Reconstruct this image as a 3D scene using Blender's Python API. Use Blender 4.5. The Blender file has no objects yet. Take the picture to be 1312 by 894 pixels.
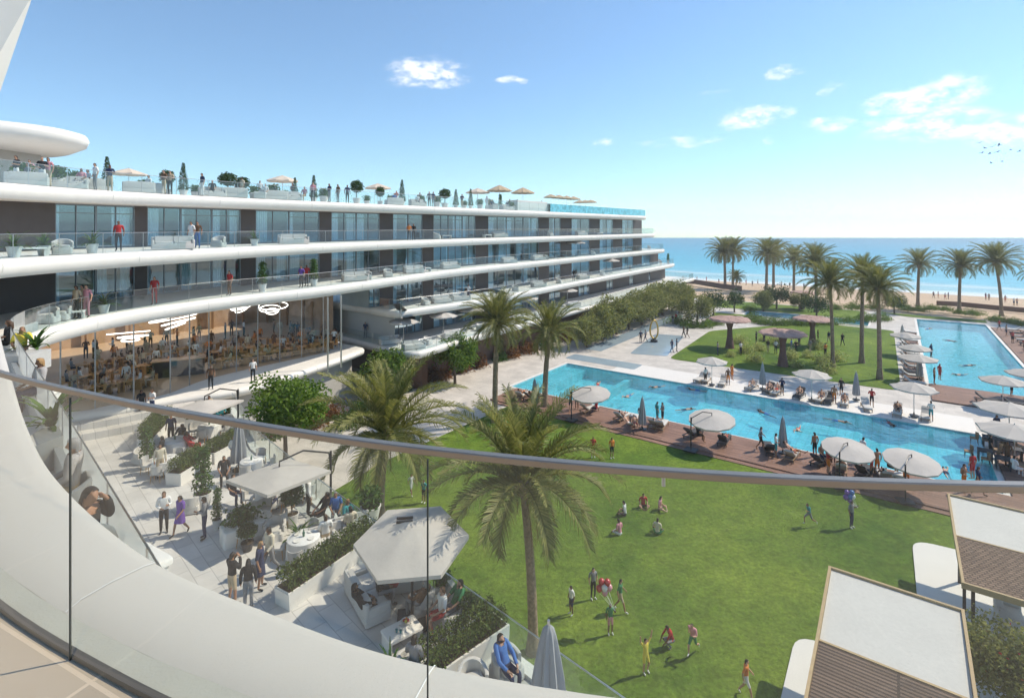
import bpy, bmesh, math, random
from mathutils import Vector, Matrix
PI = math.pi
R = math.radians
sc = bpy.context.scene
C = bpy.data.collections.new('resort'); sc.collection.children.link(C)
# ---------------------------------------------------------------- camera and frame of reference
F_PX, CX, HY, EYE = 680.0, 656.0, 291.0, 16.0           # focal length etc. in photo pixels; eye height above the lawn
cam = bpy.data.cameras.new('camera'); cam.sensor_width = 36; cam.lens = F_PX/1312*36
cam.shift_y = -(447-HY)/1312; cam.clip_start = .05; cam.clip_end = 9000
co = bpy.data.objects.new('camera', cam); co.location = (0, 0, EYE); co.rotation_euler = (PI/2, 0, 0)
C.objects.link(co); sc.camera = co

def at(px, py, Z=0.0):
    Y = (EYE-Z)*F_PX/(py-HY)
    return Vector(((px-CX)/F_PX*Y, Y, Z))
U = Vector((.81, -.59, 0)).normalized(); V = Vector((.59, .81, 0)).normalized()   # along the pool front, along the facade
def ab(a, b, z=0.0):
    p = U*a+V*b
    return Vector((p.x, p.y, z))
def on_b(px, b, z=0.0):      # point on the line b = const seen in direction px
    r = (px-CX)/F_PX
    a = b*(r*V.y-V.x)/(U.x-r*U.y)
    return ab(a, b, z)
def on_a(px, a, z=0.0):
    r = (px-CX)/F_PX
    b = a*(r*U.y-U.x)/(V.x-r*V.y)
    return ab(a, b, z)
AU = math.atan2(U.y, U.x)    # rotation that turns +X into U

# ---------------------------------------------------------------- materials
MATS = {}
def lin(c):
    return tuple(((x/12.92) if x <= .04045 else ((x+.055)/1.055)**2.4) for x in c)
def new_mat(name):
    m = bpy.data.materials.new(name); m.use_nodes = True
    nt = m.node_tree; nt.nodes.clear()
    out = nt.nodes.new('ShaderNodeOutputMaterial')
    return m, nt, out
def N(nt, t, **kw):
    n = nt.nodes.new(t)
    for k, v in kw.items():
        if k in n.inputs: n.inputs[k].default_value = v
        else: setattr(n, k, v)
    return n
def solid(name, col, rough=.6, var=.12, scale=3.0, bump=0.0, bscale=40.0, metal=0.0, spec=.4, fine=0.0, fscale=60.0):
    """principled with uneven colour and a fine bump, in object space"""
    if name in MATS: return MATS[name]
    m, nt, out = new_mat(name)
    p = N(nt, 'ShaderNodeBsdfPrincipled'); p.inputs['Roughness'].default_value = rough; p.inputs['Metallic'].default_value = metal
    p.inputs['Specular IOR Level'].default_value = spec
    geo = N(nt, 'ShaderNodeNewGeometry')
    n1 = N(nt, 'ShaderNodeTexNoise', Scale=scale, Detail=5.0); nt.links.new(geo.outputs['Position'], n1.inputs['Vector'])
    mx = N(nt, 'ShaderNodeMix', data_type='RGBA')
    c1 = tuple(min(1, x*(1-var)) for x in col); c2 = tuple(min(1, x*(1+var)) for x in col)
    mx.inputs[6].default_value = (*c1, 1); mx.inputs[7].default_value = (*c2, 1)
    nt.links.new(n1.outputs['Fac'], mx.inputs[0])
    last = mx.outputs[2]
    if fine:
        n3 = N(nt, 'ShaderNodeTexNoise', Scale=fscale, Detail=3.0); nt.links.new(geo.outputs['Position'], n3.inputs['Vector'])
        mr = N(nt, 'ShaderNodeMapRange'); mr.inputs[1].default_value = .3; mr.inputs[2].default_value = .7
        mr.inputs[3].default_value = 1-fine; mr.inputs[4].default_value = 1+fine
        nt.links.new(n3.outputs['Fac'], mr.inputs[0])
        ml = N(nt, 'ShaderNodeMix', data_type='RGBA', blend_type='MULTIPLY'); ml.inputs[0].default_value = 1
        nt.links.new(last, ml.inputs[6]); nt.links.new(mr.outputs[0], ml.inputs[7]); last = ml.outputs[2]
    nt.links.new(last, p.inputs['Base Color'])
    if bump:
        n2 = N(nt, 'ShaderNodeTexNoise', Scale=bscale, Detail=4.0); nt.links.new(geo.outputs['Position'], n2.inputs['Vector'])
        b = N(nt, 'ShaderNodeBump', Strength=bump, Distance=.02); nt.links.new(n2.outputs['Fac'], b.inputs['Height'])
        nt.links.new(b.outputs[0], p.inputs['Normal'])
    nt.links.new(p.outputs[0], out.inputs[0]); MATS[name] = m
    return m
def tiles(name, col, tw, th, ang=0.0, grout=.55, rough=.6, var=.12, stagger=.5, gw=.012, bump=.15):
    """paving or boards: brick texture on world XY turned by ang"""
    m, nt, out = new_mat(name)
    p = N(nt, 'ShaderNodeBsdfPrincipled'); p.inputs['Roughness'].default_value = rough; p.inputs['Specular IOR Level'].default_value = .3
    geo = N(nt, 'ShaderNodeNewGeometry'); mp = N(nt, 'ShaderNodeMapping'); mp.inputs['Rotation'].default_value = (0, 0, -ang)
    nt.links.new(geo.outputs['Position'], mp.inputs['Vector'])
    br = N(nt, 'ShaderNodeTexBrick', offset=stagger)
    br.inputs['Scale'].default_value = 1; br.inputs['Mortar Size'].default_value = gw; br.inputs['Brick Width'].default_value = tw; br.inputs['Row Height'].default_value = th
    br.inputs['Color1'].default_value = (*[min(1, x*(1-var)) for x in col], 1); br.inputs['Color2'].default_value = (*[min(1, x*(1+var)) for x in col], 1)
    br.inputs['Mortar'].default_value = (*[x*grout for x in col], 1)
    nt.links.new(mp.outputs[0], br.inputs['Vector'])
    n1 = N(nt, 'ShaderNodeTexNoise', Scale=.7, Detail=6.0); nt.links.new(geo.outputs['Position'], n1.inputs['Vector'])
    mr = N(nt, 'ShaderNodeMapRange'); mr.inputs[1].default_value = .3; mr.inputs[2].default_value = .7; mr.inputs[3].default_value = .85; mr.inputs[4].default_value = 1.12
    nt.links.new(n1.outputs['Fac'], mr.inputs[0])
    ml = N(nt, 'ShaderNodeMix', data_type='RGBA', blend_type='MULTIPLY'); ml.inputs[0].default_value = 1
    nt.links.new(br.outputs['Color'], ml.inputs[6]); nt.links.new(mr.outputs[0], ml.inputs[7])
    nt.links.new(ml.outputs[2], p.inputs['Base Color'])
    b = N(nt, 'ShaderNodeBump', Strength=bump, Distance=.01, invert=True); nt.links.new(br.outputs['Fac'], b.inputs['Height']); nt.links.new(b.outputs[0], p.inputs['Normal'])
    nt.links.new(p.outputs[0], out.inputs[0]); MATS[name] = m
    return m
def leafy(name, c1, c2, trans=.35, rough=.75, spec=.12):
    m, nt, out = new_mat(name)
    geo = N(nt, 'ShaderNodeNewGeometry')
    mx = N(nt, 'ShaderNodeMix', data_type='RGBA'); mx.inputs[6].default_value = (*c1, 1); mx.inputs[7].default_value = (*c2, 1)
    nt.links.new(geo.outputs['Random Per Island'], mx.inputs[0])
    p = N(nt, 'ShaderNodeBsdfPrincipled'); p.inputs['Roughness'].default_value = rough; p.inputs['Specular IOR Level'].default_value = spec
    nt.links.new(mx.outputs[2], p.inputs['Base Color'])
    t = N(nt, 'ShaderNodeBsdfTranslucent')
    hs = N(nt, 'ShaderNodeHueSaturation', Saturation=1.1, Value=1.3); nt.links.new(mx.outputs[2], hs.inputs['Color']); nt.links.new(hs.outputs[0], t.inputs['Color'])
    ms = N(nt, 'ShaderNodeMixShader'); ms.inputs[0].default_value = trans
    nt.links.new(p.outputs[0], ms.inputs[1]); nt.links.new(t.outputs[0], ms.inputs[2]); nt.links.new(ms.outputs[0], out.inputs[0])
    MATS[name] = m
    return m
def glassy(name, tint, base=.04, edge=.6, rough=.02, gcol=(1, 1, 1), veil=0.0, dcol=(.8, .79, .76)):
    """thin sheet glass: tinted transparency plus a reflection that grows at grazing angles"""
    m, nt, out = new_mat(name)
    t = N(nt, 'ShaderNodeBsdfTransparent'); t.inputs[0].default_value = (*tint, 1)
    g = N(nt, 'ShaderNodeBsdfGlossy'); g.inputs['Roughness'].default_value = rough; g.inputs['Color'].default_value = (*gcol, 1)
    lw = N(nt, 'ShaderNodeLayerWeight', Blend=.5)
    pw = N(nt, 'ShaderNodeMath', operation='POWER'); pw.inputs[1].default_value = 3; nt.links.new(lw.outputs['Facing'], pw.inputs[0])
    mr = N(nt, 'ShaderNodeMapRange'); mr.inputs[3].default_value = base; mr.inputs[4].default_value = edge; nt.links.new(pw.outputs[0], mr.inputs[0])
    ms = N(nt, 'ShaderNodeMixShader'); nt.links.new(mr.outputs[0], ms.inputs[0]); nt.links.new(t.outputs[0], ms.inputs[1]); nt.links.new(g.outputs[0], ms.inputs[2])
    last = ms
    if veil:  # pale diffuse share mixed in to imitate a milky reflection on the glass
        df = N(nt, 'ShaderNodeBsdfDiffuse'); df.inputs[0].default_value = (*dcol, 1); tl = N(nt, 'ShaderNodeBsdfTranslucent'); tl.inputs[0].default_value = (*dcol, 1); md_ = N(nt, 'ShaderNodeMixShader'); md_.inputs[0].default_value = .5; nt.links.new(df.outputs[0], md_.inputs[1]); nt.links.new(tl.outputs[0], md_.inputs[2]); df = md_; m2 = N(nt, 'ShaderNodeMixShader'); m2.inputs[0].default_value = veil; nt.links.new(ms.outputs[0], m2.inputs[1]); nt.links.new(df.outputs[0], m2.inputs[2]); last = m2
    nt.links.new(last.outputs[0], out.inputs[0]); MATS[name] = m
    return m
def water_mat(name, tint, scale, strength, body=None, bodyfac=.0):
    m, nt, out = new_mat(name)
    geo = N(nt, 'ShaderNodeNewGeometry')
    n = N(nt, 'ShaderNodeTexNoise', Scale=scale, Detail=3.0, Distortion=.6); nt.links.new(geo.outputs['Position'], n.inputs['Vector'])
    b = N(nt, 'ShaderNodeBump', Strength=strength, Distance=.055); nt.links.new(n.outputs['Fac'], b.inputs['Height'])
    t = N(nt, 'ShaderNodeBsdfTransparent'); t.inputs[0].default_value = (*tint, 1)
    d = N(nt, 'ShaderNodeBsdfDiffuse'); d.inputs[0].default_value = (*(body or tint), 1)
    md = N(nt, 'ShaderNodeMixShader'); md.inputs[0].default_value = bodyfac; n9 = N(nt, 'ShaderNodeTexNoise', Scale=1.1, Detail=5.0, Distortion=1.4); nt.links.new(geo.outputs['Position'], n9.inputs['Vector']); r9 = N(nt, 'ShaderNodeMapRange'); r9.inputs[1].default_value = .35; r9.inputs[2].default_value = .68; r9.inputs[3].default_value = bodyfac*.7; r9.inputs[4].default_value = min(.95, bodyfac*1.5); nt.links.new(n9.outputs['Fac'], r9.inputs[0]); nt.links.new(r9.outputs[0], md.inputs[0]); nt.links.new(t.outputs[0], md.inputs[1]); nt.links.new(d.outputs[0], md.inputs[2])  # noise on the body colour paints the light and dark mottling of ripples
    g = N(nt, 'ShaderNodeBsdfGlossy'); g.inputs['Roughness'].default_value = .06; nt.links.new(b.outputs[0], g.inputs['Normal'])
    fr = N(nt, 'ShaderNodeFresnel', IOR=1.33); nt.links.new(b.outputs[0], fr.inputs['Normal'])
    ms = N(nt, 'ShaderNodeMixShader'); nt.links.new(fr.outputs[0], ms.inputs[0]); nt.links.new(md.outputs[0], ms.inputs[1]); nt.links.new(g.outputs[0], ms.inputs[2])
    nt.links.new(ms.outputs[0], out.inputs[0]); MATS[name] = m
    return m
WHITE = solid('white_render', (.74, .71, .665), .55, .06, .5, .08, 60, fine=.025, fscale=1.7)
LEDGE = solid('ledge_stone', (.54, .51, .465), .6, .05, 1.5, .07, 220, fine=.05, fscale=260)
STRIP = solid('channel_stone', (.40, .40, .355), .6, .12, 4.0, .1, 90)
DARKW = solid('dark_cladding', (.075, .060, .055), .55, .2, 1.5, .1, 30)
ROOMW = solid('room_wall', (.27, .33, .36), .8, .2, 1.0)
CURT = solid('curtain_cloth', (.56, .68, .74), .85, .12, 6.0)
FRAME = solid('window_metal', (.20, .23, .25), .4, .08, 5, metal=.3)
STEEL = solid('steel', (.5, .5, .5), .3, .08, 8, metal=.9)
DARKM = solid('dark_metal', (.035, .034, .034), .4, .2, 8)
CONC = solid('soffit_grey', (.42, .40, .37), .7, .08, 1.2)
def canvas_mat(name, col):
    m, nt, out = new_mat(name); geo = N(nt, 'ShaderNodeNewGeometry'); n1 = N(nt, 'ShaderNodeTexNoise', Scale=1.6, Detail=6.0); nt.links.new(geo.outputs['Position'], n1.inputs['Vector'])
    mx = N(nt, 'ShaderNodeMix', data_type='RGBA'); mx.inputs[6].default_value = (*[x*.86 for x in col], 1); mx.inputs[7].default_value = (*[x*1.1 for x in col], 1); nt.links.new(n1.outputs['Fac'], mx.inputs[0])
    p = N(nt, 'ShaderNodeBsdfPrincipled'); p.inputs['Roughness'].default_value = .85; p.inputs['Specular IOR Level'].default_value = .15; nt.links.new(mx.outputs[2], p.inputs['Base Color'])
    n2 = N(nt, 'ShaderNodeTexNoise', Scale=2.6, Detail=3.0); nt.links.new(geo.outputs['Position'], n2.inputs['Vector']); bp_ = N(nt, 'ShaderNodeBump', Strength=.35, Distance=.06); nt.links.new(n2.outputs['Fac'], bp_.inputs['Height']); nt.links.new(bp_.outputs[0], p.inputs['Normal'])
    t = N(nt, 'ShaderNodeBsdfTranslucent'); nt.links.new(mx.outputs[2], t.inputs['Color']); ms = N(nt, 'ShaderNodeMixShader'); ms.inputs[0].default_value = .25
    nt.links.new(p.outputs[0], ms.inputs[1]); nt.links.new(t.outputs[0], ms.inputs[2]); nt.links.new(ms.outputs[0], out.inputs[0]); MATS[name] = m
    return m
CANV = canvas_mat('canvas', (.64, .60, .55))
CANG = solid('canvas_grey', (.30, .31, .33), .85, .08, 3, .1, 200)
UPH = solid('upholstery', (.54, .52, .49), .9, .08, 5, .1, 120)
UPHD = solid('upholstery_dark', (.07, .07, .075), .9, .15, 6)
WICK = solid('wicker', (.30, .20, .12), .8, .25, 20, .3, 90)
WOOD = solid('oak', (.46, .25, .10), .5, .25, 6)
TAN = solid('tan_timber', (.46, .33, .18), .55, .15, 5)
POTW = solid('white_pot', (.70, .68, .65), .5, .05, 4)
POTD = solid('dark_pot', (.05, .05, .055), .5, .15, 4)
SOIL = solid('soil', (.05, .035, .022), .95, .3, 12)
BARK = solid('palm_bark', (.25, .185, .125), .9, .35, 5, .6, 14, fine=.3, fscale=9)
TBARK = solid('tree_bark', (.14, .10, .07), .9, .3, 5, .5, 25)
BALG = glassy('balustrade_glass', (.80, .90, .91), .05, .55, veil=.028)
NEARG = glassy('railing_glass', (.86, .885, .85), .05, .5, veil=.014)
WING = glassy('window_glass', (.68, .85, .91), .20, .55, .015, (.70, .88, 1.0))
RESTG = glassy('restaurant_glass', (.88, .92, .93), .05, .55)
PALMF = leafy('palm_leaf', (.105, .125, .03), (.28, .265, .085), .35, .5, .3)
DRYF = leafy('dry_frond', (.20, .14, .07), (.34, .25, .13), .25)
LEAFB = leafy('bright_leaf', (.05, .11, .016), (.18, .26, .05), .35)
LEAFO = leafy('olive_leaf', (.11, .135, .042), (.31, .31, .12), .4)
LEAFD = leafy('dark_leaf', (.025, .06, .018), (.08, .125, .035), .25)
LEAFH = leafy('hedge_leaf', (.05, .085, .02), (.14, .18, .05), .25)
LEAFR = leafy('russet_leaf', (.13, .055, .025), (.26, .14, .06), .3)
LEAFY = leafy('pale_leaf', (.22, .26, .07), (.52, .52, .24), .4)
LEAFP = leafy('plant_leaf', (.03, .075, .018), (.10, .18, .04), .3)
THAT = solid('thatch', (.42, .28, .24), .95, .35, 8, .5, 40, fine=.3, fscale=15)
FLOWER = solid('red_petal', (.6, .03, .04), .6, .1)
# ---------------------------------------------------------------- mesh builder
class MB:
    def __init__(s): s.v = []; s.f = []; s.m = []
    def add(s, vs, fs, mi=0):
        o = len(s.v); s.v += [tuple(v) for v in vs]; s.f += [tuple(i+o for i in f) for f in fs]; s.m += [mi]*len(fs)
    def box(s, c, d, rz=0.0, mi=0, top=None, M=None):
        x, y, z = d[0]/2, d[1]/2, d[2]/2; t = top or 1.0
        vs = [Vector(p) for p in ((-x, -y, -z), (x, -y, -z), (x, y, -z), (-x, y, -z), (-x*t, -y*t, z), (x*t, -y*t, z), (x*t, y*t, z), (-x*t, y*t, z))]
        m = M or Matrix.Rotation(rz, 3, 'Z')
        s.add([m @ v+Vector(c) for v in vs], [(3, 2, 1, 0), (4, 5, 6, 7), (0, 1, 5, 4), (1, 2, 6, 5), (2, 3, 7, 6), (3, 0, 4, 7)], mi)
    def rbox(s, c, d, r=.06, rz=0.0, mi=0, n=3):   # box with rounded vertical corners and softened top
        pts = []
        for cx, cy, a0 in ((1, 1, 0), (-1, 1, 90), (-1, -1, 180), (1, -1, 270)):
            for k in range(n+1):
                a = R(a0+90*k/n); pts.append((cx*(d[0]/2-r)+r*math.cos(a), cy*(d[1]/2-r)+r*math.sin(a)))
        rings = [(0, -d[2]/2), (0, d[2]/2-r*.7), (r*.25, d[2]/2-r*.2), (r*.7, d[2]/2)]
        m = Matrix.Rotation(rz, 3, 'Z'); vs = []; L = len(pts)
        for ins, z in rings:
            kx = 1-ins/(d[0]/2); ky = 1-ins/(d[1]/2)
            vs += [m @ Vector((x*kx, y*ky, z))+Vector(c) for x, y in pts]
        fs = [tuple(range(L-1, -1, -1)), tuple(range(3*L, 4*L))]
        for q in range(3):
            for i in range(L): j = (i+1) % L; fs.append((q*L+i, q*L+j, q*L+L+j, q*L+L+i))
        s.add(vs, fs, mi)
    def tube(s, path, rad, n=8, mi=0, cap=True):
        path = [Vector(p) for p in path]
        if not hasattr(rad, '__len__'): rad = [rad]*len(path)
        vs = []; fs = []
        t = (path[1]-path[0]).normalized(); a = Vector((0, 0, 1)) if abs(t.z) < .9 else Vector((1, 0, 0))
        nx = t.cross(a).normalized()
        for i, p in enumerate(path):
            t = (path[min(i+1, len(path)-1)]-path[max(i-1, 0)]).normalized()
            nx = (nx-t*nx.dot(t)).normalized(); ny = t.cross(nx)
            vs += [p+(nx*math.cos(2*PI*k/n)+ny*math.sin(2*PI*k/n))*rad[i] for k in range(n)]
        for i in range(len(path)-1):
            for k in range(n): q = (k+1) % n; fs.append((i*n+k, i*n+q, i*n+n+q, i*n+n+k))
        if cap: fs += [tuple(range(n-1, -1, -1)), tuple((len(path)-1)*n+k for k in range(n))]
        s.add(vs, fs, mi)
    def lathe(s, prof, n=16, c=(0, 0, 0), mi=0, flat=1.0):
        vs = []; fs = []; c = Vector(c)
        for r, z in prof: vs += [c+Vector((r*math.cos(2*PI*k/n), r*math.sin(2*PI*k/n)*flat, z)) for k in range(n)]
        for i in range(len(prof)-1):
            for k in range(n): q = (k+1) % n; fs.append((i*n+k, i*n+q, i*n+n+q, i*n+n+k))
        fs += [tuple(range(n-1, -1, -1)), tuple((len(prof)-1)*n+k for k in range(n))]
        s.add(vs, fs, mi)
    def prism(s, poly, z0, z1, mi=0):
        n = len(poly); vs = [(p[0], p[1], z0) for p in poly]+[(p[0], p[1], z1) for p in poly]
        ar = sum(poly[i][0]*poly[(i+1) % n][1]-poly[(i+1) % n][0]*poly[i][1] for i in range(n))
        fs = [tuple(range(n-1, -1, -1)), tuple(range(n, 2*n))]+[(i, (i+1) % n, n+(i+1) % n, n+i) for i in range(n)]
        if ar < 0: fs = [f[::-1] for f in fs]
        s.add(vs, fs, mi)
    def sheet(s, poly, z, mi=0):
        n = len(poly); ar = sum(poly[i][0]*poly[(i+1) % n][1]-poly[(i+1) % n][0]*poly[i][1] for i in range(n))
        s.add([(p[0], p[1], z) for p in poly], [tuple(range(n)) if ar > 0 else tuple(range(n-1, -1, -1))], mi)
    def sweep(s, rows, mi=0, closed=False):      # rows: list of equally long point lists
        n = len(rows[0]); vs = [p for r in rows for p in r]; fs = []
        for i in range(len(rows)-1):
            for k in range(n if closed else n-1): q = (k+1) % n; fs.append((i*n+k, i*n+n+k, i*n+n+q, i*n+q))
        s.add(vs, fs, mi)
    def mesh(s, name, mats, smooth=None):
        me = bpy.data.meshes.new(name); me.from_pydata(s.v, [], s.f)
        for m in (mats if isinstance(mats, (list, tuple)) else [mats]): me.materials.append(m)
        if any(s.m): me.polygons.foreach_set('material_index', s.m)
        me.update()
        if smooth:
            me.polygons.foreach_set('use_smooth', [True]*len(me.polygons))
            try: me.set_sharp_from_angle(angle=R(smooth))
            except Exception: pass
        return me
    def build(s, name, mats, parent=None, loc=(0, 0, 0), rz=0.0, smooth=None):
        return link(name, s.mesh(name, mats, smooth), parent, loc, rz)
def link(name, me, parent=None, loc=(0, 0, 0), rz=0.0):
    o = bpy.data.objects.new(name, me); C.objects.link(o); o.location = loc; o.rotation_euler = (0, 0, rz)
    if parent: o.parent = parent
    return o
LABELS = {}
def tag(o, label, cat, group=None, kind=None):
    o['label'] = label; o['category'] = cat
    if group: o['group'] = group
    elif 'group' in o: del o['group']
    if kind: o['kind'] = kind
    LABELS.setdefault(label, []).append(o.name)
    return o
def thing(name, loc, rz=0.0):
    o = bpy.data.objects.new(name, None); C.objects.link(o); o.location = loc; o.rotation_euler = (0, 0, rz); o.empty_display_size = .2
    return o
def structure(o):
    o['kind'] = 'structure'; return o
PROTO = {}
class Kind:
    """one thing with parts; the first place() uses the built one, later ones are copies of it and of each part"""
    def __init__(s, root): s.root = root; s.used = False; s.tree = [(o, None) for o in ()]
    def place(s, loc, rz=0.0, label='', cat='', group=None, scale=1.0, name=None):
        if not s.used: r = s.root; s.used = True
        else: r = copy_tree(s.root)
        if name: r.name = name
        r.location = loc; r.rotation_euler = (0, 0, rz); r.scale = (scale,)*3 if not hasattr(scale, '__len__') else scale
        tag(r, label, cat, group)
        return r
KIDS = {}
def copy_tree(o, parent=None):
    c = o.copy(); C.objects.link(c)
    if parent: c.parent = parent
    for ch in list(o.children): copy_tree(ch, c)
    return c
ORD = 'first second third fourth fifth sixth seventh eighth ninth tenth eleventh twelfth thirteenth fourteenth fifteenth sixteenth seventeenth eighteenth nineteenth twentieth twenty-first twenty-second twenty-third twenty-fourth twenty-fifth twenty-sixth twenty-seventh twenty-eighth twenty-ninth thirtieth'.split()
def smooth_path(P, n=8):
    P = [Vector(p) for p in P]; Q = [P[0]*2-P[1]]+P+[P[-1]*2-P[-2]]; out = []
    for i in range(1, len(Q)-2):
        for k in range(n):
            t = k/n; a, b, c, d = Q[i-1], Q[i], Q[i+1], Q[i+2]
            out.append(.5*((2*b)+(c-a)*t+(2*a-5*b+4*c-d)*t*t+(3*b-a-3*c+d)*t**3))
    out.append(P[-1]); return out
def normals(P):      # to the left of the direction of travel, i.e. into the building
    out = []
    for i in range(len(P)):
        t = (P[min(i+1, len(P)-1)]-P[max(i-1, 0)]).normalized(); out.append(Vector((-t.y, t.x)))
    return out
def offset(P, d):
    return [p+n*d for p, n in zip(P, normals(P))]
def ray_hit(P, px):
    """point where the sight line through photo column px first meets polyline P: (point, index+fraction)"""
    r = (px-CX)/F_PX; best = None
    for i in range(len(P)-1):
        a, b = P[i], P[i+1]; fa = a.x-r*a.y; fb = b.x-r*b.y
        if fa*fb <= 0 and fa != fb:
            t = fa/(fa-fb); p = a.lerp(b, t)
            if p.y > 0 and (best is None or p.y > best[0].y): best = (p, i+t)
    return best
def sub_path(P, s0, s1):
    def pt(s): i = min(int(s), len(P)-2); return P[i].lerp(P[i+1], s-i)
    return [pt(s0)]+[P[i] for i in range(int(s0)+1, int(math.ceil(s1)))]+[pt(s1)]
# ---------------------------------------------------------------- daylight
SUN_EL, SUN_AZ = R(47), math.atan2(.31, .95)       # azimuth measured from +X towards +Y
sd = Vector((math.cos(SUN_EL)*math.cos(SUN_AZ), math.cos(SUN_EL)*math.sin(SUN_AZ), math.sin(SUN_EL)))
L = bpy.data.lights.new('sun', 'SUN'); L.energy = 4.1; L.angle = R(.5); L.color = (1, .90, .74)
lo = bpy.data.objects.new('sun', L); C.objects.link(lo); lo.rotation_euler = (-sd).to_track_quat('-Z', 'Y').to_euler(); lo.location = (60, 20, 80)
W = bpy.data.worlds.new('World'); sc.world = W; W.use_nodes = True
nt = W.node_tree; nt.nodes.clear()
wo = N(nt, 'ShaderNodeOutputWorld'); bg = N(nt, 'ShaderNodeBackground')
sky = N(nt, 'ShaderNodeTexSky', sky_type='NISHITA', sun_disc=False, sun_elevation=SUN_EL, sun_rotation=PI/2-SUN_AZ, air_density=1.0, dust_density=.15, ozone_density=1.6, altitude=0)
tc = N(nt, 'ShaderNodeTexCoord')
sp = N(nt, 'ShaderNodeSeparateXYZ'); nt.links.new(tc.outputs['Generated'], sp.inputs[0])
ad = N(nt, 'ShaderNodeMath', operation='ADD'); ad.inputs[1].default_value = .03; nt.links.new(sp.outputs[2], ad.inputs[0])
mxz = N(nt, 'ShaderNodeMath', operation='MAXIMUM'); mxz.inputs[1].default_value = .004; nt.links.new(ad.outputs[0], mxz.inputs[0])
cb = N(nt, 'ShaderNodeCombineXYZ'); nt.links.new(sp.outputs[0], cb.inputs[0]); nt.links.new(sp.outputs[1], cb.inputs[1]); nt.links.new(mxz.outputs[0], cb.inputs[2])
nt.links.new(cb.outputs[0], sky.inputs['Vector'])
# clouds: patches in sky directions, broken up by noise
def cdir(px, py):
    return Vector(((px-CX)/F_PX, 1, (HY-py)/F_PX)).normalized()
CLOUDS = [(543, 92, 58, 19, 1.0), (648, 105, 24, 8, .9), (1000, 97, 22, 10, .7), (968, 152, 45, 17, .95), (1065, 157, 42, 11, .85), (1190, 122, 85, 19, .95), (1195, 160, 100, 24, 1.0),
          (1290, 172, 70, 18, .95), (1062, 113, 22, 8, .55), (915, 117, 28, 8, .4), (870, 185, 65, 7, .5), (775, 184, 20, 7, .55), (982, 183, 10, 7, .6), (1300, 225, 60, 8, .35), (1400, 150, 120, 40, .9), (-160, 60, 120, 30, .8)]
mask = None
nv = N(nt, 'ShaderNodeTexNoise', Scale=9.0, Detail=4.0, Roughness=.6)
stretch = N(nt, 'ShaderNodeMapping'); stretch.inputs['Scale'].default_value = (1, 1, 2.0); nt.links.new(tc.outputs['Generated'], stretch.inputs[0]); nt.links.new(stretch.outputs[0], nv.inputs['Vector'])
wob = N(nt, 'ShaderNodeVectorMath', operation='MULTIPLY_ADD'); wob.inputs[1].default_value = (.10, .10, .05); nt.links.new(nv.outputs['Color'], wob.inputs[0])
sub0 = N(nt, 'ShaderNodeVectorMath', operation='SUBTRACT'); sub0.inputs[1].default_value = (.05, .05, .025); nt.links.new(tc.outputs['Generated'], sub0.inputs[0]); nt.links.new(sub0.outputs[0], wob.inputs[2])
for px, py, rx, ry, amp in CLOUDS:
    d = cdir(px, py); right = Vector((d.y, -d.x, 0)).normalized(); up = right.cross(d)
    k = 1/math.sqrt(1+((px-CX)/F_PX)**2+((py-HY)/F_PX)**2)
    s1 = N(nt, 'ShaderNodeVectorMath', operation='SUBTRACT'); s1.inputs[1].default_value = d; nt.links.new(wob.outputs[0], s1.inputs[0])
    a = N(nt, 'ShaderNodeVectorMath', operation='DOT_PRODUCT'); a.inputs[1].default_value = right*(1/(rx/F_PX*k*k)); nt.links.new(s1.outputs[0], a.inputs[0])
    b = N(nt, 'ShaderNodeVectorMath', operation='DOT_PRODUCT'); b.inputs[1].default_value = up*(1/(ry/F_PX*k)); nt.links.new(s1.outputs[0], b.inputs[0])
    c = N(nt, 'ShaderNodeVectorMath', operation='DOT_PRODUCT'); c.inputs[1].default_value = d; nt.links.new(tc.outputs['Generated'], c.inputs[0])
    a2 = N(nt, 'ShaderNodeMath', operation='MULTIPLY'); nt.links.new(a.outputs['Value'], a2.inputs[0]); nt.links.new(a.outputs['Value'], a2.inputs[1])
    b2 = N(nt, 'ShaderNodeMath', operation='MULTIPLY_ADD'); nt.links.new(b.outputs['Value'], b2.inputs[0]); nt.links.new(b.outputs['Value'], b2.inputs[1]); nt.links.new(a2.outputs[0], b2.inputs[2])
    e = N(nt, 'ShaderNodeMapRange', interpolation_type='SMOOTHSTEP'); e.inputs[1].default_value = 0; e.inputs[2].default_value = 1.6; e.inputs[3].default_value = amp; e.inputs[4].default_value = 0
    nt.links.new(b2.outputs[0], e.inputs[0])
    g = N(nt, 'ShaderNodeMath', operation='GREATER_THAN'); g.inputs[1].default_value = .3; nt.links.new(c.outputs['Value'], g.inputs[0])
    f = N(nt, 'ShaderNodeMath', operation='MULTIPLY'); nt.links.new(e.outputs[0], f.inputs[0]); nt.links.new(g.outputs[0], f.inputs[1])
    if mask is None: mask = f
    else:
        mm = N(nt, 'ShaderNodeMath', operation='MAXIMUM'); nt.links.new(mask.outputs[0], mm.inputs[0]); nt.links.new(f.outputs[0], mm.inputs[1]); mask = mm
nc = N(nt, 'ShaderNodeTexNoise', Scale=26.0, Detail=9.0, Roughness=.62); nt.links.new(stretch.outputs[0], nc.inputs['Vector'])
th = N(nt, 'ShaderNodeMapRange', interpolation_type='SMOOTHSTEP'); th.inputs[1].default_value = .26; th.inputs[2].default_value = .76; nt.links.new(nc.outputs['Fac'], th.inputs[0])
dn = N(nt, 'ShaderNodeMath', operation='MULTIPLY'); nt.links.new(mask.outputs[0], dn.inputs[0]); nt.links.new(th.outputs[0], dn.inputs[1])
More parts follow.
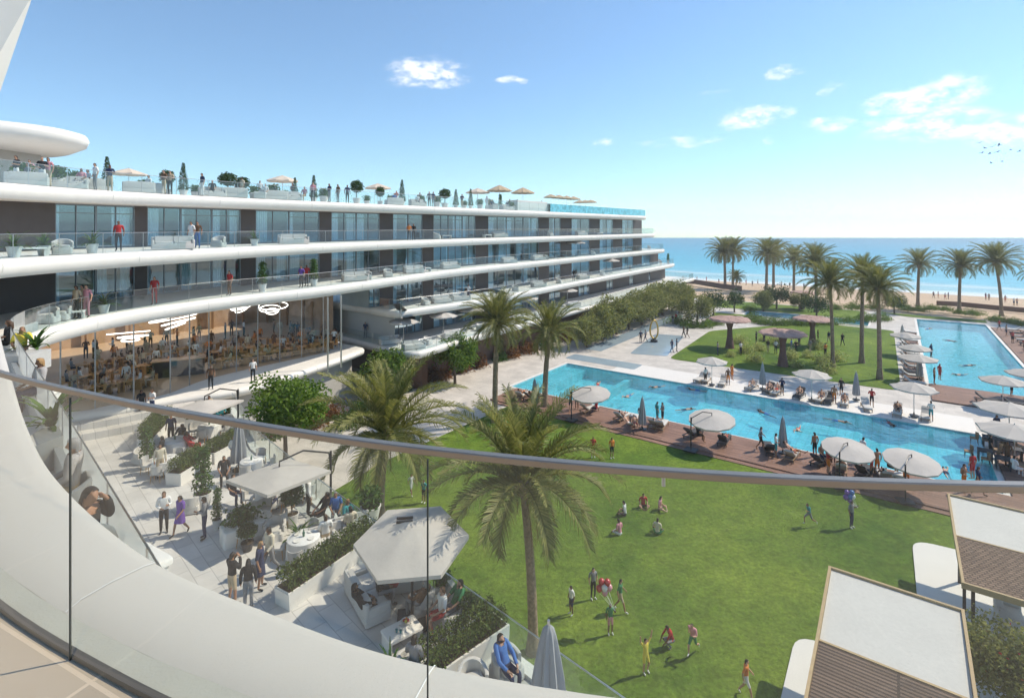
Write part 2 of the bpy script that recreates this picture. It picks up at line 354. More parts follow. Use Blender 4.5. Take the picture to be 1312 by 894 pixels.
dn2 = N(nt, 'ShaderNodeMapRange', interpolation_type='SMOOTHSTEP'); dn2.inputs[1].default_value = .04; dn2.inputs[2].default_value = .80; dn2.inputs[4].default_value = .92; nt.links.new(dn.outputs[0], dn2.inputs[0])
cm = N(nt, 'ShaderNodeMix', data_type='RGBA'); nt.links.new(dn2.outputs[0], cm.inputs[0])
tn = N(nt, 'ShaderNodeMix', data_type='RGBA', blend_type='MULTIPLY'); tn.inputs[0].default_value = 1; tn.inputs[7].default_value = (.83, 1.0, 1.06, 1); nt.links.new(sky.outputs[0], tn.inputs[6]); pl = N(nt, 'ShaderNodeMix', data_type='RGBA'); pl.inputs[0].default_value = .06; pl.inputs[7].default_value = (4.6, 5.0, 5.3, 1); nt.links.new(tn.outputs[2], pl.inputs[6]); nt.links.new(pl.outputs[2], cm.inputs[6]); cm.inputs[7].default_value = (7.0, 7.1, 7.3, 1)
nt.links.new(cm.outputs[2], bg.inputs[0]); bg.inputs[1].default_value = .15
nt.links.new(bg.outputs[0], wo.inputs[0])
vs = sc.view_settings; vs.view_transform = 'Standard'; vs.look = 'None'; vs.exposure = .28; vs.gamma = 1; vs.use_curve_mapping = False
cy = sc.cycles; cy.max_bounces = 6; cy.transparent_max_bounces = 20; cy.diffuse_bounces = 2; cy.glossy_bounces = 2; cy.volume_bounces = 0; cy.caustics_reflective = False; cy.caustics_refractive = False
cy.use_denoising = True; cy.use_adaptive_sampling = True; cy.adaptive_threshold = .03; cy.adaptive_min_samples = 12
# ---------------------------------------------------------------- ground, lawns, decks, pools, beach and sea
PAVE = tiles('pale_paving', (.56, .515, .465), 1.6, .8, AU, .72, .55, .06)
TERR = tiles('terrace_paving', (.60, .575, .545), 1.2, .6, R(-45), .62, .5, .07)
BFLOOR = tiles('balcony_tile', (.45, .36, .27), 1.1, 1.1, R(-25), 1.35, .5, .05, 0.0, .008)
DECK = tiles('timber_deck', (.25, .145, .105), 2.4, .14, AU, .5, .6, .22, .5, .012)
PTILE = tiles('pool_tile', (.40, .76, .82), .6, .6, AU, .8, .4, .12, 0.0, .04)
SAND = solid('sand_grain', (.50, .37, .25), .9, .12, .15, .3, 3, fine=.08, fscale=1.5)
EARTH = solid('earth', (.13, .15, .10), .95, .3, .2)
GRAV = solid('pale_stone', (.70, .67, .63), .6, .05, 1.0, .1, 50)
SHALL = solid('slate_basin', (.30, .38, .44), .12, .15, .8)
def lawn_mat():
    m, nt, out = new_mat('lawn_turf')
    geo = N(nt, 'ShaderNodeNewGeometry'); p = N(nt, 'ShaderNodeBsdfPrincipled'); p.inputs['Roughness'].default_value = .8; p.inputs['Specular IOR Level'].default_value = .15
    n1 = N(nt, 'ShaderNodeTexNoise', Scale=.13, Detail=6.0, Roughness=.68); n2 = N(nt, 'ShaderNodeTexNoise', Scale=5.0, Detail=5.0, Roughness=.75); n3 = N(nt, 'ShaderNodeTexNoise', Scale=1.3, Detail=3.0)
    for n in (n1, n2, n3): nt.links.new(geo.outputs['Position'], n.inputs['Vector'])
    r1 = N(nt, 'ShaderNodeValToRGB'); e = r1.color_ramp.elements
    e[0].position = .32; e[0].color = (.052, .112, .012, 1); e[1].position = .68; e[1].color = (.165, .228, .030, 1)
    nt.links.new(n1.outputs['Fac'], r1.inputs[0])
    mr = N(nt, 'ShaderNodeMapRange'); mr.inputs[1].default_value = .28; mr.inputs[2].default_value = .72; mr.inputs[3].default_value = .55; mr.inputs[4].default_value = 1.45; nt.links.new(n2.outputs['Fac'], mr.inputs[0])
    m3 = N(nt, 'ShaderNodeMapRange'); m3.inputs[1].default_value = .3; m3.inputs[2].default_value = .7; m3.inputs[3].default_value = .85; m3.inputs[4].default_value = 1.15; nt.links.new(n3.outputs['Fac'], m3.inputs[0])
    k = N(nt, 'ShaderNodeMath', operation='MULTIPLY'); nt.links.new(mr.outputs[0], k.inputs[0]); nt.links.new(m3.outputs[0], k.inputs[1])
    ml = N(nt, 'ShaderNodeMix', data_type='RGBA', blend_type='MULTIPLY'); ml.inputs[0].default_value = 1; nt.links.new(r1.outputs[0], ml.inputs[6]); nt.links.new(k.outputs[0], ml.inputs[7])
    nt.links.new(ml.outputs[2], p.inputs['Base Color'])
    b = N(nt, 'ShaderNodeBump', Strength=.9, Distance=.06); nt.links.new(n2.outputs['Fac'], b.inputs['Height']); nt.links.new(b.outputs[0], p.inputs['Normal'])
    nt.links.new(p.outputs[0], out.inputs[0]); return m
LAWN = lawn_mat()
def rect(a0, a1, b0, b1): return [ab(a0, b0), ab(a1, b0), ab(a1, b1), ab(a0, b1)]
m = MB(); m.sheet([(-3000, -400, 0), (3000, -400, 0), (3000, 900, 0), (-3000, 900, 0)], -2.6); structure(m.build('ground', EARTH))
POOL1 = (-31.5, 5.1, 43.0, 54.3); POOL2 = (2.5, 11.5, 69.0, 116.0); POOL3 = (-23, -4, 103.5, 109)
m = MB()
for r in ((-90, 110, -60, 43), (-90, -31.5, 43, 54.3), (5.1, 110, 43, 54.3), (-90, 110, 54.3, 69), (-90, 2.5, 69, 103.5), (11.5, 110, 69, 116), (-90, -23, 103.5, 109), (-4, 2.5, 103.5, 109), (-90, 2.5, 109, 116), (-90, 110, 116, 122)):
    m.sheet(rect(*r), 0.0)
m.sweep([[ab(-90, 122, 0), ab(-90, 122, -2.5)], [ab(110, 122, 0), ab(110, 122, -2.5)]])
structure(m.build('pavement', PAVE))
def pool(name, r, depth=1.25):
    a0, a1, b0, b1 = r; q = [ab(a0, b0), ab(a1, b0), ab(a1, b1), ab(a0, b1)]
    m = MB(); m.sheet(q, -depth)
    for i in range(4):
        p, n = q[i], q[(i+1) % 4]; m.add([(p.x, p.y, -depth), (n.x, n.y, -depth), (n.x, n.y, 0), (p.x, p.y, 0)], [(3, 2, 1, 0)])
    # coping stones round the rim
    for (c0, c1, d0, d1) in ((a0-.3, a1+.3, b0-.3, b0+.02), (a0-.3, a1+.3, b1-.02, b1+.3), (a0-.3, a0+.02, b0+.02, b1-.02), (a1-.02, a1+.3, b0+.02, b1-.02)):
        m.prism(rect(c0, c1, d0, d1), -.04, .035, 1)
    structure(m.build(name+'_basin', [PTILE, GRAV]))
    w = MB(); w.sheet(q, -.11); structure(w.build(name+'_water', WATER))
WATER = water_mat('pool_water', (.52, .93, 1.0), 1.6, .9, (.16, .62, .80), .25)
pool('pool', POOL1); pool('long_pool', POOL2); pool('lagoon', POOL3, .8)
m = MB()                                                           # shallow paddling ledge at the near-left end of the pool
m.prism(rect(-31.48, -29.0, 43.02, 54.28), -1.2, -.35); m.prism(rect(-28.98, -22.0, 43.02, 46.6), -1.2, -.75); m.prism(rect(-24.0, -23.4, 46.62, 54.28), -1.2, -.5)
structure(m.build('pool_ledge', PTILE))
# near lawn
lp = [ab(-28.2, 38.2), ab(-28.4, 24), ab(-27.4, 18), ab(-22, 6), ab(-4, -20), ab(34, -20), ab(34, 20), ab(10, 36.5), ab(8, 38.2)]
m = MB(); m.sheet(lp, .03); structure(m.build('lawn', LAWN))
def rounded(pts, r=1.5, n=5):
    out = []; L_ = len(pts)
    for i in range(L_):
        p, a, b = pts[i], pts[i-1], pts[(i+1) % L_]
        u = (a-p).normalized(); v = (b-p).normalized()
        for k in range(n+1):
            t = k/n; out.append((p+u*r)*(1-t)**2+p*2*t*(1-t)+(p+v*r)*t*t)
    return out
m = MB(); m.sheet(rounded([ab(-22.6, 63.4), ab(.2, 64.2), ab(-.6, 101), ab(-12, 101.5), ab(-23.5, 84)], 1.2), .03); structure(m.build('far_lawn', LAWN))
m = MB(); m.sheet(rounded([ab(1, 118), ab(12, 118), ab(12, 121.5), ab(-3, 121.5)], .8), .035); m.sheet(rounded([ab(15, 119.5), ab(60, 112), ab(60, 117), ab(15, 121.7)], .8), .035)
m.sheet(rounded([ab(-26, 87), ab(-25, 101), ab(-13.5, 103), ab(-4, 102.2), ab(-4, 103), ab(-28, 103)], .5), .035)
m.sheet(rounded([ab(-34, 110), ab(-5, 110), ab(-5, 121), ab(-34, 121)], .8), .035)
structure(m.build('garden_bed', LAWN))
# timber decks, a real step above the paving
m = MB(); m.prism(rect(-30.5, 24, 38.45, 42.65), .005, .14); m.prism(rect(-29.5, 24, 37.95, 38.43), .005, .07)
m.prism(rect(5.45, 24, 42.67, 54.2), .005, .14)
m.prism(rect(.5, 2.15, 64.4, 101), .005, .12); m.prism(rect(2.5, 24, 62.3, 68.65), .005, .12); m.prism(rect(11.85, 17, 68.67, 113), .005, .12)
structure(m.build('deck', DECK))
m = MB(); m.sheet(rect(-26, 5, 54.62, 58.6), .012); m.sheet(rect(17.2, 40, 62.3, 113), .012); structure(m.build('stone_terrace', GRAV))
m = MB(); m.sheet(rounded([ab(-27.5, 63), ab(-23.2, 64.5), ab(-25.5, 78), ab(-29.5, 77)], .6), .016); m.sheet(rounded([ab(-33, 56.2), ab(-24, 56.2), ab(-24, 58.8), ab(-33, 58.8)], .4), .016)
m.sheet(rect(-33.4, -31, 62, 96), .016)
structure(m.build('shallow_water', SHALL))
# beach and sea
def beach_z(b): return -.35 if b < 128 else -.35-(b-128)*.028
m = MB(); rows = []
for b in (121.9, 128, 140, 150, 160, 170, 178, 186, 200): rows.append([ab(a, b, beach_z(b)) for a in range(-600, 1001, 80)])
m.sweep(rows); structure(m.build('beach', SAND))
def sea_mat():
    m, nt, out = new_mat('sea_water')
    geo = N(nt, 'ShaderNodeNewGeometry'); dt = N(nt, 'ShaderNodeVectorMath', operation='DOT_PRODUCT'); dt.inputs[1].default_value = V; nt.links.new(geo.outputs['Position'], dt.inputs[0])
    n0 = N(nt, 'ShaderNodeTexNoise', Scale=.035, Detail=4.0); nt.links.new(geo.outputs['Position'], n0.inputs['Vector'])
    w = N(nt, 'ShaderNodeMath', operation='MULTIPLY_ADD'); w.inputs[1].default_value = 22; nt.links.new(n0.outputs['Fac'], w.inputs[0]); nt.links.new(dt.outputs['Value'], w.inputs[2])
    mr = N(nt, 'ShaderNodeMapRange'); mr.inputs[1].default_value = 188; mr.inputs[2].default_value = 900; nt.links.new(w.outputs[0], mr.inputs[0])
    cr = N(nt, 'ShaderNodeValToRGB'); e = cr.color_ramp.elements
    e[0].position = 0; e[0].color = (.62, .64, .60, 1); e[1].position = 1; e[1].color = (.02, .22, .36, 1)
    for pos, col in ((.012, (.70, .72, .70, 1)), (.022, (.30, .50, .52, 1)), (.04, (.24, .47, .52, 1)), (.048, (.52, .62, .62, 1)), (.058, (.14, .44, .54, 1)), (.14, (.055, .37, .50, 1)), (.4, (.03, .29, .44, 1))):
        x = e.new(pos); x.color = col
    nt.links.new(mr.outputs[0], cr.inputs[0])
    mp = N(nt, 'ShaderNodeMapping'); mp.inputs['Rotation'].default_value = (0, 0, -AU); mp.inputs['Scale'].default_value = (.05, .22, .2); nt.links.new(geo.outputs['Position'], mp.inputs[0])
    n1 = N(nt, 'ShaderNodeTexNoise', Scale=1.0, Detail=6.0, Roughness=.65); nt.links.new(mp.outputs[0], n1.inputs['Vector'])
    m2 = N(nt, 'ShaderNodeMapRange'); m2.inputs[1].default_value = .3; m2.inputs[2].default_value = .7; m2.inputs[3].default_value = .82; m2.inputs[4].default_value = 1.18; nt.links.new(n1.outputs['Fac'], m2.inputs[0])
    ml = N(nt, 'ShaderNodeMix', data_type='RGBA', blend_type='MULTIPLY'); ml.inputs[0].default_value = 1; nt.links.new(cr.outputs[0], ml.inputs[6]); nt.links.new(m2.outputs[0], ml.inputs[7])
    p = N(nt, 'ShaderNodeBsdfPrincipled'); p.inputs['Roughness'].default_value = .35; p.inputs['Specular IOR Level'].default_value = .25; nt.links.new(ml.outputs[2], p.inputs['Base Color'])
    b = N(nt, 'ShaderNodeBump', Strength=.5, Distance=.5); nt.links.new(n1.outputs['Fac'], b.inputs['Height']); nt.links.new(b.outputs[0], p.inputs['Normal'])
    nt.links.new(p.outputs[0], out.inputs[0]); return m
m = MB(); m.sheet([ab(-900, 178), ab(1500, 178), Vector((3000, 890, 0)), Vector((-3000, 890, 0))], -1.85); structure(m.build('sea', sea_mat()))
# raised terrace below the balcony
TZ = 3.4
tp = [Vector(p) for p in ((14, 1.9), (2.94, 12.97), (-2.56, 18.2), (-8.9, 24.5), (-11.4, 27.2), (-14.6, 30.4), (-18.2, 35.4), (-19.6, 37.2), (-36, 37.2), (-36, -12), (14, -12))]
m = MB(); m.prism(tp, 0.0, TZ-.02, 1); m.sheet(tp, TZ)
o = m.build('terrace_floor', [TERR, WHITE]); structure(o)
st = smooth_path([Vector(p) for p in ((-34, 30.9), (-29, 31.0), (-26.7, 31.6), (-24.9, 32.7), (-22.8, 34.5), (-21.2, 35.4))], 5); m = MB()   # broad steps up to the restaurant
for k in range(2):
    o1, o0 = offset(st, -1.0+.75*k), offset(st, 2.2); z = TZ+.42+.40*k-.02*k
    m.sweep([[(p.x, p.y, TZ), (p.x, p.y, z), (q.x, q.y, z), (q.x, q.y, TZ)] for p, q in zip(o1, o0)], closed=True); m.add([(o1[-1].x, o1[-1].y, TZ), (o0[-1].x, o0[-1].y, TZ), (o0[-1].x, o0[-1].y, z), (o1[-1].x, o1[-1].y, z)], [(0, 1, 2, 3)])
structure(m.build('steps', TERR))
# ---------------------------------------------------------------- the hotel
def Pt(t, off=0.0): return Vector((-5.5, 61))+Vector((V.x, V.y))*t+Vector((U.x, U.y))*off
Z5, Z4, Z3, Z2, Z1 = 18.2, 14.65, 11.3, 7.9, 4.45
def ending(t, off=0.0, r=1.6):
    p = Pt(t, off); u = Vector((U.x, U.y)); v = Vector((V.x, V.y))
    return [p+v*(r*math.sin(a))-u*(r*(1-math.cos(a))) for a in (R(30), R(60), R(85))]+[p+v*(r*1.02)-u*6, p+v*(r*1.04)-u*12]
def VV(l): return [Vector((x, y)) for x, y in l]
E5 = smooth_path(VV([(-27.5, 8), (-26.2, 17), (-25.2, 25), (-24.7, 30.5), (-22.6, 36), (-17, 45)])+[Pt(0), Pt(25), Pt(52)], 9)+ending(54)
E4 = smooth_path(VV([(-15, 14.7), (-18.2, 17.0), (-20.5, 19.7), (-21.3, 22.4), (-21.1, 25.8), (-19.9, 30.4), (-16.3, 41.6)])+[Pt(-1, -.1), Pt(25, -.2), Pt(56, 0)], 9)+ending(58.5)
E3 = smooth_path(VV([(2.5, .2), (-.3, 2.6), (-2.6, 4.8), (-6.4, 8.4), (-10, 11.8), (-16, 17.4), (-19.4, 20.8), (-21.1, 23.6), (-21.75, 26.6), (-21.4, 30.2), (-18.9, 35.8), (-15.1, 41.4), (-10.6, 50.3)])+[Pt(-1, .4), Pt(25, 0), Pt(62, 0)], 8)+ending(64.2)
E2 = smooth_path(VV([(-30, 66), (-21.5, 59.3), (-13.5, 53.2)]), 6)[:-1]+smooth_path(VV([(-12.2, 52.0), (-10.9, 51.6), (-9.9, 52.6)])+[Pt(2, 2.4), Pt(25, 1.6), Pt(68, .3)], 8)+ending(70.5)
E1 = smooth_path(VV([(-30, 67), (-21, 58.7), (-14, 52.6)]), 6)[:-1]+smooth_path(VV([(-10.6, 49.6), (-9.0, 49.2), (-7.8, 50.4)])+[Pt(-2, 3.9), Pt(25, 3.8), Pt(72, 3)], 8)+ending(75, 3)
EP = smooth_path(VV([(-34, 31.4), (-29, 31.5), (-26.9, 32.1), (-25.2, 33.2), (-23.2, 35.0), (-21.7, 36.0), (-20.2, 36.8), (-18.4, 38.7), (-16.4, 42.8), (-14.3, 48.2)]), 6)[:-1]+smooth_path(VV([(-13.9, 49.6), (-14.7, 50.9), (-20, 54.5), (-28, 59)]), 5)   # restaurant terrace
ZP = 4.6
hotel = thing('hotel_building', (-20, 40, 0))
def hp(name, m, mats, parent=hotel, smooth=None):     # a part of the hotel, modelled in world coordinates
    o = m.build(name, mats, parent, smooth=smooth); base = parent
    if parent is hotel: o.location = (20, -40, 0)
    return o
JOINT = solid('panel_joint', (.34, .33, .31), .7, .1, 3)
def slab(name, E, z, h, back=(-14, 0), smooth=40):
    prof = [(-.6, .0), (-.16, .0), (-.03, -.05), (.05, -.16), (.09, -.36*h), (.07, -.6*h), (-.02, -h+.12), (-.16, -h), (-1.4, -h)]
    nn = normals(E); rows = []
    for p, n in zip(E, nn):
        bk = back(p) if callable(back) else back
        row = [(p.x+bk[0], p.y+bk[1], z)]+[(p.x-n.x*d, p.y-n.y*d, z+dz) for d, dz in prof]+[(p.x+bk[0], p.y+bk[1], z-h)]
        rows.append(row)
    m = MB(); m.sweep(rows)
    m.f = [f[::-1] for f in m.f]
    n = len(rows[0]); m.add(rows[-1], [tuple(range(n))]); m.add(rows[0], [tuple(range(n-1, -1, -1))])
    acc = 3.0
    for i in range(1, len(E)-6):
        acc += (E[i]-E[i-1]).length
        if acc > 6.4:
            acc = 0; p, n = E[i], nn[i]; t = Vector((n.y, -n.x))*.011; pts = [(p.x-n.x*(d_-.004 if d_ < 0 else d_+.004), p.y-n.y*(d_+.004), z+dz+.002) for d_, dz in prof[1:8]]
            m.sweep([[(x-t.x, y-t.y, q), (x+t.x, y+t.y, q)] for x, y, q in pts], 1)
    return hp(name, m, [WHITE, JOINT], smooth=smooth)
slab('roof_slab', E5, Z5, .78)
slab('floor_slab', E4, Z4, .80)
slab('floor_slab', E3, Z3, .82)
bk12 = lambda p: (-4, 12) if p.y < 64 or p.x < -15 else (-14, 0)
slab('floor_slab', E2, Z2, .78, bk12)
slab('floor_slab', E1, Z1, .70, bk12)
slab('restaurant_platform', EP, ZP, .62)
def balustrade(E, z, h=1.05, ins=.18, s0=None, s1=None, step=2.2, glass=None, post=.011):
    P = offset(E, ins); P = sub_path(P, s0 if s0 is not None else 0, s1 if s1 is not None else len(P)-1.001)
    m = MB(); m.sweep([[(p.x, p.y, z+.03), (p.x, p.y, z+h)] for p in P])
    g = hp('glass_balustrade', m, glass or BALG)
    m = MB(); m.tube([(p.x, p.y, z+h) for p in P], .013, 4)
    d = 0; last = P[0]
    for p in P[1:]:
        seg = (p-last).length; a = last
        while d+seg >= step:
            t = (step-d)/seg if seg else 0; a = a.lerp(p, t); m.box((a.x, a.y, z+h/2), (post*2, post*2, h-.03)); seg = (p-a).length; d = 0
        d += seg; last = p
    fr = m.build('balustrade_frame', STEEL, g)
    return g
balustrade(E5, Z5, 1.15); balustrade(E4, Z4); MILK = glassy('milky_glass', (.62, .66, .65), .07, .5, veil=.55, dcol=(.82, .81, .78))
kt = min(range(len(E3)), key=lambda i: (E3[i]-Vector((-20.6, 22.8))).length)
balustrade(E3, Z3, 1.1, s1=kt, glass=MILK); balustrade(E3, Z3, 1.1, s0=kt); balustrade(E2, Z2, s0=4); balustrade(E1, Z1, s0=4); 
# facade: dark panels and window bays on one curve, the same on every floor
F = offset(E5, 2.6)
F = F[:-5]+[Vector((p.x, p.y)) for p in (Pt(60, -2.6), Pt(78, -2.6))]
PAN = [(-70, 70), (172, 188), (308, 327), (409, 424), (486, 503), (541, 555), (609, 625), (690, 703), (718, 732), (755, 768), (785, 797), (811, 822), (833, 843)]
FLOORS = [(Z4, Z5-.78, 0, 12, 0), (Z3, Z4-.80, 0, 12, 0), (Z2, Z3-.82, 4, 13, 472), (Z1, Z2-.78, 5, 13, 500)]
nwin = 0
rw = random.Random(4)
for fi, (z0, z1, i0, i1, pxs) in enumerate(FLOORS):
    last = None if not pxs else ray_hit(F, pxs)[1]
    for i in range(i0, i1):
        a, b = PAN[i]
        if fi == 3 and i >= 8: a -= 0; b += 9
        ha, hb = ray_hit(F, a), ray_hit(F, b)
        if ha is None: s_a = 0
        else: s_a = ha[1]
        s_b = hb[1]
        if last is not None:
            # glazed gap between last and s_a
            P = sub_path(F, last, s_a); Lg = sum((P[k+1]-P[k]).length for k in range(len(P)-1))
            n = 3 if Lg > 6.2 else 2
            if fi == 3: n = 2
            if i >= 9: n = 1
            for k in range(n):
                # the point at fraction of length
                def frac(t):
                    d = t*Lg
                    for j in range(len(P)-1):
                        s = (P[j+1]-P[j]).length
                        if d <= s or j == len(P)-2: return P[j].lerp(P[j+1], min(1, d/s))
                        d -= s
                p, q = frac(k/n), frac((k+1)/n); t = (q-p).normalized(); ang = math.atan2(t.y, t.x); w = (q-p).length; c = (p+q)/2; nrm = Vector((-t.y, t.x))
                mf = MB(); h = z1-z0
                mu = [-w/2+.035, w/2-.035]+([0] if w > 2.2 else [])
                for x in mu: mf.box((c.x+t.x*x, c.y+t.y*x, z0+h/2), (.06, .09, h-.02), ang)
                for z in (z0+.06, z1-.05): mf.box((c.x, c.y, z), (w-.16, .08, .09), ang)
                if k == 1 or rw.random() < .3: mf.box((c.x, c.y, z0+h*.80), (w-.16, .07, .05), ang)
                wf = hp('window', mf, FRAME)
                mg = MB(); e = w/2-.06; mg.add([(c.x-t.x*e, c.y-t.y*e, z0+.1), (c.x+t.x*e, c.y+t.y*e, z0+.1), (c.x+t.x*e, c.y+t.y*e, z1-.1), (c.x-t.x*e, c.y-t.y*e, z1-.1)], [(0, 1, 2, 3)])
                mg.build('pane', WING, wf)
                # drawn curtains behind part of the bay
                style = rw.choice((0, 1, 1, 2, 2, 3))
                spans = {0: [(-.48, -.30)], 1: [(-.48, -.08)], 2: [(-.48, -.14), (.2, .48)], 3: [(-.02, .48)]}[style]
                for f0, f1 in spans:
                    mc = MB(); rows = []; nn = max(4, int((f1-f0)*w/.09))
                    for j in range(nn+1):
                        x = (f0+(f1-f0)*j/nn)*w; wv = .35+.04*(j % 2)
                        rows.append([(c.x+t.x*x+nrm.x*wv, c.y+t.y*x+nrm.y*wv, z0+.05), (c.x+t.x*x+nrm.x*wv, c.y+t.y*x+nrm.y*wv, z1-.12)])
                    mc.sweep(rows); mc.build('curtain', CURT, wf)
                nwin += 1
        P = sub_path(F, s_a, s_b); m = MB(); nn = normals(P); rows = []
        for p, n in zip(P, nn): rows.append([(p.x-n.x*.05, p.y-n.y*.05, z0), (p.x-n.x*.05, p.y-n.y*.05, z1), (p.x+n.x*.3, p.y+n.y*.3, z1), (p.x+n.x*.3, p.y+n.y*.3, z0)])
        m.sweep(rows, closed=True); L_ = len(rows)
        m.add(rows[0], [(3, 2, 1, 0)]); m.add(rows[-1], [(0, 1, 2, 3)])
        hp('wall_panel', m, DARKW, smooth=30)
        last = s_b
    # end wall and room backs
    m = MB()
    Pb = sub_path(F, 0 if not pxs else ray_hit(F, pxs)[1], ray_hit(F, PAN[i1-1][1])[1]); B = offset(Pb, 4.5)
    m.sweep([[(p.x, p.y, z0+.02), (p.x, p.y, z1-.02)] for p in B])
    for q in ([0] if pxs else [])+[len(Pb)-1]:
        p, b_ = Pb[q], B[q]; m.add([(p.x, p.y, z0+.01), (b_.x, b_.y, z0+.01), (b_.x, b_.y, z1-.01), (p.x, p.y, z1-.01)], [(0, 1, 2, 3)])
    hp('room_wall', m, ROOMW)
print('windows', nwin)
# penthouse on the roof with its rounded canopy
m = MB(); prof = [(.90, -1.35), (.985, -.95), (1.0, -.55), (.985, -.2), (.93, -.02), (.88, 0.0)]
vs = []; n = 48
for k, z in prof: vs += [(-41.7+11.6*k*math.cos(2*PI*i/n), 36.5+6.4*k*math.sin(2*PI*i/n), 22.75+z) for i in range(n)]
m.add(vs, [(i*n+k, i*n+(k+1) % n, i*n+n+(k+1) % n, i*n+n+k) for i in range(len(prof)-1) for k in range(n)]+[tuple(range(n-1, -1, -1)), tuple((len(prof)-1)*n+k for k in range(n))])
hp('penthouse_canopy', m, WHITE, smooth=50)
m = MB(); m.box((-39.5, 37, Z5+1.62), (8, 6, 3.2)); hp('penthouse_wall', m, CONC)
m = MB(); g = MB()
for k in range(7):
    x = -43+k*1.35; m.box((x, 33.6, Z5+1.6), (.07, .1, 3.15))
m.box((-38.95, 33.6, Z5+3.1), (8.2, .09, .1)); w = hp('penthouse_window', m, FRAME)
g.add([(-43, 33.62, Z5), (-34.9, 33.62, Z5), (-34.9, 33.62, Z5+3.1), (-43, 33.62, Z5+3.1)], [(0, 1, 2, 3)]); g.build('pane', WING, w)
# rooftop infinity pool behind a clear acrylic wall at the far end
s0, s1 = ray_hit(E5, 706)[1], ray_hit(E5, 820)[1]
P = sub_path(offset(E5, .12), s0, s1); Q = sub_path(offset(E5, 5.5), s0, s1)
ACRY = water_mat('acrylic_pool_wall', (.55, .93, 1.0), 1.5, .2, (.22, .70, .86), .75)
m = MB(); m.sweep([[(p.x, p.y, Z5+.01), (p.x, p.y, Z5+1.15), (q.x, q.y, Z5+1.15), (q.x, q.y, Z5+.01)] for p, q in zip(P, Q)])
m.add([(P[-1].x, P[-1].y, Z5), (Q[-1].x, Q[-1].y, Z5), (Q[-1].x, Q[-1].y, Z5+1.15), (P[-1].x, P[-1].y, Z5+1.15)], [(0, 1, 2, 3)])
hp('rooftop_pool', m, ACRY)
m = MB(); p0, p1 = sub_path(offset(E5, 1.2), ray_hit(E5, 668)[1], s0)[0], sub_path(offset(E5, 1.2), 0, s0)[-1]
dd = (p1-p0); m.box(((p0.x+p1.x)/2, (p0.y+p1.y)/2, Z5+.7), (dd.length, 1.2, 1.4), math.atan2(dd.y, dd.x)); hp('rooftop_parapet', m, WHITE)
FL_ = solid('restaurant_floor', (.56, .38, .23), .45, .12, 1.2)
# restaurant: tall glass front set back under the third slab, floor, back wall, bar
RGL = smooth_path(VV([(-33, 32.3), (-27.1, 32.8), (-25.9, 33.8), (-23.7, 36.0), (-23.0, 39.4), (-21.4, 42.3), (-19.2, 45.3), (-16.7, 48.7)]), 6)
RBK = smooth_path(VV([(-48, 43), (-43, 48), (-39, 54), (-34, 60), (-29.5, 63.6), (-24, 60.3), (-21.5, 58.4), (-19, 56.4)]), 6)
m = MB(); m.sweep([[(p.x, p.y, ZP+.02), (p.x, p.y, Z3-.84)] for p in RGL]); rg = hp('restaurant_glazing', m, RESTG)
acc = 1.4; last = RGL[0]
for p in RGL:
    acc += (p-last).length; last = p
    if acc > 1.7: m = MB(); m.box((p.x, p.y, (ZP+Z3-.84)/2), (.06, .06, Z3-.86-ZP)); m.build('mullion', STEEL, rg); acc = 0
m = MB(); m.sweep([[(p.x, p.y, ZP+.01), (q.x, q.y, ZP+.01)] for p, q in zip(RGL, RBK)]); hp('restaurant_floor', m, FL_)
m = MB(); m.sweep([[(p.x, p.y, ZP), (p.x, p.y, Z3-.83)] for p in RBK]); hp('restaurant_wall', m, solid('restaurant_wall', (.46, .30, .18), .7, .35, .9))
m = MB()
for i, p in enumerate(RBK[6:-8:3]):                                 # timber fins along the back wall
    m.box((p.x+.35, p.y-.35, ZP+1.6), (.14, .5, 3.2), .7)
hp('wall_fins', m, solid('fin_timber', (.33, .18, .08), .5, .25, 3))
p0, p1 = at(196, 484, ZP), at(262, 477, ZP); dd = p1-p0; cc = (p0+p1)/2
bar = thing('bar_counter', (cc.x, cc.y, ZP+.01)); bar.rotation_euler = (0, 0, math.atan2(dd.y, dd.x)); m = MB(); m.box((0, 0, .6), (dd.length, .8, 1.2)); m.build('counter_front', solid('bar_front', (.06, .045, .035), .4, .2, 4), bar); m = MB(); m.box((0, 0, 1.235), (dd.length+.2, 1.05, .06)); m.build('counter_top', WOOD, bar)
tag(bar, 'long dark bar counter inside the glazed restaurant', 'bar counter')
for px, yb in ((420, 0), (437, 0)):
    p = ray_hit(offset(E3, -.2), px)[0]; m = MB(); m.lathe([(.07, ZP), (.07, Z3-.83)], 12, (p.x, p.y, 0)); hp('column', m, STEEL, smooth=40)
m = MB(); # lower wall under the platform
Pw = offset(EP, 1.2); m.sweep([[(p.x, p.y, 0), (p.x, p.y, ZP-.63)] for p in Pw[6:]]); hp('base_wall', m, CONC)
Pw = sub_path(offset(E1, 3.5), 5, len(E1)-7); m = MB(); m.sweep([[(p.x, p.y, 0), (p.x, p.y, Z1-.71)] for p in Pw]); hp('base_wall', m, solid('planting_wall', (.17, .10, .07), .9, .3, 1.0))
m = MB(); Pw = offset(E2, .9)[:14]; m.sweep([[(p.x, p.y, Z1), (p.x, p.y, Z2-.79)] for p in Pw]); hp('room_wall', m, solid('pale_recess', (.50, .50, .48), .7, .06, 1.0))
up = sub_path(offset(E3, .22), 6, 8*7.2); m = MB(); m.sweep([[(p.x, p.y, Z3), (p.x, p.y, Z3+.42), (q.x, q.y, Z3+.42), (q.x, q.y, Z3)] for p, q in zip(up, offset(up, .12))], closed=True); hp('parapet_kerb', m, solid('kerb_render', (.50, .49, .47), .6, .05, 1.0))
tag(hotel, 'long white curved hotel with four glazed storeys and sweeping balconies', 'hotel')

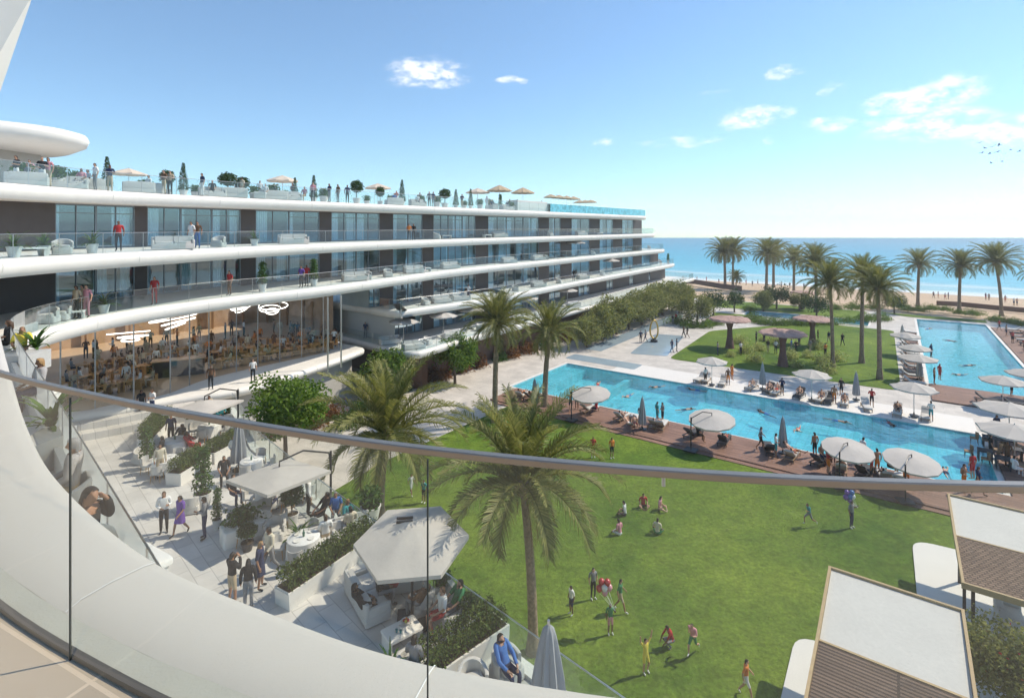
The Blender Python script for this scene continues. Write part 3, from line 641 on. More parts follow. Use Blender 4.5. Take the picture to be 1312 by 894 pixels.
# ---------------------------------------------------------------- the balcony we stand on
bal = thing('viewing_balcony', (0, 0, 14.35)); FZ = 14.35
RP = smooth_path(VV([(-6.2, 4.6), (-4.6, 3.7), (-3.2, 2.86), (-2.21, 2.29), (-1.43, 1.925), (-.897, 1.714), (-.475, 1.567), (-.121, 1.469), (.194, 1.4), (.485, 1.351), (.763, 1.3175), (1.037, 1.297), (1.4, 1.285), (2.2, 1.3), (3.2, 1.4)]), 6)
OUT = smooth_path(VV([(-15, 14.7), (-13, 13.1), (-10.8, 11.1), (-8, 8.3), (-5.4, 5.75), (-3.95, 4.35), (-2.99, 3.5), (-1.9, 2.72), (-1.1, 2.32), (-.35, 2.03), (.6, 1.85), (1.6, 1.78), (3.2, 1.85)]), 6)
def bp(name, m, mats, parent=bal, smooth=None):
    o = m.build(name, mats, parent, smooth=smooth)
    if parent is bal: o.location = (0, 0, -FZ)
    return o
m = MB(); poly = [(p.x, p.y) for p in RP]+[(3.2, -3), (-14, -3), (-14, 12)]
m.prism([p for p in poly], FZ-.5, FZ); bp('floor', m, BFLOOR)
# ledge outside the glass: stone channel, then the broad white nosing
def nearest(p, P): return min(P, key=lambda q: (q-p).length)
RPo = offset(RP, .0)
inner = []; 
CH = smooth_path(VV([(-15.6, 14.0), (-11.6, 10.4), (-6.3, 5.0), (-4.7, 4.02), (-3.3, 3.1), (-2.33, 2.49), (-1.55, 2.11), (-1.0, 1.9), (-.56, 1.745), (-.19, 1.645), (.14, 1.57), (.45, 1.52), (.74, 1.487), (1.03, 1.465), (1.4, 1.455), (2.2, 1.47), (3.2, 1.57)]), 6)
m = MB(); seg = [[(p.x, p.y), (nearest(p, CH).x, nearest(p, CH).y)] for p in RP]
m.sweep([[(a[0], a[1], FZ-.004), (b[0], b[1], FZ-.004)] for a, b in seg]); m.f = [f[::-1] if False else f for f in m.f]
bp('channel', m, STRIP)
m = MB(); rows = []
for i, p in enumerate(OUT):
    q = nearest(p, CH); n = normals(OUT)[i]; d = (p-q)
    row = [(q.x, q.y, FZ-.004), (q.x+d.x*.15, q.y+d.y*.15, FZ+.015)]
    row += [(q.x+d.x*f, q.y+d.y*f, FZ+dz) for f, dz in ((.45, .02), (.8, .012), (.94, .0), (.985, -.02), (1.0, -.07), (1.0, -.3), (.97, -.5), (.88, -.7), (.6, -.85))]
    rows.append(row)
m.sweep(rows); bp('ledge', m, LEDGE, smooth=60)
# glass, joints and handrail
m = MB(); GP = offset(RP, -.012)
m.sweep([[(p.x, p.y, FZ-.04), (p.x, p.y, FZ+1.015)] for p in GP]); bp('glass_railing', m, NEARG)
BRASS = solid('bronze_rail', (.20, .165, .125), .30, .15, 8, metal=.75)
def flat_rail(P, z, w, h):
    rows = []; nn = normals(P)
    for p, n in zip(P, nn):
        rows.append([(p.x+n.x*a*w/2, p.y+n.y*a*w/2, z+b*h) for a, b in ((-1, .15), (-.85, 0), (.85, 0), (1, .15), (1, .82), (.8, 1), (-.8, 1), (-1, .82))])
    m = MB(); m.sweep(rows, closed=True); return m
rail = bp('handrail', flat_rail(RP, FZ+1.010, .025, .020), solid('satin_rail', (.34, .28, .225), .34, .2, 3, metal=.8), smooth=30)
for i in (int(len(RP)*.62),):
    m = MB(); p = RP[i]; m.tube([(p.x, p.y, FZ+.985), (p.x, p.y, FZ+1.015)], .005, 8); m.build('bracket', STEEL, rail)
for px in (90, 548):
    p = ray_hit(GP, px)[0]; m = MB(); m.box((p.x, p.y, FZ+.49), (.004, .007, 1.02)); bp('glass_joint', m, solid('joint_gasket', (.05, .05, .045), .5, .1, 5))
m = MB(); PC = offset(RP, .006); m.sweep([[(p.x+n.x*a, p.y+n.y*a, FZ+z) for a, z in ((-.012, 0), (-.012, .02), (.012, .02), (.012, 0))] for p, n in zip(PC, normals(PC))]); bp('base_channel', m, DARKM)
for px, py in ((262, 742),):
    pass
m = MB()                                                            # pale joints across the ledge
for px in (205, -40, 560):
    h = ray_hit(OUT, px)
    if h:
        p = h[0]; q = nearest(p, CH); d = p-q; t = Vector((-d.y, d.x)).normalized()*.0025
        pts = [(q+d*f, FZ+dz+.005) for f, dz in ((.0, -.003), (.15, .017), (.45, .022), (.8, .014), (.94, .002), (.985, -.018))]
        m.sweep([[(a.x-t.x, a.y-t.y, z), (a.x+t.x, a.y+t.y, z)] for a, z in pts])
if m.v: bp('ledge_joint', m, solid('joint_sealant', (.88, .87, .84), .5, .03, 4))
# slanting white fin beside the balcony
m = MB(); fin = [(-4.95, 16.9), (-4.50, 18.22), (-3.75, 20.8), (-9, 20.8), (-9.5, 14.3), (-5.9, 14.0)]
fy = lambda x: 5.0 if x > -5 else 5.0+(x+4.95)*.9
vs = [(x, fy(x), z) for x, z in fin]+[(x*1.06-.12, fy(x)+.3, z) for x, z in fin]; n = len(fin)
m.add(vs, [tuple(range(n)), tuple(range(2*n-1, n-1, -1))]+[((i+1) % n, i, n+i, n+(i+1) % n) for i in range(n)]); bp('fin', m, solid('fin_render', (.74, .72, .68), .6, .05, .7, .06, 60))
tag(bal, 'our own curved balcony with glass railing, bronze handrail and broad white ledge', 'balcony')
# ---------------------------------------------------------------- furniture kinds
def parasol(name='parasol', r=1.5, h=2.3, n=8, rise=.45, mat=CANV, square=False):
    t = thing(name, (0, 0, 0))
    m = MB(); k = n*4
    def ring(rr, z):
        out = []
        for i in range(k):
            f = (i % 4)/4; seg = PI/n; q = math.cos(seg)/math.cos(2*seg*f-seg); sag = math.sin(PI*f); out.append((rr*q*(1-.04*sag*(rr/r)**3)*math.cos(2*PI*i/k), rr*q*(1-.04*sag*(rr/r)**3)*math.sin(2*PI*i/k), z-.05*sag*(rr/r)))
        return out
    rings = [ring(.04, h+rise), ring(r*.35, h+rise*.70), ring(r*.7, h+rise*.33), ring(r, h), ring(r*1.005, h-.10), ring(r*.99, h-.10), ring(r*.98, h-.02), ring(r*.3, h+rise*.68)]
    vs = [p for q in rings for p in q]; fs = [(i*k+j, i*k+(j+1) % k, i*k+k+(j+1) % k, i*k+k+j) for i in range(len(rings)-1) for j in range(k)]
    m.add(vs, [f[::-1] for f in fs]+[tuple(range(k))]); m.build('canopy', mat, t, smooth=14)
    m = MB(); m.tube([(0, 0, .05), (0, 0, h+rise+.06)], .028, 8); m.build('pole', STEEL, t, smooth=40)
    for i in range(n if not square else 8):
        a = 2*PI*i/n; m = MB(); m.tube([(0, 0, h+rise-.06), (r*.94*math.cos(a), r*.94*math.sin(a), h-.01)], .012, 4); m.build('rib', STEEL, t)
    m = MB(); m.lathe([(.3, 0), (.3, .06), (.05, .09), (.04, .3)], 16); m.build('base', DARKM, t, smooth=40)
    return Kind(t)
def cantilever(name, r=1.75, n=6, h=2.5, mast=(2.0, 0), tilt=0.0, rise=.4, mat=CANV):
    """side-post parasol: mast stands at mast, the arm reaches over to the canopy hub above the origin"""
    t = thing(name, (0, 0, 0)); mx = Matrix.Rotation(tilt, 3, 'X')
    k = n*4
    def ring(rr, z):
        out = []
        for i in range(k):
            a = 2*PI*i/k; s = (i % 4)/4; seg = PI/n; rad = rr*math.cos(seg)/math.cos(((a) % (2*seg))-seg)
            out.append(tuple(mx @ Vector((rad*math.cos(a), rad*math.sin(a), z))+Vector((0, 0, h))))
        return out
    rings = [ring(.05, rise), ring(r*.4, rise*.62), ring(r*.75, rise*.24), ring(r, 0), ring(r, -.12), ring(r*.985, -.12), ring(r*.97, -.03), ring(r*.3, rise*.66)]
    m = MB(); m.add([p for q in rings for p in q], [(i*k+j, i*k+k+j, i*k+k+(j+1) % k, i*k+(j+1) % k) for i in range(len(rings)-1) for j in range(k)]+[tuple(range(k))]); m.build('canopy', mat, t, smooth=20)
    for i in range(n):
        a = 2*PI*i/n; m = MB(); m.tube([mx @ Vector((0, 0, rise-.06))+Vector((0, 0, h)), mx @ Vector((r*.95*math.cos(a), r*.95*math.sin(a), -.04))+Vector((0, 0, h))], .016, 4); m.build('rib', DARKM, t)
    if mast is None:
        m = MB(); m.tube([(0, 0, .05), (0, 0, h+rise)], .04, 8); m.build('mast', DARKM, t, smooth=40)
        for q in (-.09, .09): m = MB(); m.box(mx @ Vector((-.25, .55+q, rise*.72))+Vector((0, 0, h)), (.5, .05, .07)); m.build('bracket', DARKM, t)
        m = MB(); m.box((0, 0, .04), (.9, .9, .08)); m.build('base', DARKM, t); return Kind(t)
    X, Y = mast; m = MB(); m.tube([(X, Y, .05), (X, Y, h+.35)], .05, 8); m.build('mast', DARKM, t, smooth=40)
    m = MB(); m.tube([(X, Y, h-.35), (X*.96, Y*.96, h+.3), (X*.45, Y*.45, h+rise+.38), (0, 0, h+rise+.22), (0, 0, h+rise-.05)], .038, 6); m.build('arm', DARKM, t, smooth=40)
    m = MB(); m.box((X, Y, .04), (.9, .9, .08)); m.build('base', DARKM, t)
    return Kind(t)
def closed_parasol(h=2.5, r=.30, mat=CANG, n=8):
    t = thing('closed_parasol', (0, 0, 0)); k = 32; m = MB(); rings = []
    for f, z in ((.12, h), (.34, h-.10), (.5, h-.35), (.72, h-.9), (.95, h*.42), (1.05, h*.2), (.9, h*.17)):
        rings.append([(r*f*(1+.20*math.cos(n*2*PI*i/k)*min(1, f*1.4))*math.cos(2*PI*i/k), r*f*(1+.20*math.cos(n*2*PI*i/k)*min(1, f*1.4))*math.sin(2*PI*i/k), z) for i in range(k)])
    m.add([p for q in rings for p in q], [(i*k+j, i*k+k+j, i*k+k+(j+1) % k, i*k+(j+1) % k) for i in range(len(rings)-1) for j in range(k)]+[tuple(range(k)), tuple(range(len(rings)*k-1, len(rings)*k-k-1, -1))])
    m.build('canopy', mat, t, smooth=50)
    m = MB(); m.tube([(0, 0, .05), (0, 0, h+.12)], .03, 8); m.build('pole', STEEL, t)
    m = MB(); m.lathe([(.3, 0), (.3, .06), (.05, .09), (.04, .25)], 14); m.build('base', DARKM, t)
    return Kind(t)
def mushroom():
    t = thing('thatched_shelter', (0, 0, 0)); m = MB()
    m.lathe([(.62, 0), (.55, .3), (.36, 1.5), (.30, 2.6), (.5, 3.4), (.9, 3.75)], 14); m.build('stem', solid('shelter_stem', (.16, .09, .075), .9, .3, 5, .4, 25), t, smooth=50)
    rg = random.Random(3); m = MB(); n = 40; rings = []
    for f, z in ((.02, 4.22), (.35, 4.18), (.7, 4.07), (.95, 3.92), (1.02, 3.76), (.93, 3.68), (.3, 3.72)):
        rings.append([(2.5*f*(1+rg.uniform(-.05, .05)*f)*math.cos(2*PI*i/n), 2.5*f*(1+rg.uniform(-.05, .05)*f)*math.sin(2*PI*i/n), z+rg.uniform(-.06, .06)*f) for i in range(n)])
    m.add([p for q in rings for p in q], [(i*n+j, i*n+n+j, i*n+n+(j+1) % n, i*n+(j+1) % n) for i in range(len(rings)-1) for j in range(n)]+[tuple(range(n))])
    for _ in range(1500):   # straw ends
        a = rg.uniform(0, 2*PI); f = rg.uniform(.1, 1.02)**.6; z = 4.22-.40*f**2.2; r_ = 2.5*f; l = .28; w = .03
        p = Vector((r_*math.cos(a), r_*math.sin(a), z+.02)); d = Vector((math.cos(a), math.sin(a), -.35-.9*f*f)).normalized(); s_ = Vector((-math.sin(a), math.cos(a), rg.uniform(-.3, .3)))*w
        m.add([p-s_, p+s_, p+d*l*rg.uniform(.6, 1.3)+Vector((0, 0, rg.uniform(-.03, .06)))], [(0, 1, 2)])
    m.build('canopy', THAT, t)
    return Kind(t)
def lounger(mat=UPH, fr=WICK):
    t = thing('sun_lounger', (0, 0, 0)); m = MB()          # head end towards +Y
    for x in (-.3, .3): m.box((x, 0, .27), (.05, 1.95, .06))
    for y in (-.95, -.3, .35, .95): m.box((0, y, .27), (.55, .05, .05))
    m.build('frame', fr, t)
    for x in (-.29, .29):
        for y in (-.85, .8): q = MB(); q.box((x, y, .12), (.05, .06, .24)); q.build('leg', fr, t)
    m = MB(); m.rbox((0, -.33, .355), (.6, 1.28, .10), .04); m.build('mattress', mat, t, smooth=35)
    m = MB(); M = Matrix.Rotation(R(38), 3, 'X'); m.box(Vector((0, .58, .56)), (.6, .74, .09), M=M); m.build('backrest', mat, t)
    m = MB(); m.box(Vector((0, .78, .78)), (.5, .2, .07), M=M); m.build('pillow', mat, t)
    return Kind(t)
def sofa(w=1.9, name='sofa', mat=UPH):
    t = thing(name, (0, 0, 0))       # faces -Y
    m = MB(); m.rbox((0, 0, .21), (w, .85, .30), .05); m.build('base', mat, t, smooth=35)
    n = max(1, int(w/.75)); cw = (w-.34)/n
    for i in range(n):
        q = MB(); q.rbox((-w/2+.17+cw*(i+.5), -.06, .42), (cw-.02, .68, .13), .05); q.build('seat_cushion', mat, t, smooth=35)
        q = MB(); q.box(Vector((-w/2+.17+cw*(i+.5), .24, .62)), (cw-.04, .16, .36), M=Matrix.Rotation(R(-12), 3, 'X')); q.build('back_cushion', mat, t)
    q = MB(); q.rbox((0, .36, .55), (w, .14, .42), .05); q.build('backrest', mat, t, smooth=35)
    for s in (-1, 1): q = MB(); q.rbox((s*(w/2-.075), -.04, .47), (.15, .76, .24), .05); q.build('armrest', mat, t, smooth=35)
    return Kind(t)
def low_table(w=1.1, d=.7, h=.42, mat=WHITE, name='coffee_table'):
    t = thing(name, (0, 0, 0)); m = MB(); m.rbox((0, 0, h-.04), (w, d, .08), .04); m.build('tabletop', mat, t, smooth=35)
    for x in (-1, 1): q = MB(); q.box((x*(w/2-.06), 0, (h-.08)/2), (.07, d-.1, h-.085)); q.build('leg', mat, t)
    return Kind(t)
def cloth_table(r=.6, h=.75):
    t = thing('dining_table', (0, 0, 0)); m = MB(); k = 32; rings = []
    for f, z, wv in ((.02, h, 0), (.96, h, 0), (1.0, h-.02, 0), (1.03, h-.2, .03), (1.07, .15, .07)):
        rings.append([(r*f*(1+wv*math.cos(8*2*PI*i/k))*math.cos(2*PI*i/k), r*f*(1+wv*math.cos(8*2*PI*i/k))*math.sin(2*PI*i/k), z) for i in range(k)])
    m.add([p for q in rings for p in q], [(i*k+j, i*k+k+j, i*k+k+(j+1) % k, i*k+(j+1) % k) for i in range(len(rings)-1) for j in range(k)]+[tuple(range(k))])
    m.build('tablecloth', solid('table_linen', (.74, .73, .71), .85, .04, 4), t, smooth=40)
    m = MB(); m.lathe([(.3, 0), (.3, .04), (.05, .06), (.05, h-.02)], 12); m.build('pedestal', DARKM, t)
    for i in range(4):
        a = PI/2*i+.4; q = MB(); q.lathe([(.0, h+.012), (.06, h+.012), (.12, h+.022), (.125, h+.03), (.0, h+.02)], 14, (r*.6*math.cos(a), r*.6*math.sin(a), 0)); q.build('plate', WHITE, t)
    q = MB(); q.lathe([(.04, h+.01), (.05, h+.16), (.02, h+.2), (.02, h+.28)], 10); q.build('bottle', solid('green_bottle', (.05, .14, .09), .1, .1, 5), t)
    return Kind(t)
def chair(mat=UPH, legm=WOOD, name='dining_chair'):
    t = thing(name, (0, 0, 0)); m = MB(); m.rbox((0, 0, .44), (.48, .46, .08), .04); m.build('seat', mat, t, smooth=35)
    m = MB(); rows = []
    for i in range(9):
        a = R(200+140*i/8); a = R(20+140*i/8); rows.append([(.25*math.cos(a)*q, .24*math.sin(a)*q, z) for q, z in ((1.0, .46), (1.06, .84), (1.16, .84), (1.1, .46))])
    m.sweep(rows, closed=True); m.build('backrest', mat, t, smooth=50)
    for x in (-1, 1):
        for y in (-1, 1): q = MB(); q.tube([(x*.19, y*.18, .41), (x*.22, y*.22, 0)], [.02, .014], 6); q.build('leg', legm, t)
    return Kind(t)
def tub_chair(mat=UPH):
    t = thing('armchair', (0, 0, 0)); m = MB(); m.rbox((0, 0, .2), (.78, .74, .32), .08); m.build('base', mat, t, smooth=35)
    m = MB(); rows = []
    for i in range(15):
        a = R(-25+230*i/14); h_ = .62+.16*max(0, math.sin(a)); rows.append([(.33*math.cos(a), .32*math.sin(a), .3), (.33*math.cos(a), .32*math.sin(a), h_-.02), (.38*math.cos(a), .37*math.sin(a), h_), (.43*math.cos(a), .42*math.sin(a), h_-.02), (.43*math.cos(a), .42*math.sin(a), .3)])
    m.sweep(rows, closed=True); m.add(rows[0], [(4, 3, 2, 1, 0)]); m.add(rows[-1], [(0, 1, 2, 3, 4)]); m.build('backrest', mat, t, smooth=50)
    m = MB(); m.rbox((0, -.04, .42), (.6, .6, .12), .06); m.build('seat_cushion', mat, t, smooth=35)
    return Kind(t)
def pot_profile(m, r, h, mi=0):
    m.lathe([(r*.66, 0), (r*.7, .02), (r*1.0, h-.03), (r*1.04, h-.03), (r*1.04, h), (r*.93, h), (r*.92, h-.06)], 18, mi=mi)
def leaf_cloud(m, n, size, fn, rnd, w=.5, mi=0, tri=False):
    for _ in range(n):
        p = fn(rnd); a = rnd.uniform(0, 2*PI); e = rnd.uniform(-.9, 1.2)
        d = Vector((math.cos(a)*math.cos(e), math.sin(a)*math.cos(e), math.sin(e))); s_ = d.cross(Vector((rnd.uniform(-1, 1), rnd.uniform(-1, 1), rnd.uniform(-.3, 1)))).normalized()
        l = size*rnd.uniform(.6, 1.35); q = l*w*.5; c = p+d*l*.5+Vector((0, 0, -.08*l))
        m.add([p, c+s_*q, p+d*l+Vector((0, 0, -.22*l)), c-s_*q], [(0, 1, 2, 3)], mi)
def blade_plant(m, n, l, z0, rnd, w=.035, spread=1.0, mi=0):
    for i in range(n):
        a = rnd.uniform(0, 2*PI); e = R(rnd.uniform(15, 85)); L_ = l*rnd.uniform(.6, 1.1); p = Vector((0, 0, z0)); pts = []; hd = Vector((math.cos(a), math.sin(a), 0)); s_ = Vector((-math.sin(a), math.cos(a), 0))
        for k in range(5):
            ww = w*(1-abs(k/4-.35)*1.3); pts.append((p-s_*max(.004, ww), p+s_*max(.004, ww))); p = p+(hd*math.cos(e)*spread+Vector((0, 0, math.sin(e))))*L_/4; e -= R(18)
        for k in range(4): m.add([pts[k][0], pts[k][1], pts[k+1][1], pts[k+1][0]], [(0, 1, 2, 3)], mi)
def potted(kind, pot=POTW, r=.25, h=.5, seed=1):
    t = thing('potted_plant', (0, 0, 0)); m = MB(); pot_profile(m, r, h); m.build('pot', pot, t, smooth=35)
    m = MB(); m.lathe([(r*.92, h-.05), (r*.1, h-.03)], 14); m.build('soil', SOIL, t)
    rnd = random.Random(seed); m = MB(); mat = LEAFP
    if kind == 'blade': blade_plant(m, 34, .85, h-.04, rnd, .045)
    elif kind == 'ball':
        def fn(q):
            while True:
                v = Vector((q.uniform(-1, 1), q.uniform(-1, 1), q.uniform(-1, 1)))
                if .45 < v.length < 1: return v*.40+Vector((0, 0, h+.75))
        leaf_cloud(m, 1300, .11, fn, rnd); mat = LEAFD
        q = MB(); q.tube([(0, 0, h-.05), (.01, 0, h+.7)], .025, 6); q.build('stem', TBARK, t)
    elif kind == 'cone':
        def fn(q):
            z = q.random()**1.4; a = q.uniform(0, 2*PI); rr = .30*(1-z)**.8*q.uniform(.65, 1.05)+.02
            return Vector((rr*math.cos(a), rr*math.sin(a), h+.05+z*1.75))
        leaf_cloud(m, 1100, .10, fn, rnd); mat = LEAFD
        q = MB(); q.tube([(0, 0, h-.05), (0, 0, h+1.5)], [.03, .01], 6); q.build('stem', TBARK, t)
    elif kind == 'bush':
        def fn(q):
            v = Vector((q.gauss(0, .5), q.gauss(0, .5), q.uniform(0, 1))); return Vector((v.x*.30, v.y*.30, h+v.z*.5))
        leaf_cloud(m, 380, .16, fn, rnd)
    elif kind == 'tall':
        def fn(q):
            z = q.random(); a = q.uniform(0, 2*PI); rr = q.uniform(.05, .34)*(1.1-.5*z); return Vector((rr*math.cos(a), rr*math.sin(a), h+.1+z*1.5))
        leaf_cloud(m, 900, .13, fn, rnd)
        q = MB(); q.tube([(0, 0, h-.05), (.02, 0, h+1.4)], [.035, .012], 6); q.build('stem', TBARK, t)
    m.build('leaves', mat, t)
    return Kind(t)
def trough(lx, w=.7, h=.55, hh=.55, seed=1, mat=LEAFH, name='hedge_planter', box=WHITE):
    t = thing(name, (0, 0, 0)); m = MB(); m.box((0, 0, h/2), (lx, w, h), top=1.02)
    for s in (-1, 1): m.box((0, s*(w/2-.02), h+.02), (lx*1.02, .06, .04)); m.box((s*(lx/2-.02), 0, h+.021), (.06, w-.1, .042))
    m.build('planter_box', box, t); m = MB(); m.box((0, 0, h+.02), (lx*1.02-.1, w-.1, .05)); m.build('soil', SOIL, t); rnd = random.Random(seed); m = MB()
    def fn(q): return Vector((q.uniform(-.5, .5)*(lx-.05), (q.random()**.5*q.choice((-1, 1)))*.5*(w-.02), h+.02+(q.random()**.55)*hh*(1+.12*math.sin(q.uniform(0, 6)))))
    leaf_cloud(m, int(1300*lx), .095, fn, rnd, .55)
    m.build('hedge', mat, t)
    return Kind(t)
# ---------------------------------------------------------------- trees
def palm_kind(seed, H, L_=3.0, nf=64, nl=36, lean=.25, mat=PALMF, tr=1.0):
    rnd = random.Random(seed); t = thing('palm_tree', (0, 0, 0)); m = MB()
    n = 16; a0 = rnd.uniform(0, 2*PI); path = []; rad = []
    for i in range(n+1):
        f = i/n; b = lean*f*f; path.append((b*math.cos(a0), b*math.sin(a0), H*f)); rad.append(tr*(.21-.06*f+.10*max(0, .12-f)/.12)*(1+.05*(i % 2)))
    m.tube(path, rad, 12); top = Vector(path[-1])
    m.lathe([(.16, -.5), (.26, -.25), (.30, 0), (.22, .25), (.08, .5)], 12, top); m.build('trunk', BARK, t, smooth=50)
    m = MB()
    for i in range(nf):
        g = (i+.5)/nf; az = i*2.39996+rnd.uniform(-.2, .2)
        e = R(87-108*g**1.2+rnd.uniform(-7, 7)); Lf = L_*(.74+.30*math.sin(PI*min(1, g*1.15)))*rnd.uniform(.9, 1.08)
        droop = R(38+72*g)*rnd.uniform(.8, 1.15); hd = Vector((math.cos(az), math.sin(az), 0)); sd_ = Vector((-math.sin(az), math.cos(az), 0))
        twist = rnd.uniform(-.5, .5); p = top+Vector((hd.x*.14, hd.y*.14, .1)); K = 12; pts = []; dirs = []
        for k in range(K+1):
            s_ = k/K; ee = e-droop*s_**1.6; d = hd*math.cos(ee)+Vector((0, 0, math.sin(ee))); pts.append(p.copy()); dirs.append(d); p = p+d*Lf/K+sd_*twist*.02*s_*Lf/K*6
        m.tube(pts, [.035*(1-.85*k/K)+.004 for k in range(K+1)], 4)
        for j in range(nl):
            s_ = .12+.88*j/(nl-1); kk = min(K-1, int(s_*K)); q = pts[kk].lerp(pts[kk+1], s_*K-kk); d = dirs[kk]; up = sd_.cross(d)
            if up.z < 0: up = -up
            ll = .58*L_/3*(.35+.75*math.sin(PI*(.06+.86*s_)**.9))*rnd.uniform(.85, 1.15)
            for sgn in (-1, 1):
                dd = (sd_*sgn*(.80-.25*s_)+d*(.55+.45*s_)+up*rnd.uniform(.12, .42)).normalized(); w = d*(.024*L_/3)
                mid = q+dd*ll*.55+up*.02; tip = q+dd*ll-Vector((0, 0, ll*rnd.uniform(.12, .38)))
                m.add([q-w, q+w, mid+w*.8, tip, mid-w*.8], [(0, 1, 2, 4), (4, 2, 3)])
    m.build('crown', mat, t); m = MB()
    for i in range(9):                                             # dry fronds hanging under the crown
        az = rnd.uniform(0, 2*PI); hd = Vector((math.cos(az), math.sin(az), 0)); sd_ = Vector((-hd.y, hd.x, 0)); e = R(rnd.uniform(-50, -15)); p = top+hd*.15-Vector((0, 0, .1)); Lf = L_*rnd.uniform(.4, .62); pts = []
        for k in range(7): pts.append(p.copy()); p = p+(hd*math.cos(e)+Vector((0, 0, math.sin(e))))*Lf/6; e = max(R(-86), e-R(12))
        m.tube(pts, [.025*(1-.8*k/6)+.004 for k in range(7)], 4)
        for j in range(16):
            s_ = .2+.8*j/15; kk = min(5, int(s_*6)); q = pts[kk].lerp(pts[kk+1], s_*6-kk); dn_ = (pts[kk+1]-pts[kk]).normalized()
            for sg in (-1, 1): w = dn_*.02; m.add([q-w, q+w, q+(sd_*sg*.6+dn_*.8).normalized()*.32*rnd.uniform(.6, 1.1)-Vector((0, 0, .06))], [(0, 1, 2)])
    m.build('dry_fronds', DRYF, t)
    return Kind(t)
def tree_kind(seed, H, r, n, leaf, mat, trunk=.11, squash=.8, clumps=16, name='broadleaf_tree', flowers=0):
    rnd = random.Random(seed); t = thing(name, (0, 0, 0)); m = MB(); cz = H-r*squash
    m.tube([(0, 0, 0), (.05, .03, cz*.4), (.02, -.04, cz*.85)], [trunk*1.25, trunk, trunk*.75], 9)
    cs = []
    for i in range(clumps):
        while True:
            v = Vector((rnd.uniform(-1, 1), rnd.uniform(-1, 1), rnd.uniform(-.8, 1)))
            if .35 < v.length < .95: break
        cs.append((Vector((v.x*r*.78, v.y*r*.78, cz+v.z*r*squash*.78)), r*rnd.uniform(.26, .44)))
    for c, q in cs[:9]:
        s_ = Vector((.02, -.04, cz*.80)); m.tube([s_, s_.lerp(c, .5)+Vector((0, 0, .1*r)), c], [trunk*.5, trunk*.3, trunk*.12], 5)
    m.build('trunk', TBARK, t, smooth=60); m = MB()
    def fn(q):
        c, rr = cs[int(q.random()*len(cs))]
        while True:
            v = Vector((q.uniform(-1, 1), q.uniform(-1, 1), q.uniform(-1, 1)))
            if .3 < v.length < 1: return c+v*rr*(1+.25*q.random())
    leaf_cloud(m, n, leaf, fn, rnd, .6); m.build('crown', mat, t)
    if flowers:
        m = MB(); leaf_cloud(m, flowers, leaf*.7, fn, rnd, .8); m.build('flowers', FLOWER, t)
    return Kind(t)
def shrub_kind(seed, r, h, n, leaf, mat, name='shrub'):
    rnd = random.Random(seed); t = thing(name, (0, 0, 0)); m = MB()
    for i in range(7):
        a = i*.9; m.tube([(0, 0, 0), (r*.3*math.cos(a), r*.3*math.sin(a), h*.4), (r*.6*math.cos(a), r*.6*math.sin(a), h*.8)], [.02, .014, .006], 4)
    m.build('stem', TBARK, t); m = MB(); ph = [rnd.uniform(0, 6) for _ in range(4)]
    def fn(q):
        a = q.uniform(0, 2*PI); u = q.random()**.4; e = math.asin(q.random()); k = 1+.22*math.sin(3*a+ph[0])+.15*math.sin(5*a+ph[1])+.12*math.sin(7*e+ph[2])
        return Vector((r*u*k*math.cos(a)*math.cos(e), r*u*k*math.sin(a)*math.cos(e), .05+h*u*k*math.sin(e)))
    leaf_cloud(m, n, leaf, fn, rnd, .55); m.build('crown', mat, t)
    return Kind(t)
# ---------------------------------------------------------------- people
CLOTH = {'white': (.72, .71, .69), 'black': (.02, .02, .022), 'navy': (.025, .035, .085), 'grey': (.22, .22, .23), 'red': (.45, .04, .04), 'pink': (.62, .28, .32), 'blue': (.06, .16, .42), 'green': (.05, .22, .09),
         'beige': (.48, .38, .26), 'purple': (.16, .08, .34), 'yellow': (.68, .55, .08), 'orange': (.68, .22, .05), 'brown': (.14, .075, .04), 'teal': (.04, .26, .28), 'patterned': (.35, .33, .32), 'cream': (.62, .55, .42)}
def cloth(c): return solid('cloth_'+c, CLOTH[c], .9, .1, 6, .1, 80)
SKINS = [solid('skin_light', (.50, .29, .20), .55, .06, 9), solid('skin_tan', (.36, .19, .115), .55, .06, 9), solid('skin_brown', (.17, .085, .05), .5, .06, 9)]
HAIRS = {'dark': solid('hair_dark', (.018, .013, .010), .6, .2, 30), 'brown': solid('hair_brown', (.07, .036, .018), .6, .2, 30), 'fair': solid('hair_fair', (.32, .19, .08), .6, .2, 30), 'grey': solid('hair_grey', (.25, .24, .23), .6, .2, 30)}
def pose(**k):
    J = dict(pel=(0, 0, .95), spi=(0, -.01, 1.12), che=(0, 0, 1.33), nec=(0, .01, 1.49), hea=(0, -.015, 1.585), top=(0, -.005, 1.71), nos=(0, -.125, 1.585))
    for s, x in (('l', -1), ('r', 1)):
        J.update({'sho'+s: (x*.175, .01, 1.43), 'elb'+s: (x*.235, .04, 1.15), 'wri'+s: (x*.245, -.04, .91), 'han'+s: (x*.245, -.065, .83), 'hip'+s: (x*.085, 0, .90), 'kne'+s: (x*.10, -.02, .49), 'ank'+s: (x*.105, .025, .085), 'toe'+s: (x*.13, -.15, .03)})
    J.update(k); return J
def shift(J, dz=0, dy=0):
    return {k: (v[0], v[1]+dy, v[2]+dz) for k, v in J.items()}
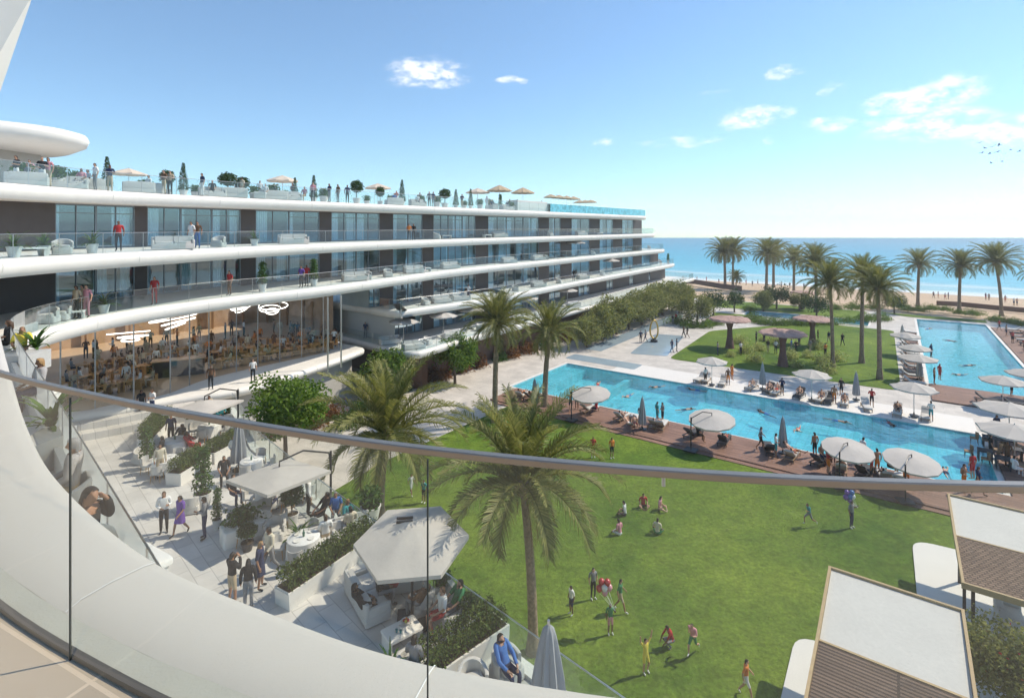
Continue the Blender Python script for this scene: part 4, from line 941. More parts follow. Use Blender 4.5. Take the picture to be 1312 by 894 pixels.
def seated(h=.45, lean=.06):
    J = pose(); up = ('pel', 'spi', 'che', 'nec', 'hea', 'top', 'nos', 'shol', 'shor', 'elbl', 'elbr', 'wril', 'wrir', 'hanl', 'hanr', 'hipl', 'hipr'); d = h+.12-.95; K = {}
    for k in J:
        x, y, z = J[k]
        if k in up: K[k] = (x, y+lean*(z-.95), z+d)
    for s, x in (('l', -1), ('r', 1)):
        K['kne'+s] = (x*.13, -.44, h+.09); K['ank'+s] = (x*.13, -.40, .085); K['toe'+s] = (x*.15, -.57, .03); K['wri'+s] = (x*.17, -.27, h+.22); K['han'+s] = (x*.13, -.35, h+.20); K['elb'+s] = (x*.25, -.02, h+.33)
    return K
P_ = {}
P_['stand'] = pose()
P_['akimbo'] = pose(elbr=(.36, .06, 1.17), wrir=(.20, -.03, .99), hanr=(.15, -.05, .97), kner=(.14, -.05, .49), ankr=(.18, -.02, .085), toer=(.24, -.18, .03))
P_['talk'] = pose(elbr=(.25, .0, 1.16), wrir=(.16, -.24, 1.20), hanr=(.13, -.31, 1.23), elbl=(-.25, .02, 1.15), wril=(-.10, -.18, 1.08), hanl=(-.03, -.23, 1.07))
P_['walk'] = pose(elbl=(-.24, .12, 1.17), wril=(-.24, .08, .93), hanl=(-.24, .05, .85), elbr=(.24, -.04, 1.15), wrir=(.22, -.24, 1.0), hanr=(.21, -.30, .94), knel=(-.09, -.17, .51), ankl=(-.1, -.25, .10), toel=(-.11, -.43, .06), kner=(.09, .09, .49), ankr=(.10, .33, .16), toer=(.11, .24, .03))
P_['photo'] = pose(elbr=(.30, -.10, 1.22), wrir=(.10, -.24, 1.48), hanr=(.05, -.20, 1.56), elbl=(-.30, -.10, 1.22), wril=(-.10, -.24, 1.48), hanl=(-.05, -.20, 1.56), knel=(-.13, -.03, .49), ankl=(-.19, 0, .085), toel=(-.25, -.16, .03))
P_['cheer'] = pose(elbr=(.34, -.02, 1.66), wrir=(.38, -.04, 1.90), hanr=(.40, -.05, 1.98), elbl=(-.34, -.02, 1.66), wril=(-.36, -.05, 1.88), hanl=(-.38, -.06, 1.97), kner=(.14, -.10, .52), ankr=(.15, .03, .1))
P_['hold'] = pose(elbr=(.26, -.06, 1.20), wrir=(.20, -.26, 1.40), hanr=(.19, -.30, 1.48))
P_['run'] = pose(spi=(0, -.04, 1.12), che=(0, -.08, 1.32), nec=(0, -.12, 1.47), hea=(0, -.16, 1.56), top=(0, -.16, 1.68), nos=(0, -.27, 1.55), shol=(-.175, -.09, 1.42), shor=(.175, -.09, 1.42), elbl=(-.26, .14, 1.25), wril=(-.24, .10, 1.02), hanl=(-.23, .06, .96), elbr=(.25, -.2, 1.18), wrir=(.18, -.40, 1.26), hanr=(.15, -.46, 1.30),
                  knel=(-.09, -.34, .66), ankl=(-.09, -.30, .26), toel=(-.10, -.47, .22), kner=(.09, .16, .52), ankr=(.10, .50, .34), toer=(.10, .55, .17))
S = seated(); P_['sit'] = S
S2 = seated(); S2.update(elbr=(.30, -.02, .86), wrir=(.20, -.10, 1.14), hanr=(.13, -.09, 1.21), hea=(.03, -.06, 1.23), top=(.03, -.06, 1.355), nos=(.03, -.165, 1.21)); P_['phone'] = S2
S3 = seated(.45, .5); S3.update(hea=(0, .22, 1.18), top=(0, .25, 1.30), nos=(0, .11, 1.19)); P_['lean'] = S3
G = seated(.02, -.1)
for s, x in (('l', -1), ('r', 1)):
    G['kne'+s] = (x*.32, -.30, .22); G['ank'+s] = (x*.10, -.42, .06); G['toe'+s] = (x*.02, -.50, .04); G['wri'+s] = (x*.20, -.28, .20); G['han'+s] = (x*.16, -.35, .14)
P_['ground'] = G
def recline():
    J = {}; a = R(42); org = Vector((0, 0, .46)); d = Vector((0, math.cos(a), math.sin(a))); nrm = Vector((0, -math.sin(a), math.cos(a)))
    B = pose()
    for k, v in B.items():
        q = Vector(v); h = q.z-.95; p = org+d*h+nrm*(-q.y)+Vector((q.x, 0, 0)); J[k] = tuple(p)
    for s, x in (('l', -1), ('r', 1)):
        J['kne'+s] = (x*.10, -.42, .60 if s == 'l' else .47); J['ank'+s] = (x*.11, -.78 if s == 'l' else -.86, .46); J['toe'+s] = (x*.12, -.86 if s == 'l' else -.95, .58); J['elb'+s] = (x*.28, .1, .56); J['wri'+s] = (x*.22, -.10, .52); J['han'+s] = (x*.19, -.18, .52)
    return J
P_['recline'] = recline()
def swim():
    J = {}
    for k, v in pose().items():
        J[k] = (v[0], -(v[2]-1.3), -.02-v[1]*.6)
    J.update(hea=(0, -.30, .06), top=(0, -.38, .13), nos=(0, -.37, -.02), nec=(0, -.19, .0), elbl=(-.25, -.35, .12), wril=(-.20, -.60, .02), hanl=(-.19, -.68, -.02), elbr=(.32, -.02, -.06), wrir=(.30, .2, -.1), hanr=(.29, .27, -.12), knel=(-.1, .8, -.10), ankl=(-.11, 1.2, -.12), toel=(-.11, 1.36, -.1), kner=(.1, .8, -.02), ankr=(.11, 1.2, .0), toer=(.11, 1.36, .0))
    return J
P_['swim'] = swim()
P_['wade'] = shift(pose(elbl=(-.34, 0, 1.22), wril=(-.5, -.12, 1.12), hanl=(-.56, -.16, 1.1), elbr=(.34, 0, 1.22), wrir=(.5, -.12, 1.12), hanr=(.56, -.16, 1.1)), -1.05)
CR = pose(); P_['crouch'] = {k: (v[0], v[1]+(.16 if v[2] > .8 else 0)-(.45*max(0, v[2]-.95)), v[2]-.55 if v[2] > .8 else v[2]) for k, v in CR.items()}
P_['crouch'].update(knel=(-.16, -.30, .42), kner=(.16, -.30, .42), elbl=(-.2, -.30, .55), elbr=(.2, -.30, .55), wril=(-.14, -.45, .35), wrir=(.14, -.45, .35), hanl=(-.12, -.5, .28), hanr=(.12, -.5, .28))
BONES = [('pel', 'spi', 'torso'), ('spi', 'che', 'torso'), ('che', 'nec', 'torso'), ('nec', 'hea', 'neck'), ('hea', 'top', 'head'), ('hea', 'nos', 'head')]
for s in 'lr':
    BONES += [('che', 'sho'+s, 'torso'), ('sho'+s, 'elb'+s, 'arm'), ('elb'+s, 'wri'+s, 'fore'), ('wri'+s, 'han'+s, 'hand'), ('pel', 'hip'+s, 'pelvis'), ('hip'+s, 'kne'+s, 'thigh'), ('kne'+s, 'ank'+s, 'shin'), ('ank'+s, 'toe'+s, 'foot')]
RAD = dict(pel=(.145, .105), spi=(.125, .092), che=(.15, .105), nec=(.046, .05), hea=(.088, .102), top=(.082, .095), nos=(.014, .014))
RADL = dict(sho=.066, elb=.043, wri=.030, han=(.042, .020), hip=.092, kne=.057, ank=.038, toe=(.042, .026))
def body_mesh(pname, level, fingers=False):
    J = P_[pname]; names = list(J); idx = {}; vs = []; es = []; rad = []; tagv = []
    def av(p, r): vs.append(tuple(p)); rad.append(r if isinstance(r, tuple) else (r, r)); return len(vs)-1
    for k in names: idx[k] = av(J[k], RAD.get(k) or RADL[k[:3]])
    bones = []
    for a, b, tg in BONES: es.append((idx[a], idx[b])); bones.append((Vector(J[a]), Vector(J[b]), tg))
    if fingers:
        for s in 'lr':
            w, h_ = Vector(J['wri'+s]), Vector(J['han'+s]); d = (h_-w).normalized(); e = (w-Vector(J['elb'+s])).normalized(); side = d.cross(Vector((1, .3, .2))).normalized(); pal = d.cross(side)
            for i in range(5):
                if i == 0: a_ = w+d*.03+side*.03; b_ = a_+(side*.7+d*.7)*.035; c_ = b_+(side*.2+d)*.03+pal*.01
                else: a_ = h_+side*(.03-.02*(i-1))+d*.015; L_ = (.036, .042, .038, .03)[i-1]; b_ = a_+d*L_; c_ = b_+(d*.8+pal*.6)*L_*.8
                k1 = av(a_, .010); k2 = av(b_, .009); k3 = av(c_, .008); es.append((idx['han'+s] if i else idx['wri'+s], k1)); es.append((k1, k2)); es.append((k2, k3)); bones.append((h_, c_, 'hand'))
    me = bpy.data.meshes.new('skeleton'); me.from_pydata(vs, es, []); ob = bpy.data.objects.new('skeleton', me); C.objects.link(ob)
    md = ob.modifiers.new('skin', 'SKIN'); md.use_smooth_shade = True
    for i, sv in enumerate(me.skin_vertices[0].data): sv.radius = rad[i]; sv.use_root = (i == idx['pel'])
    if level: sb = ob.modifiers.new('sub', 'SUBSURF'); sb.levels = level; sb.render_levels = level
    dg = bpy.context.evaluated_depsgraph_get(); out = bpy.data.meshes.new_from_object(ob.evaluated_get(dg)); bpy.data.objects.remove(ob); bpy.data.meshes.remove(me)
    hc = Vector(J['hea']); upv = (Vector(J['top'])-hc).normalized(); fw = (Vector(J['nos'])-hc).normalized(); fw = (fw-upv*fw.dot(upv)).normalized(); tags = []
    v = {k: Vector(p) for k, p in J.items()}
    wd = (v['spi']-v['pel']).normalized(); wp = v['pel']+wd*.05; nd = (v['hea']-v['nec']).normalized(); npt = v['nec']-nd*.012
    cuts = [(wp, wd), (npt, nd)]
    for s in 'lr':
        cuts += [(v['elb'+s]-(v['elb'+s]-v['sho'+s])*.12, (v['wri'+s]-v['sho'+s]).normalized()), (v['wri'+s], (v['wri'+s]-v['elb'+s]).normalized()), (v['kne'+s]-(v['kne'+s]-v['hip'+s])*.10, (v['kne'+s]-v['hip'+s]).normalized()), (v['ank'+s]+(v['kne'+s]-v['ank'+s])*.06, (v['ank'+s]-v['kne'+s]).normalized())]
    if level > 1:
        bm = bmesh.new(); bm.from_mesh(out)
        for p, n in cuts: bmesh.ops.bisect_plane(bm, geom=bm.verts[:]+bm.edges[:]+bm.faces[:], plane_co=p, plane_no=n)
        bm.to_mesh(out); bm.free()
    def over(c, q): return (c-q[0]).dot(q[1]) > 0
    for f in out.polygons:
        c = f.center; best = None
        for a, b, tg in bones:
            d = b-a; t = max(0, min(1, (c-a).dot(d)/max(1e-9, d.length_squared))); dist = (c-a-d*t).length
            if tg in ('torso', 'pelvis'): dist -= .06
            if tg in ('head', 'neck'): dist -= .03
            if best is None or dist < best[0]: best = (dist, tg, a, b)
        tg = best[1]
        if tg in ('head', 'neck', 'torso', 'pelvis'):
            if tg != 'head': tg = 'neck' if over(c, cuts[1]) and (c-v['nec']).length < .16 else ('torso' if over(c, cuts[0]) else 'pelvis')
        else:
            s = 'l' if min((best[2]-v[k+'l']).length for k in ('sho', 'elb', 'wri', 'han', 'hip', 'kne', 'ank')) <= min((best[2]-v[k+'r']).length for k in ('sho', 'elb', 'wri', 'han', 'hip', 'kne', 'ank')) else 'r'; q = cuts[2:6] if s == 'l' else cuts[6:10]
            if tg in ('arm', 'fore', 'hand'): tg = 'arm' if not over(c, q[0]) else ('hand' if over(c, q[1]) and tg != 'arm' else 'fore')
            else:
                tg = 'thigh' if not over(c, q[2]) or tg == 'thigh' and not over(c, q[2]) else ('foot' if over(c, q[3]) or tg == 'foot' else 'shin')
                if tg == 'thigh' and over(c, cuts[0]) and (c-v['hip'+s]).length < .15 and abs(wd.dot((v['kne'+s]-v['hip'+s]).normalized())) > .8: tg = 'torso'
        if tg in ('head', 'neck') and (c-hc).dot(upv) > -.06 and ((c-hc).dot(upv)*.85-(c-hc).dot(fw) > -.008 or (c-hc).dot(upv) > .085): tg = 'hair'
        tags.append(tg)
    return out, tags
SLOTS = ['skin', 'shirt', 'fore', 'bottom', 'shin', 'shoe', 'hair']
TAGSLOT = {'head': 0, 'neck': 0, 'hand': 0, 'torso': 1, 'arm': 1, 'fore': 2, 'pelvis': 3, 'thigh': 3, 'shin': 4, 'foot': 5, 'hair': 6}
BODY = {}
def far_mesh(p):
    if ('f', p) not in BODY:
        me, tg = body_mesh(p, 1)
        me.materials.clear()
        for s in SLOTS: me.materials.append(SKINS[0])
        me.polygons.foreach_set('material_index', [TAGSLOT[t] for t in tg]); me.name = 'person_body'; BODY[('f', p)] = me
    return BODY[('f', p)]
def subset(me, tg, keep, d, name):
    bm = bmesh.new(); bm.from_mesh(me); bm.faces.ensure_lookup_table(); bm.normal_update()
    nv = {v: v.normal.copy() for v in bm.verts}
    for v in bm.verts: v.co = v.co+nv[v]*d
    bmesh.ops.delete(bm, geom=[f for f in bm.faces if tg[f.index] not in keep], context='FACES')
    o = bpy.data.meshes.new(name); bm.to_mesh(o); bm.free(); o.materials.clear(); o.materials.append(SKINS[0]); o.polygons.foreach_set('material_index', [0]*len(o.polygons)); return o
def near_meshes(p, long_sleeve, legs, hair):
    k = ('n', p)
    if k not in BODY:
        me, tg = body_mesh(p, 2, True); me.materials.clear(); me.materials.append(SKINS[0]); me.materials.append(SKINS[0])
        me.polygons.foreach_set('material_index', [1 if t == 'foot' else 0 for t in tg]); me.name = 'person_body'; BODY[k] = (me, tg)
    me, tg = BODY[k]
    ks = (p, 'shirt', long_sleeve); kb = (p, 'legs', legs); kh = (p, 'hair', hair)
    if ks not in BODY: BODY[ks] = subset(me, tg, {'torso', 'arm'}|({'fore'} if long_sleeve else set()), .016, 'shirt')
    if kb not in BODY: BODY[kb] = subset(me, tg, {'pelvis', 'thigh'}|({'shin'} if legs == 'long' else set()), .012, 'trousers')
    if kh not in BODY:
        h = subset(me, tg, {'hair'}, .014, 'hair')
        if hair == 'long':
            J = P_[p]; m = MB(); hc = Vector(J['hea']); up = (Vector(J['top'])-hc).normalized(); fw = Vector(J['nos'])-hc; fw = (fw-up*fw.dot(up)).normalized(); bk = hc-fw*.045
            m.tube([bk+up*.05, bk-up*.06-fw*.02, bk-up*.17-fw*.05, bk-up*.27-fw*.05], [.080, .092, .075, .03], 10); bm = bmesh.new(); bm.from_mesh(h); q = m.mesh('q', SKINS[0]); bm.from_mesh(q); bm.to_mesh(h); bm.free()
            h.polygons.foreach_set('use_smooth', [True]*len(h.polygons))
        BODY[kh] = h
    return me, BODY[ks], BODY[kb], BODY[kh]
pr = random.Random(11)
BOT = {'long': 'trousers', 'short': 'shorts', 'skirt': 'skirt'}
def slot(o, i, m): o.material_slots[i].link = 'OBJECT'; o.material_slots[i].material = m
def person(loc, rz, p, top, bottom, where, cat='person', h=1.75, legs='long', sleeve=False, skin=None, hair='dark', shoe='black', near=False, group=None, label=None, long_hair=False):
    skin = SKINS[pr.choice((0, 0, 1, 1, 2))] if skin is None else SKINS[skin]
    s = h/1.75
    if near:
        me, sh, bo, ha = near_meshes(p, sleeve, 'long' if legs == 'long' else 'short', 'long' if long_hair else 'short')
        o = link('person', me, None, loc, rz); o.scale = (s,)*3; slot(o, 0, skin); slot(o, 1, cloth(shoe))
        if top != 'bare': c = link('shirt', sh, o); slot(c, 0, cloth(top))
        c = link(BOT[legs], bo, o); slot(c, 0, cloth(bottom))
        c = link('hair', ha, o); slot(c, 0, HAIRS[hair])
        if legs == 'skirt' and ('skirtm', p) and P_[p]['kner'][1] > -.3:
            m = MB(); m.lathe([(.145, 1.06), (.17, .95), (.20, .8), (.225, .56), (.215, .56), (.15, .9)], 20, flat=.8); q = m.build('skirt', cloth(bottom), o, smooth=50)
    else:
        o = link('person', far_mesh(p), None, loc, rz); o.scale = (s,)*3
        swimw = top == 'bare'
        cols = [skin, skin if swimw else cloth(top), cloth(top) if sleeve else skin, cloth(bottom), cloth(bottom) if legs == 'long' else skin, skin if (swimw or legs == 'bare') else cloth(shoe), HAIRS[hair]]
        for i, m in enumerate(cols): slot(o, i, m)
    if not label:
        low = {'long': 'trousers', 'short': 'shorts', 'skirt': 'skirt', 'bare': 'swimwear'}[legs]
        if top == 'bare': label = f'person in {bottom} swimwear {where}'
        elif top == bottom and legs == 'skirt': label = f'person in {top} dress {where}'
        elif legs == 'bare': label = f'person in {top} swimsuit {where}'
        else: label = f'person in {top} top and {bottom} {low} {where}'
    if len(label.split()) > 16: label = f'person in {bottom if top == "bare" else top} {where}'
    tag(o, label, 'person', group); return o
# ================================================================ placing things
rn = random.Random(5)
# ---------------------------------------------------------------- palms
PK = [palm_kind(1, 8.0, 3.0), palm_kind(2, 8.0, 3.0, 60, 36, .7, tr=.85), palm_kind(3, 8.0, 3.0, 48, 34, .35), palm_kind(4, 8.0, 3.0, 54, 34, .9), palm_kind(5, 8.0, 3.0, 70, 34, .15)]
PN = palm_kind(7, 8.0, 3.0, 44, 46, .3, tr=.72)
PALMS = [  # base px, base py, crown py, crown radius px, kind, label
    (487, 662, 556, 82, 'palm on the lawn edge just behind the terrace, with upright fronds'),
    (683, 836, 622, 98, 'nearest palm, wide drooping crown right behind the glass terrace railing'),
    (634, 541, 416, 46, 'slim palm on the lawn corner beside the pale promenade'),
    (698, 522, 428, 46, 'palm on the timber deck edge at the left end of the pool'),
    (929, 366, 324, 22, 'left one of the pair of palms on the beach left of centre'), (939, 365, 322, 21, 'right one of the pair of palms on the beach left of centre'),
    (982, 371, 325, 23, 'beach palm, left of the second pair near the shelters'), (991, 367, 326, 22, 'beach palm, right of the second pair near the shelters'),
    (1017, 376, 334, 22, 'single beach palm between the second pair and the big grove'), (1046, 400, 338, 27, 'palm at the left end of the grove behind the far lawn'),
    (1067, 471, 364, 34, 'palm standing on the far lawn near its flower bushes'), (1104, 465, 356, 32, 'middle palm of the three rising from the far lawn'),
    (1127, 486, 372, 36, 'tall palm at the right corner of the far lawn'),
    (1176, 393, 340, 24, 'palm on the beach bed behind the long pool, left of three'), (1229, 399, 342, 24, 'palm on the beach bed behind the long pool, middle of three'),
    (1283, 405, 337, 28, 'palm on the beach bed behind the long pool, right of three'), (1325, 412, 352, 26, 'palm cut off by the right edge of the photo'),
    (943, 372, 356, 11, 'short young palm at the foot of the left beach pair')]
for i, (px, py, cyy, rp, lab) in enumerate(PALMS):
    b = at(px, py, 0); k = b.y/F_PX; H = EYE-(cyy-HY)*k; sr = rp*k/2.6
    kind = PK[(i*2+1) % 5] if i > 1 else PN
    if i < 2: sr *= 1.16
    if b.y > 135: b.z = -.3
    kind.place(b, rn.uniform(0, 6.28) if i != 1 else 1.0, lab, 'palm tree', 'palms around the pools', (sr, sr, H/8.0*1.0))
    if not hasattr(kind, 'fixed'): kind.fixed = True
# keep crowns in proportion: the trunk is stretched, not the crown
for o in list(C.objects):
    if o.get('category') == 'palm tree':
        sx, sz = o.scale.x, o.scale.z
        for ch in o.children:
            if ch.name.startswith(('crown', 'dry_fronds')):
                ch.scale = (1, 1, sx/sz); ch.location.z = 8.0*(1-sx/sz)
# ---------------------------------------------------------------- broadleaf trees and shrubs
TA = tree_kind(21, 7.2, 2.75, 7600, .25, LEAFB, .13, .85, 22)
TB = tree_kind(22, 5.2, 2.4, 4800, .26, LEAFB, .13, .8, 18)
TO = tree_kind(23, 5.4, 2.9, 5200, .27, LEAFO, .14, .85, 18, 'olive_tree')
TD = tree_kind(24, 5.0, 2.6, 2400, .28, LEAFD, .15, .75, 16)
TN = tree_kind(25, 3.5, 1.75, 13000, .13, LEAFO, .08, .9, 34, 'flowering_bush', 70)
g = 'leafy trees around the grounds'
TA.place(Vector((-14.4, 33.6, 0)), 0, 'broad bright green tree in front of the restaurant platform', 'tree', g)
TB.place(at(495, 513, 0), .5, 'round green tree under the corner of the lower hotel terrace', 'tree', g, (1.15, 1.15, .95))
TB.place(at(583, 492, 0), 2, 'green tree beside the promenade, left of the slim palm', 'tree', g, (1.0, 1.0, 1.0))
for i, (px, a, s) in enumerate(((752, -33.6, .8), (772, -33.8, 1.0), (790, -34, 1.08), (806, -34, 1.0), (822, -34, 1.12), (836, -34.2, 1.1), (849, -34.5, 1.15), (861, -34.8, 1.1), (870, -33, .9))):
    TO.place(on_a(px, a), rn.uniform(0, 6), f'{ORD[i]} olive green tree from the left in the row along the hotel front', 'tree', g, (s*1.12, s*1.12, s*1.06))
for px, py, s, kd, lab in ((893, 416, 1.0, TO, 'grey green tree on the round bed near the hotel end'), (914, 404, .95, TD, 'dark rounded tree behind the leftmost thatched shelter'), (941, 400, .85, TD, 'dark low tree left of the lagoon'),
                         (978, 399, .8, TO, 'small olive tree behind the lagoon, left part'), (995, 396, 1.0, TD, 'dark dense tree behind the lagoon middle'), (1046, 408, .9, TD, 'dark tree below the left grove palm'),
                         (1146, 402, .8, TD, 'dark bushy tree at the head of the long pool'), (872, 398, 1.1, TO, 'pale olive tree at the corner of the hotel'), (1024, 398, .7, TO, 'small olive tree right of the dense dark one')):
    kd.place(at(px, py), rn.uniform(0, 6), lab, 'tree', g, s)
TN.place(at(1294, 922, 0), .3, 'bushy tree with red flowers beside the nearest pavilion', 'tree', None, (1.0, 1.0, 1.0))
SR = shrub_kind(31, .9, 1.0, 900, .17, LEAFR); SG = shrub_kind(32, .9, .9, 1000, .15, LEAFP); SY = shrub_kind(33, .8, .8, 700, .14, LEAFY, 'flowering_shrub'); SB = shrub_kind(34, 1.6, 1.0, 1800, .16, LEAFB)
gr = 'russet shrubs planted along the hotel base'
for i, (px, py, s) in enumerate(((330, 552, 1.3), (352, 556, 1.3), (400, 548, 1.4), (425, 535, 1.2), (505, 500, 1.3), (526, 495, 1.4), (548, 488, 1.5), (566, 486, 1.3), (590, 476, 1.5), (612, 470, 1.4), (655, 458, 1.5), (676, 452, 1.6), (725, 436, 1.6), (738, 433, 1.8), (750, 428, 1.7))):
    SR.place(at(px, py), rn.uniform(0, 6), f'{ORD[i]} russet shrub from the left along the hotel base', 'shrub', gr, s)
gg = 'green shrubs between the hotel and the promenade'
for i, (px, py, s) in enumerate(((442, 548, 1.3), (462, 530, 1.3), (478, 520, 1.1), (520, 500, .9), (640, 462, 1.2), (700, 447, 1.3), (745, 432, 1.5), (765, 424, 1.2))):
    SG.place(at(px, py), rn.uniform(0, 6), f'{ORD[i]} green shrub from the left beside the promenade', 'shrub', gg, s)
gy = 'pale flowering bushes dotted over the far lawn'
for i, (px, py) in enumerate(((936, 457), (955, 452), (948, 440), (973, 449), (978, 437), (996, 441), (968, 463), (1012, 460), (1036, 458), (1052, 466), (1060, 478), (1046, 447), (1069, 462), (1020, 470))):
    SY.place(at(px, py), rn.uniform(0, 6), f'{ORD[i]} pale flowering bush listed from the left tip of the far lawn' if False else f'pale bush on the far lawn, {ORD[sorted([936, 955, 948, 973, 978, 996, 968, 1012, 1036, 1052, 1060, 1046, 1069, 1020]).index(px)]} from the left', 'bush', gy, rn.uniform(.85, 1.5))
gb = 'low green hedging bushes around the lagoon'
LOW = [(868, 414), (885, 419), (903, 419), (916, 416), (975, 415), (990, 416), (1005, 416), (1022, 416), (1040, 416), (1062, 415), (1085, 413), (1108, 411), (1128, 410), (965, 411), (960, 398), (1070, 396), (1095, 396), (1120, 396)]
for i, (px, py) in enumerate(sorted(LOW)):
    SB.place(at(px, py), rn.uniform(0, 6), f'low green bush near the lagoon, {ORD[i]} from the left', 'bush', gb, rn.uniform(.9, 1.25))
gb = 'bushes on the planting bed by the beach'
BB = [(1152, 394), (1164, 398), (1178, 399), (1192, 397), (1210, 398), (1228, 402), (1246, 404), (1278, 412), (1296, 414), (1310, 417)]
for i, (px, py) in enumerate(BB):
    SB.place(at(px, py), rn.uniform(0, 6), f'low bush on the bed by the beach, {ORD[i]} from the left', 'bush', gb, rn.uniform(.8, 1.1))
# ---------------------------------------------------------------- low beach wall
m = MB()
pts = [at(866, 362, -.3), at(890, 363, -.3), at(925, 369, -.3), at(950, 372, -.3)]
m.sweep([[(p.x, p.y, -.5), (p.x, p.y, .8), (p.x+.3, p.y+.4, .8), (p.x+.3, p.y+.4, -.5)] for p in pts], closed=True)
tag(m.build('beach_wall', solid('brown_stone', (.17, .10, .07), .9, .3, 2, .4, 8)), 'low brown wall between the garden trees and the beach', 'wall')
m = MB(); pts = [at(1200, 390, -.3), at(1230, 391.5, -.3), at(1275, 396, -.3), at(1330, 401, -.3)]
m.sweep([[(p.x, p.y, -.5), (p.x, p.y, .45), (p.x+.3, p.y+.4, .45), (p.x+.3, p.y+.4, -.5)] for p in pts], closed=True)
tag(m.build('beach_wall', solid('brown_stone', (.17, .10, .07))), 'long low dark kerb wall between the palm bed and beach sand', 'wall')
# ---------------------------------------------------------------- thatched shelters
MS = mushroom(); gm = 'thatched mushroom shelters on the far lawn'
for px, py, s, lab in ((935, 446, 1.0, 'leftmost mushroom shelter with thatched top on the far lawn'), (1003, 469, 1.0, 'nearest mushroom shelter, wide thatched top, middle of the far lawn'), (1041, 443, .95, 'mushroom shelter at the right of the far lawn by the palms'), (1028, 396, .85, 'far thatched shelter standing behind the lagoon')):
    MS.place(at(px, py), rn.uniform(0, 6), lab, 'shelter', gm, s)
# ---------------------------------------------------------------- terrace
HEX = cantilever('hexagonal_parasol', 1.72, 6, 2.45, None, R(7), .38, CANV)
p = at(528, 693, TZ+2.55); HEX.place(Vector((p.x, p.y, TZ)), R(8), 'large pale hexagonal parasol over the lounge group at the terrace edge', 'parasol', None, 1.06)
SQ = cantilever('square_parasol', 2.05, 4, 2.25, (1.9, 1.2), R(-5), .35, CANV)
p = at(358, 607, TZ+2.3); SQ.place(Vector((p.x, p.y, TZ)), R(12), 'large square side-post parasol over the middle dining tables', 'parasol', None, 1.0)
SQ.place(Vector((at(262, 517, TZ+2.4).x, at(262, 517, TZ+2.4).y, TZ)), R(35), 'square parasol at the back of the terrace below the restaurant', 'parasol', None, 1.0)
CLB = closed_parasol(2.6, .32)
CLB.place(at(306, 602, TZ), 0, 'folded grey parasol standing between the hedge planters', 'parasol', None, 1.0)
p = at(703, 800, TZ+2.6); CLB.place(Vector((p.x, p.y, TZ)), .4, 'folded grey parasol close below our balcony at the terrace edge', 'parasol', None, (1.25, 1.25, 1.0))
def along(kind, a, b, label, cat, group=None):
    c = (a+b)/2; d = b-a; return kind.place(Vector((c.x, c.y, a.z)), math.atan2(d.y, d.x), label, cat, group)
gh = 'white planter troughs with clipped hedges'
def trough_at(a, b, label, seed, **k):
    K = trough((b-a).length, seed=seed, **k); along(K, a, b, label, 'planter', gh)
trough_at(at(362, 778, TZ), at(478, 697, TZ), 'long white planter with dark hedge, in front of the trio', 1, w=.75)
trough_at(at(540, 885, TZ), at(640, 815, TZ), 'white hedge planter below the coffee table by the terrace railing', 2, w=.85)
trough_at(at(222, 622, TZ), at(262, 596, TZ), 'white hedge planter beside the tall clipped bush', 3, w=.8, hh=.6)
trough_at(at(268, 594, TZ), at(305, 574, TZ), 'white hedge planter near the folded grey parasol', 4, w=.7)
trough_at(at(186, 576, TZ), at(212, 548, TZ), 'white hedge planter at the back left of the terrace', 5, w=.8, hh=.8)
trough_at(at(238, 548, TZ), at(296, 540, TZ), 'hedge planter behind the back dining group under the railing', 6, w=.6)
# glass railing along the terrace edge
TE = VV([(9, 6.85), (2.94, 12.97), (-2.56, 18.2), (-8.9, 24.5), (-11.4, 27.1), (-14.5, 30.3), (-17.9, 35.1), (-19.3, 36.9)])
tr = thing('terrace_railing', (0, 0, TZ)); q = offset(TE, .15)
m = MB(); m.sweep([[(p.x, p.y, .06), (p.x, p.y, 1.12)] for p in q]); m.build('glass_panel', BALG, tr)
m = MB(); m.tube([(p.x, p.y, 1.12) for p in q], .022, 6); m.build('top_rail', STEEL, tr)
acc = []
for i in range(len(q)-1):
    L_ = (q[i+1]-q[i]).length; n = max(1, int(L_/1.9))
    for k in range(n): acc.append(q[i].lerp(q[i+1], k/n))
for p in acc: m = MB(); m.box((p.x, p.y, .55), (.04, .04, 1.1)); m.build('post', STEEL, tr)
m = MB(); m.sweep([[(p.x, p.y, 0), (p.x, p.y, .10), (r_.x, r_.y, .10), (r_.x, r_.y, 0)] for p, r_ in zip(offset(TE, .02), offset(TE, .4))], closed=True); m.build('kerb', WHITE, tr)
tag(tr, 'glass railing with steel top rail along the terrace edge above the lawn', 'railing')
# furniture
CT = cloth_table(.6); DC = chair(UPH, WOOD); SF2 = sofa(1.6); SF3 = sofa(2.2); AR = tub_chair(); LT = low_table()
tables = [(389, 712, 1.0, 'round table with white cloth beside the long dark hedge', 0), (346, 648, 1.0, 'clothed dining table under the square parasol', 1), (374, 640, .9, 'clothed dining table at the right below the square parasol', 2),
          (224, 582, 1.1, 'clothed table where the person in red sits', 3), (268, 560, 1.0, 'clothed table at the back below the handrail', 4), (330, 682, .9, 'clothed table behind the white cube planter', 5), (212, 606, 1.0, 'clothed table between the back armchair and hedge', 6), (322, 606, .9, 'clothed table beyond the folded grey parasol', 7)]
gt = 'clothed dining tables on the terrace'; gc = 'white tub chairs around the terrace tables'
ci = 0
TN_ = ['the long hedge', 'the square parasol mast', 'the parasol right edge', 'the seated person in red', 'the back hedge', 'the cube planter', 'the back armchair', 'the folded grey parasol']
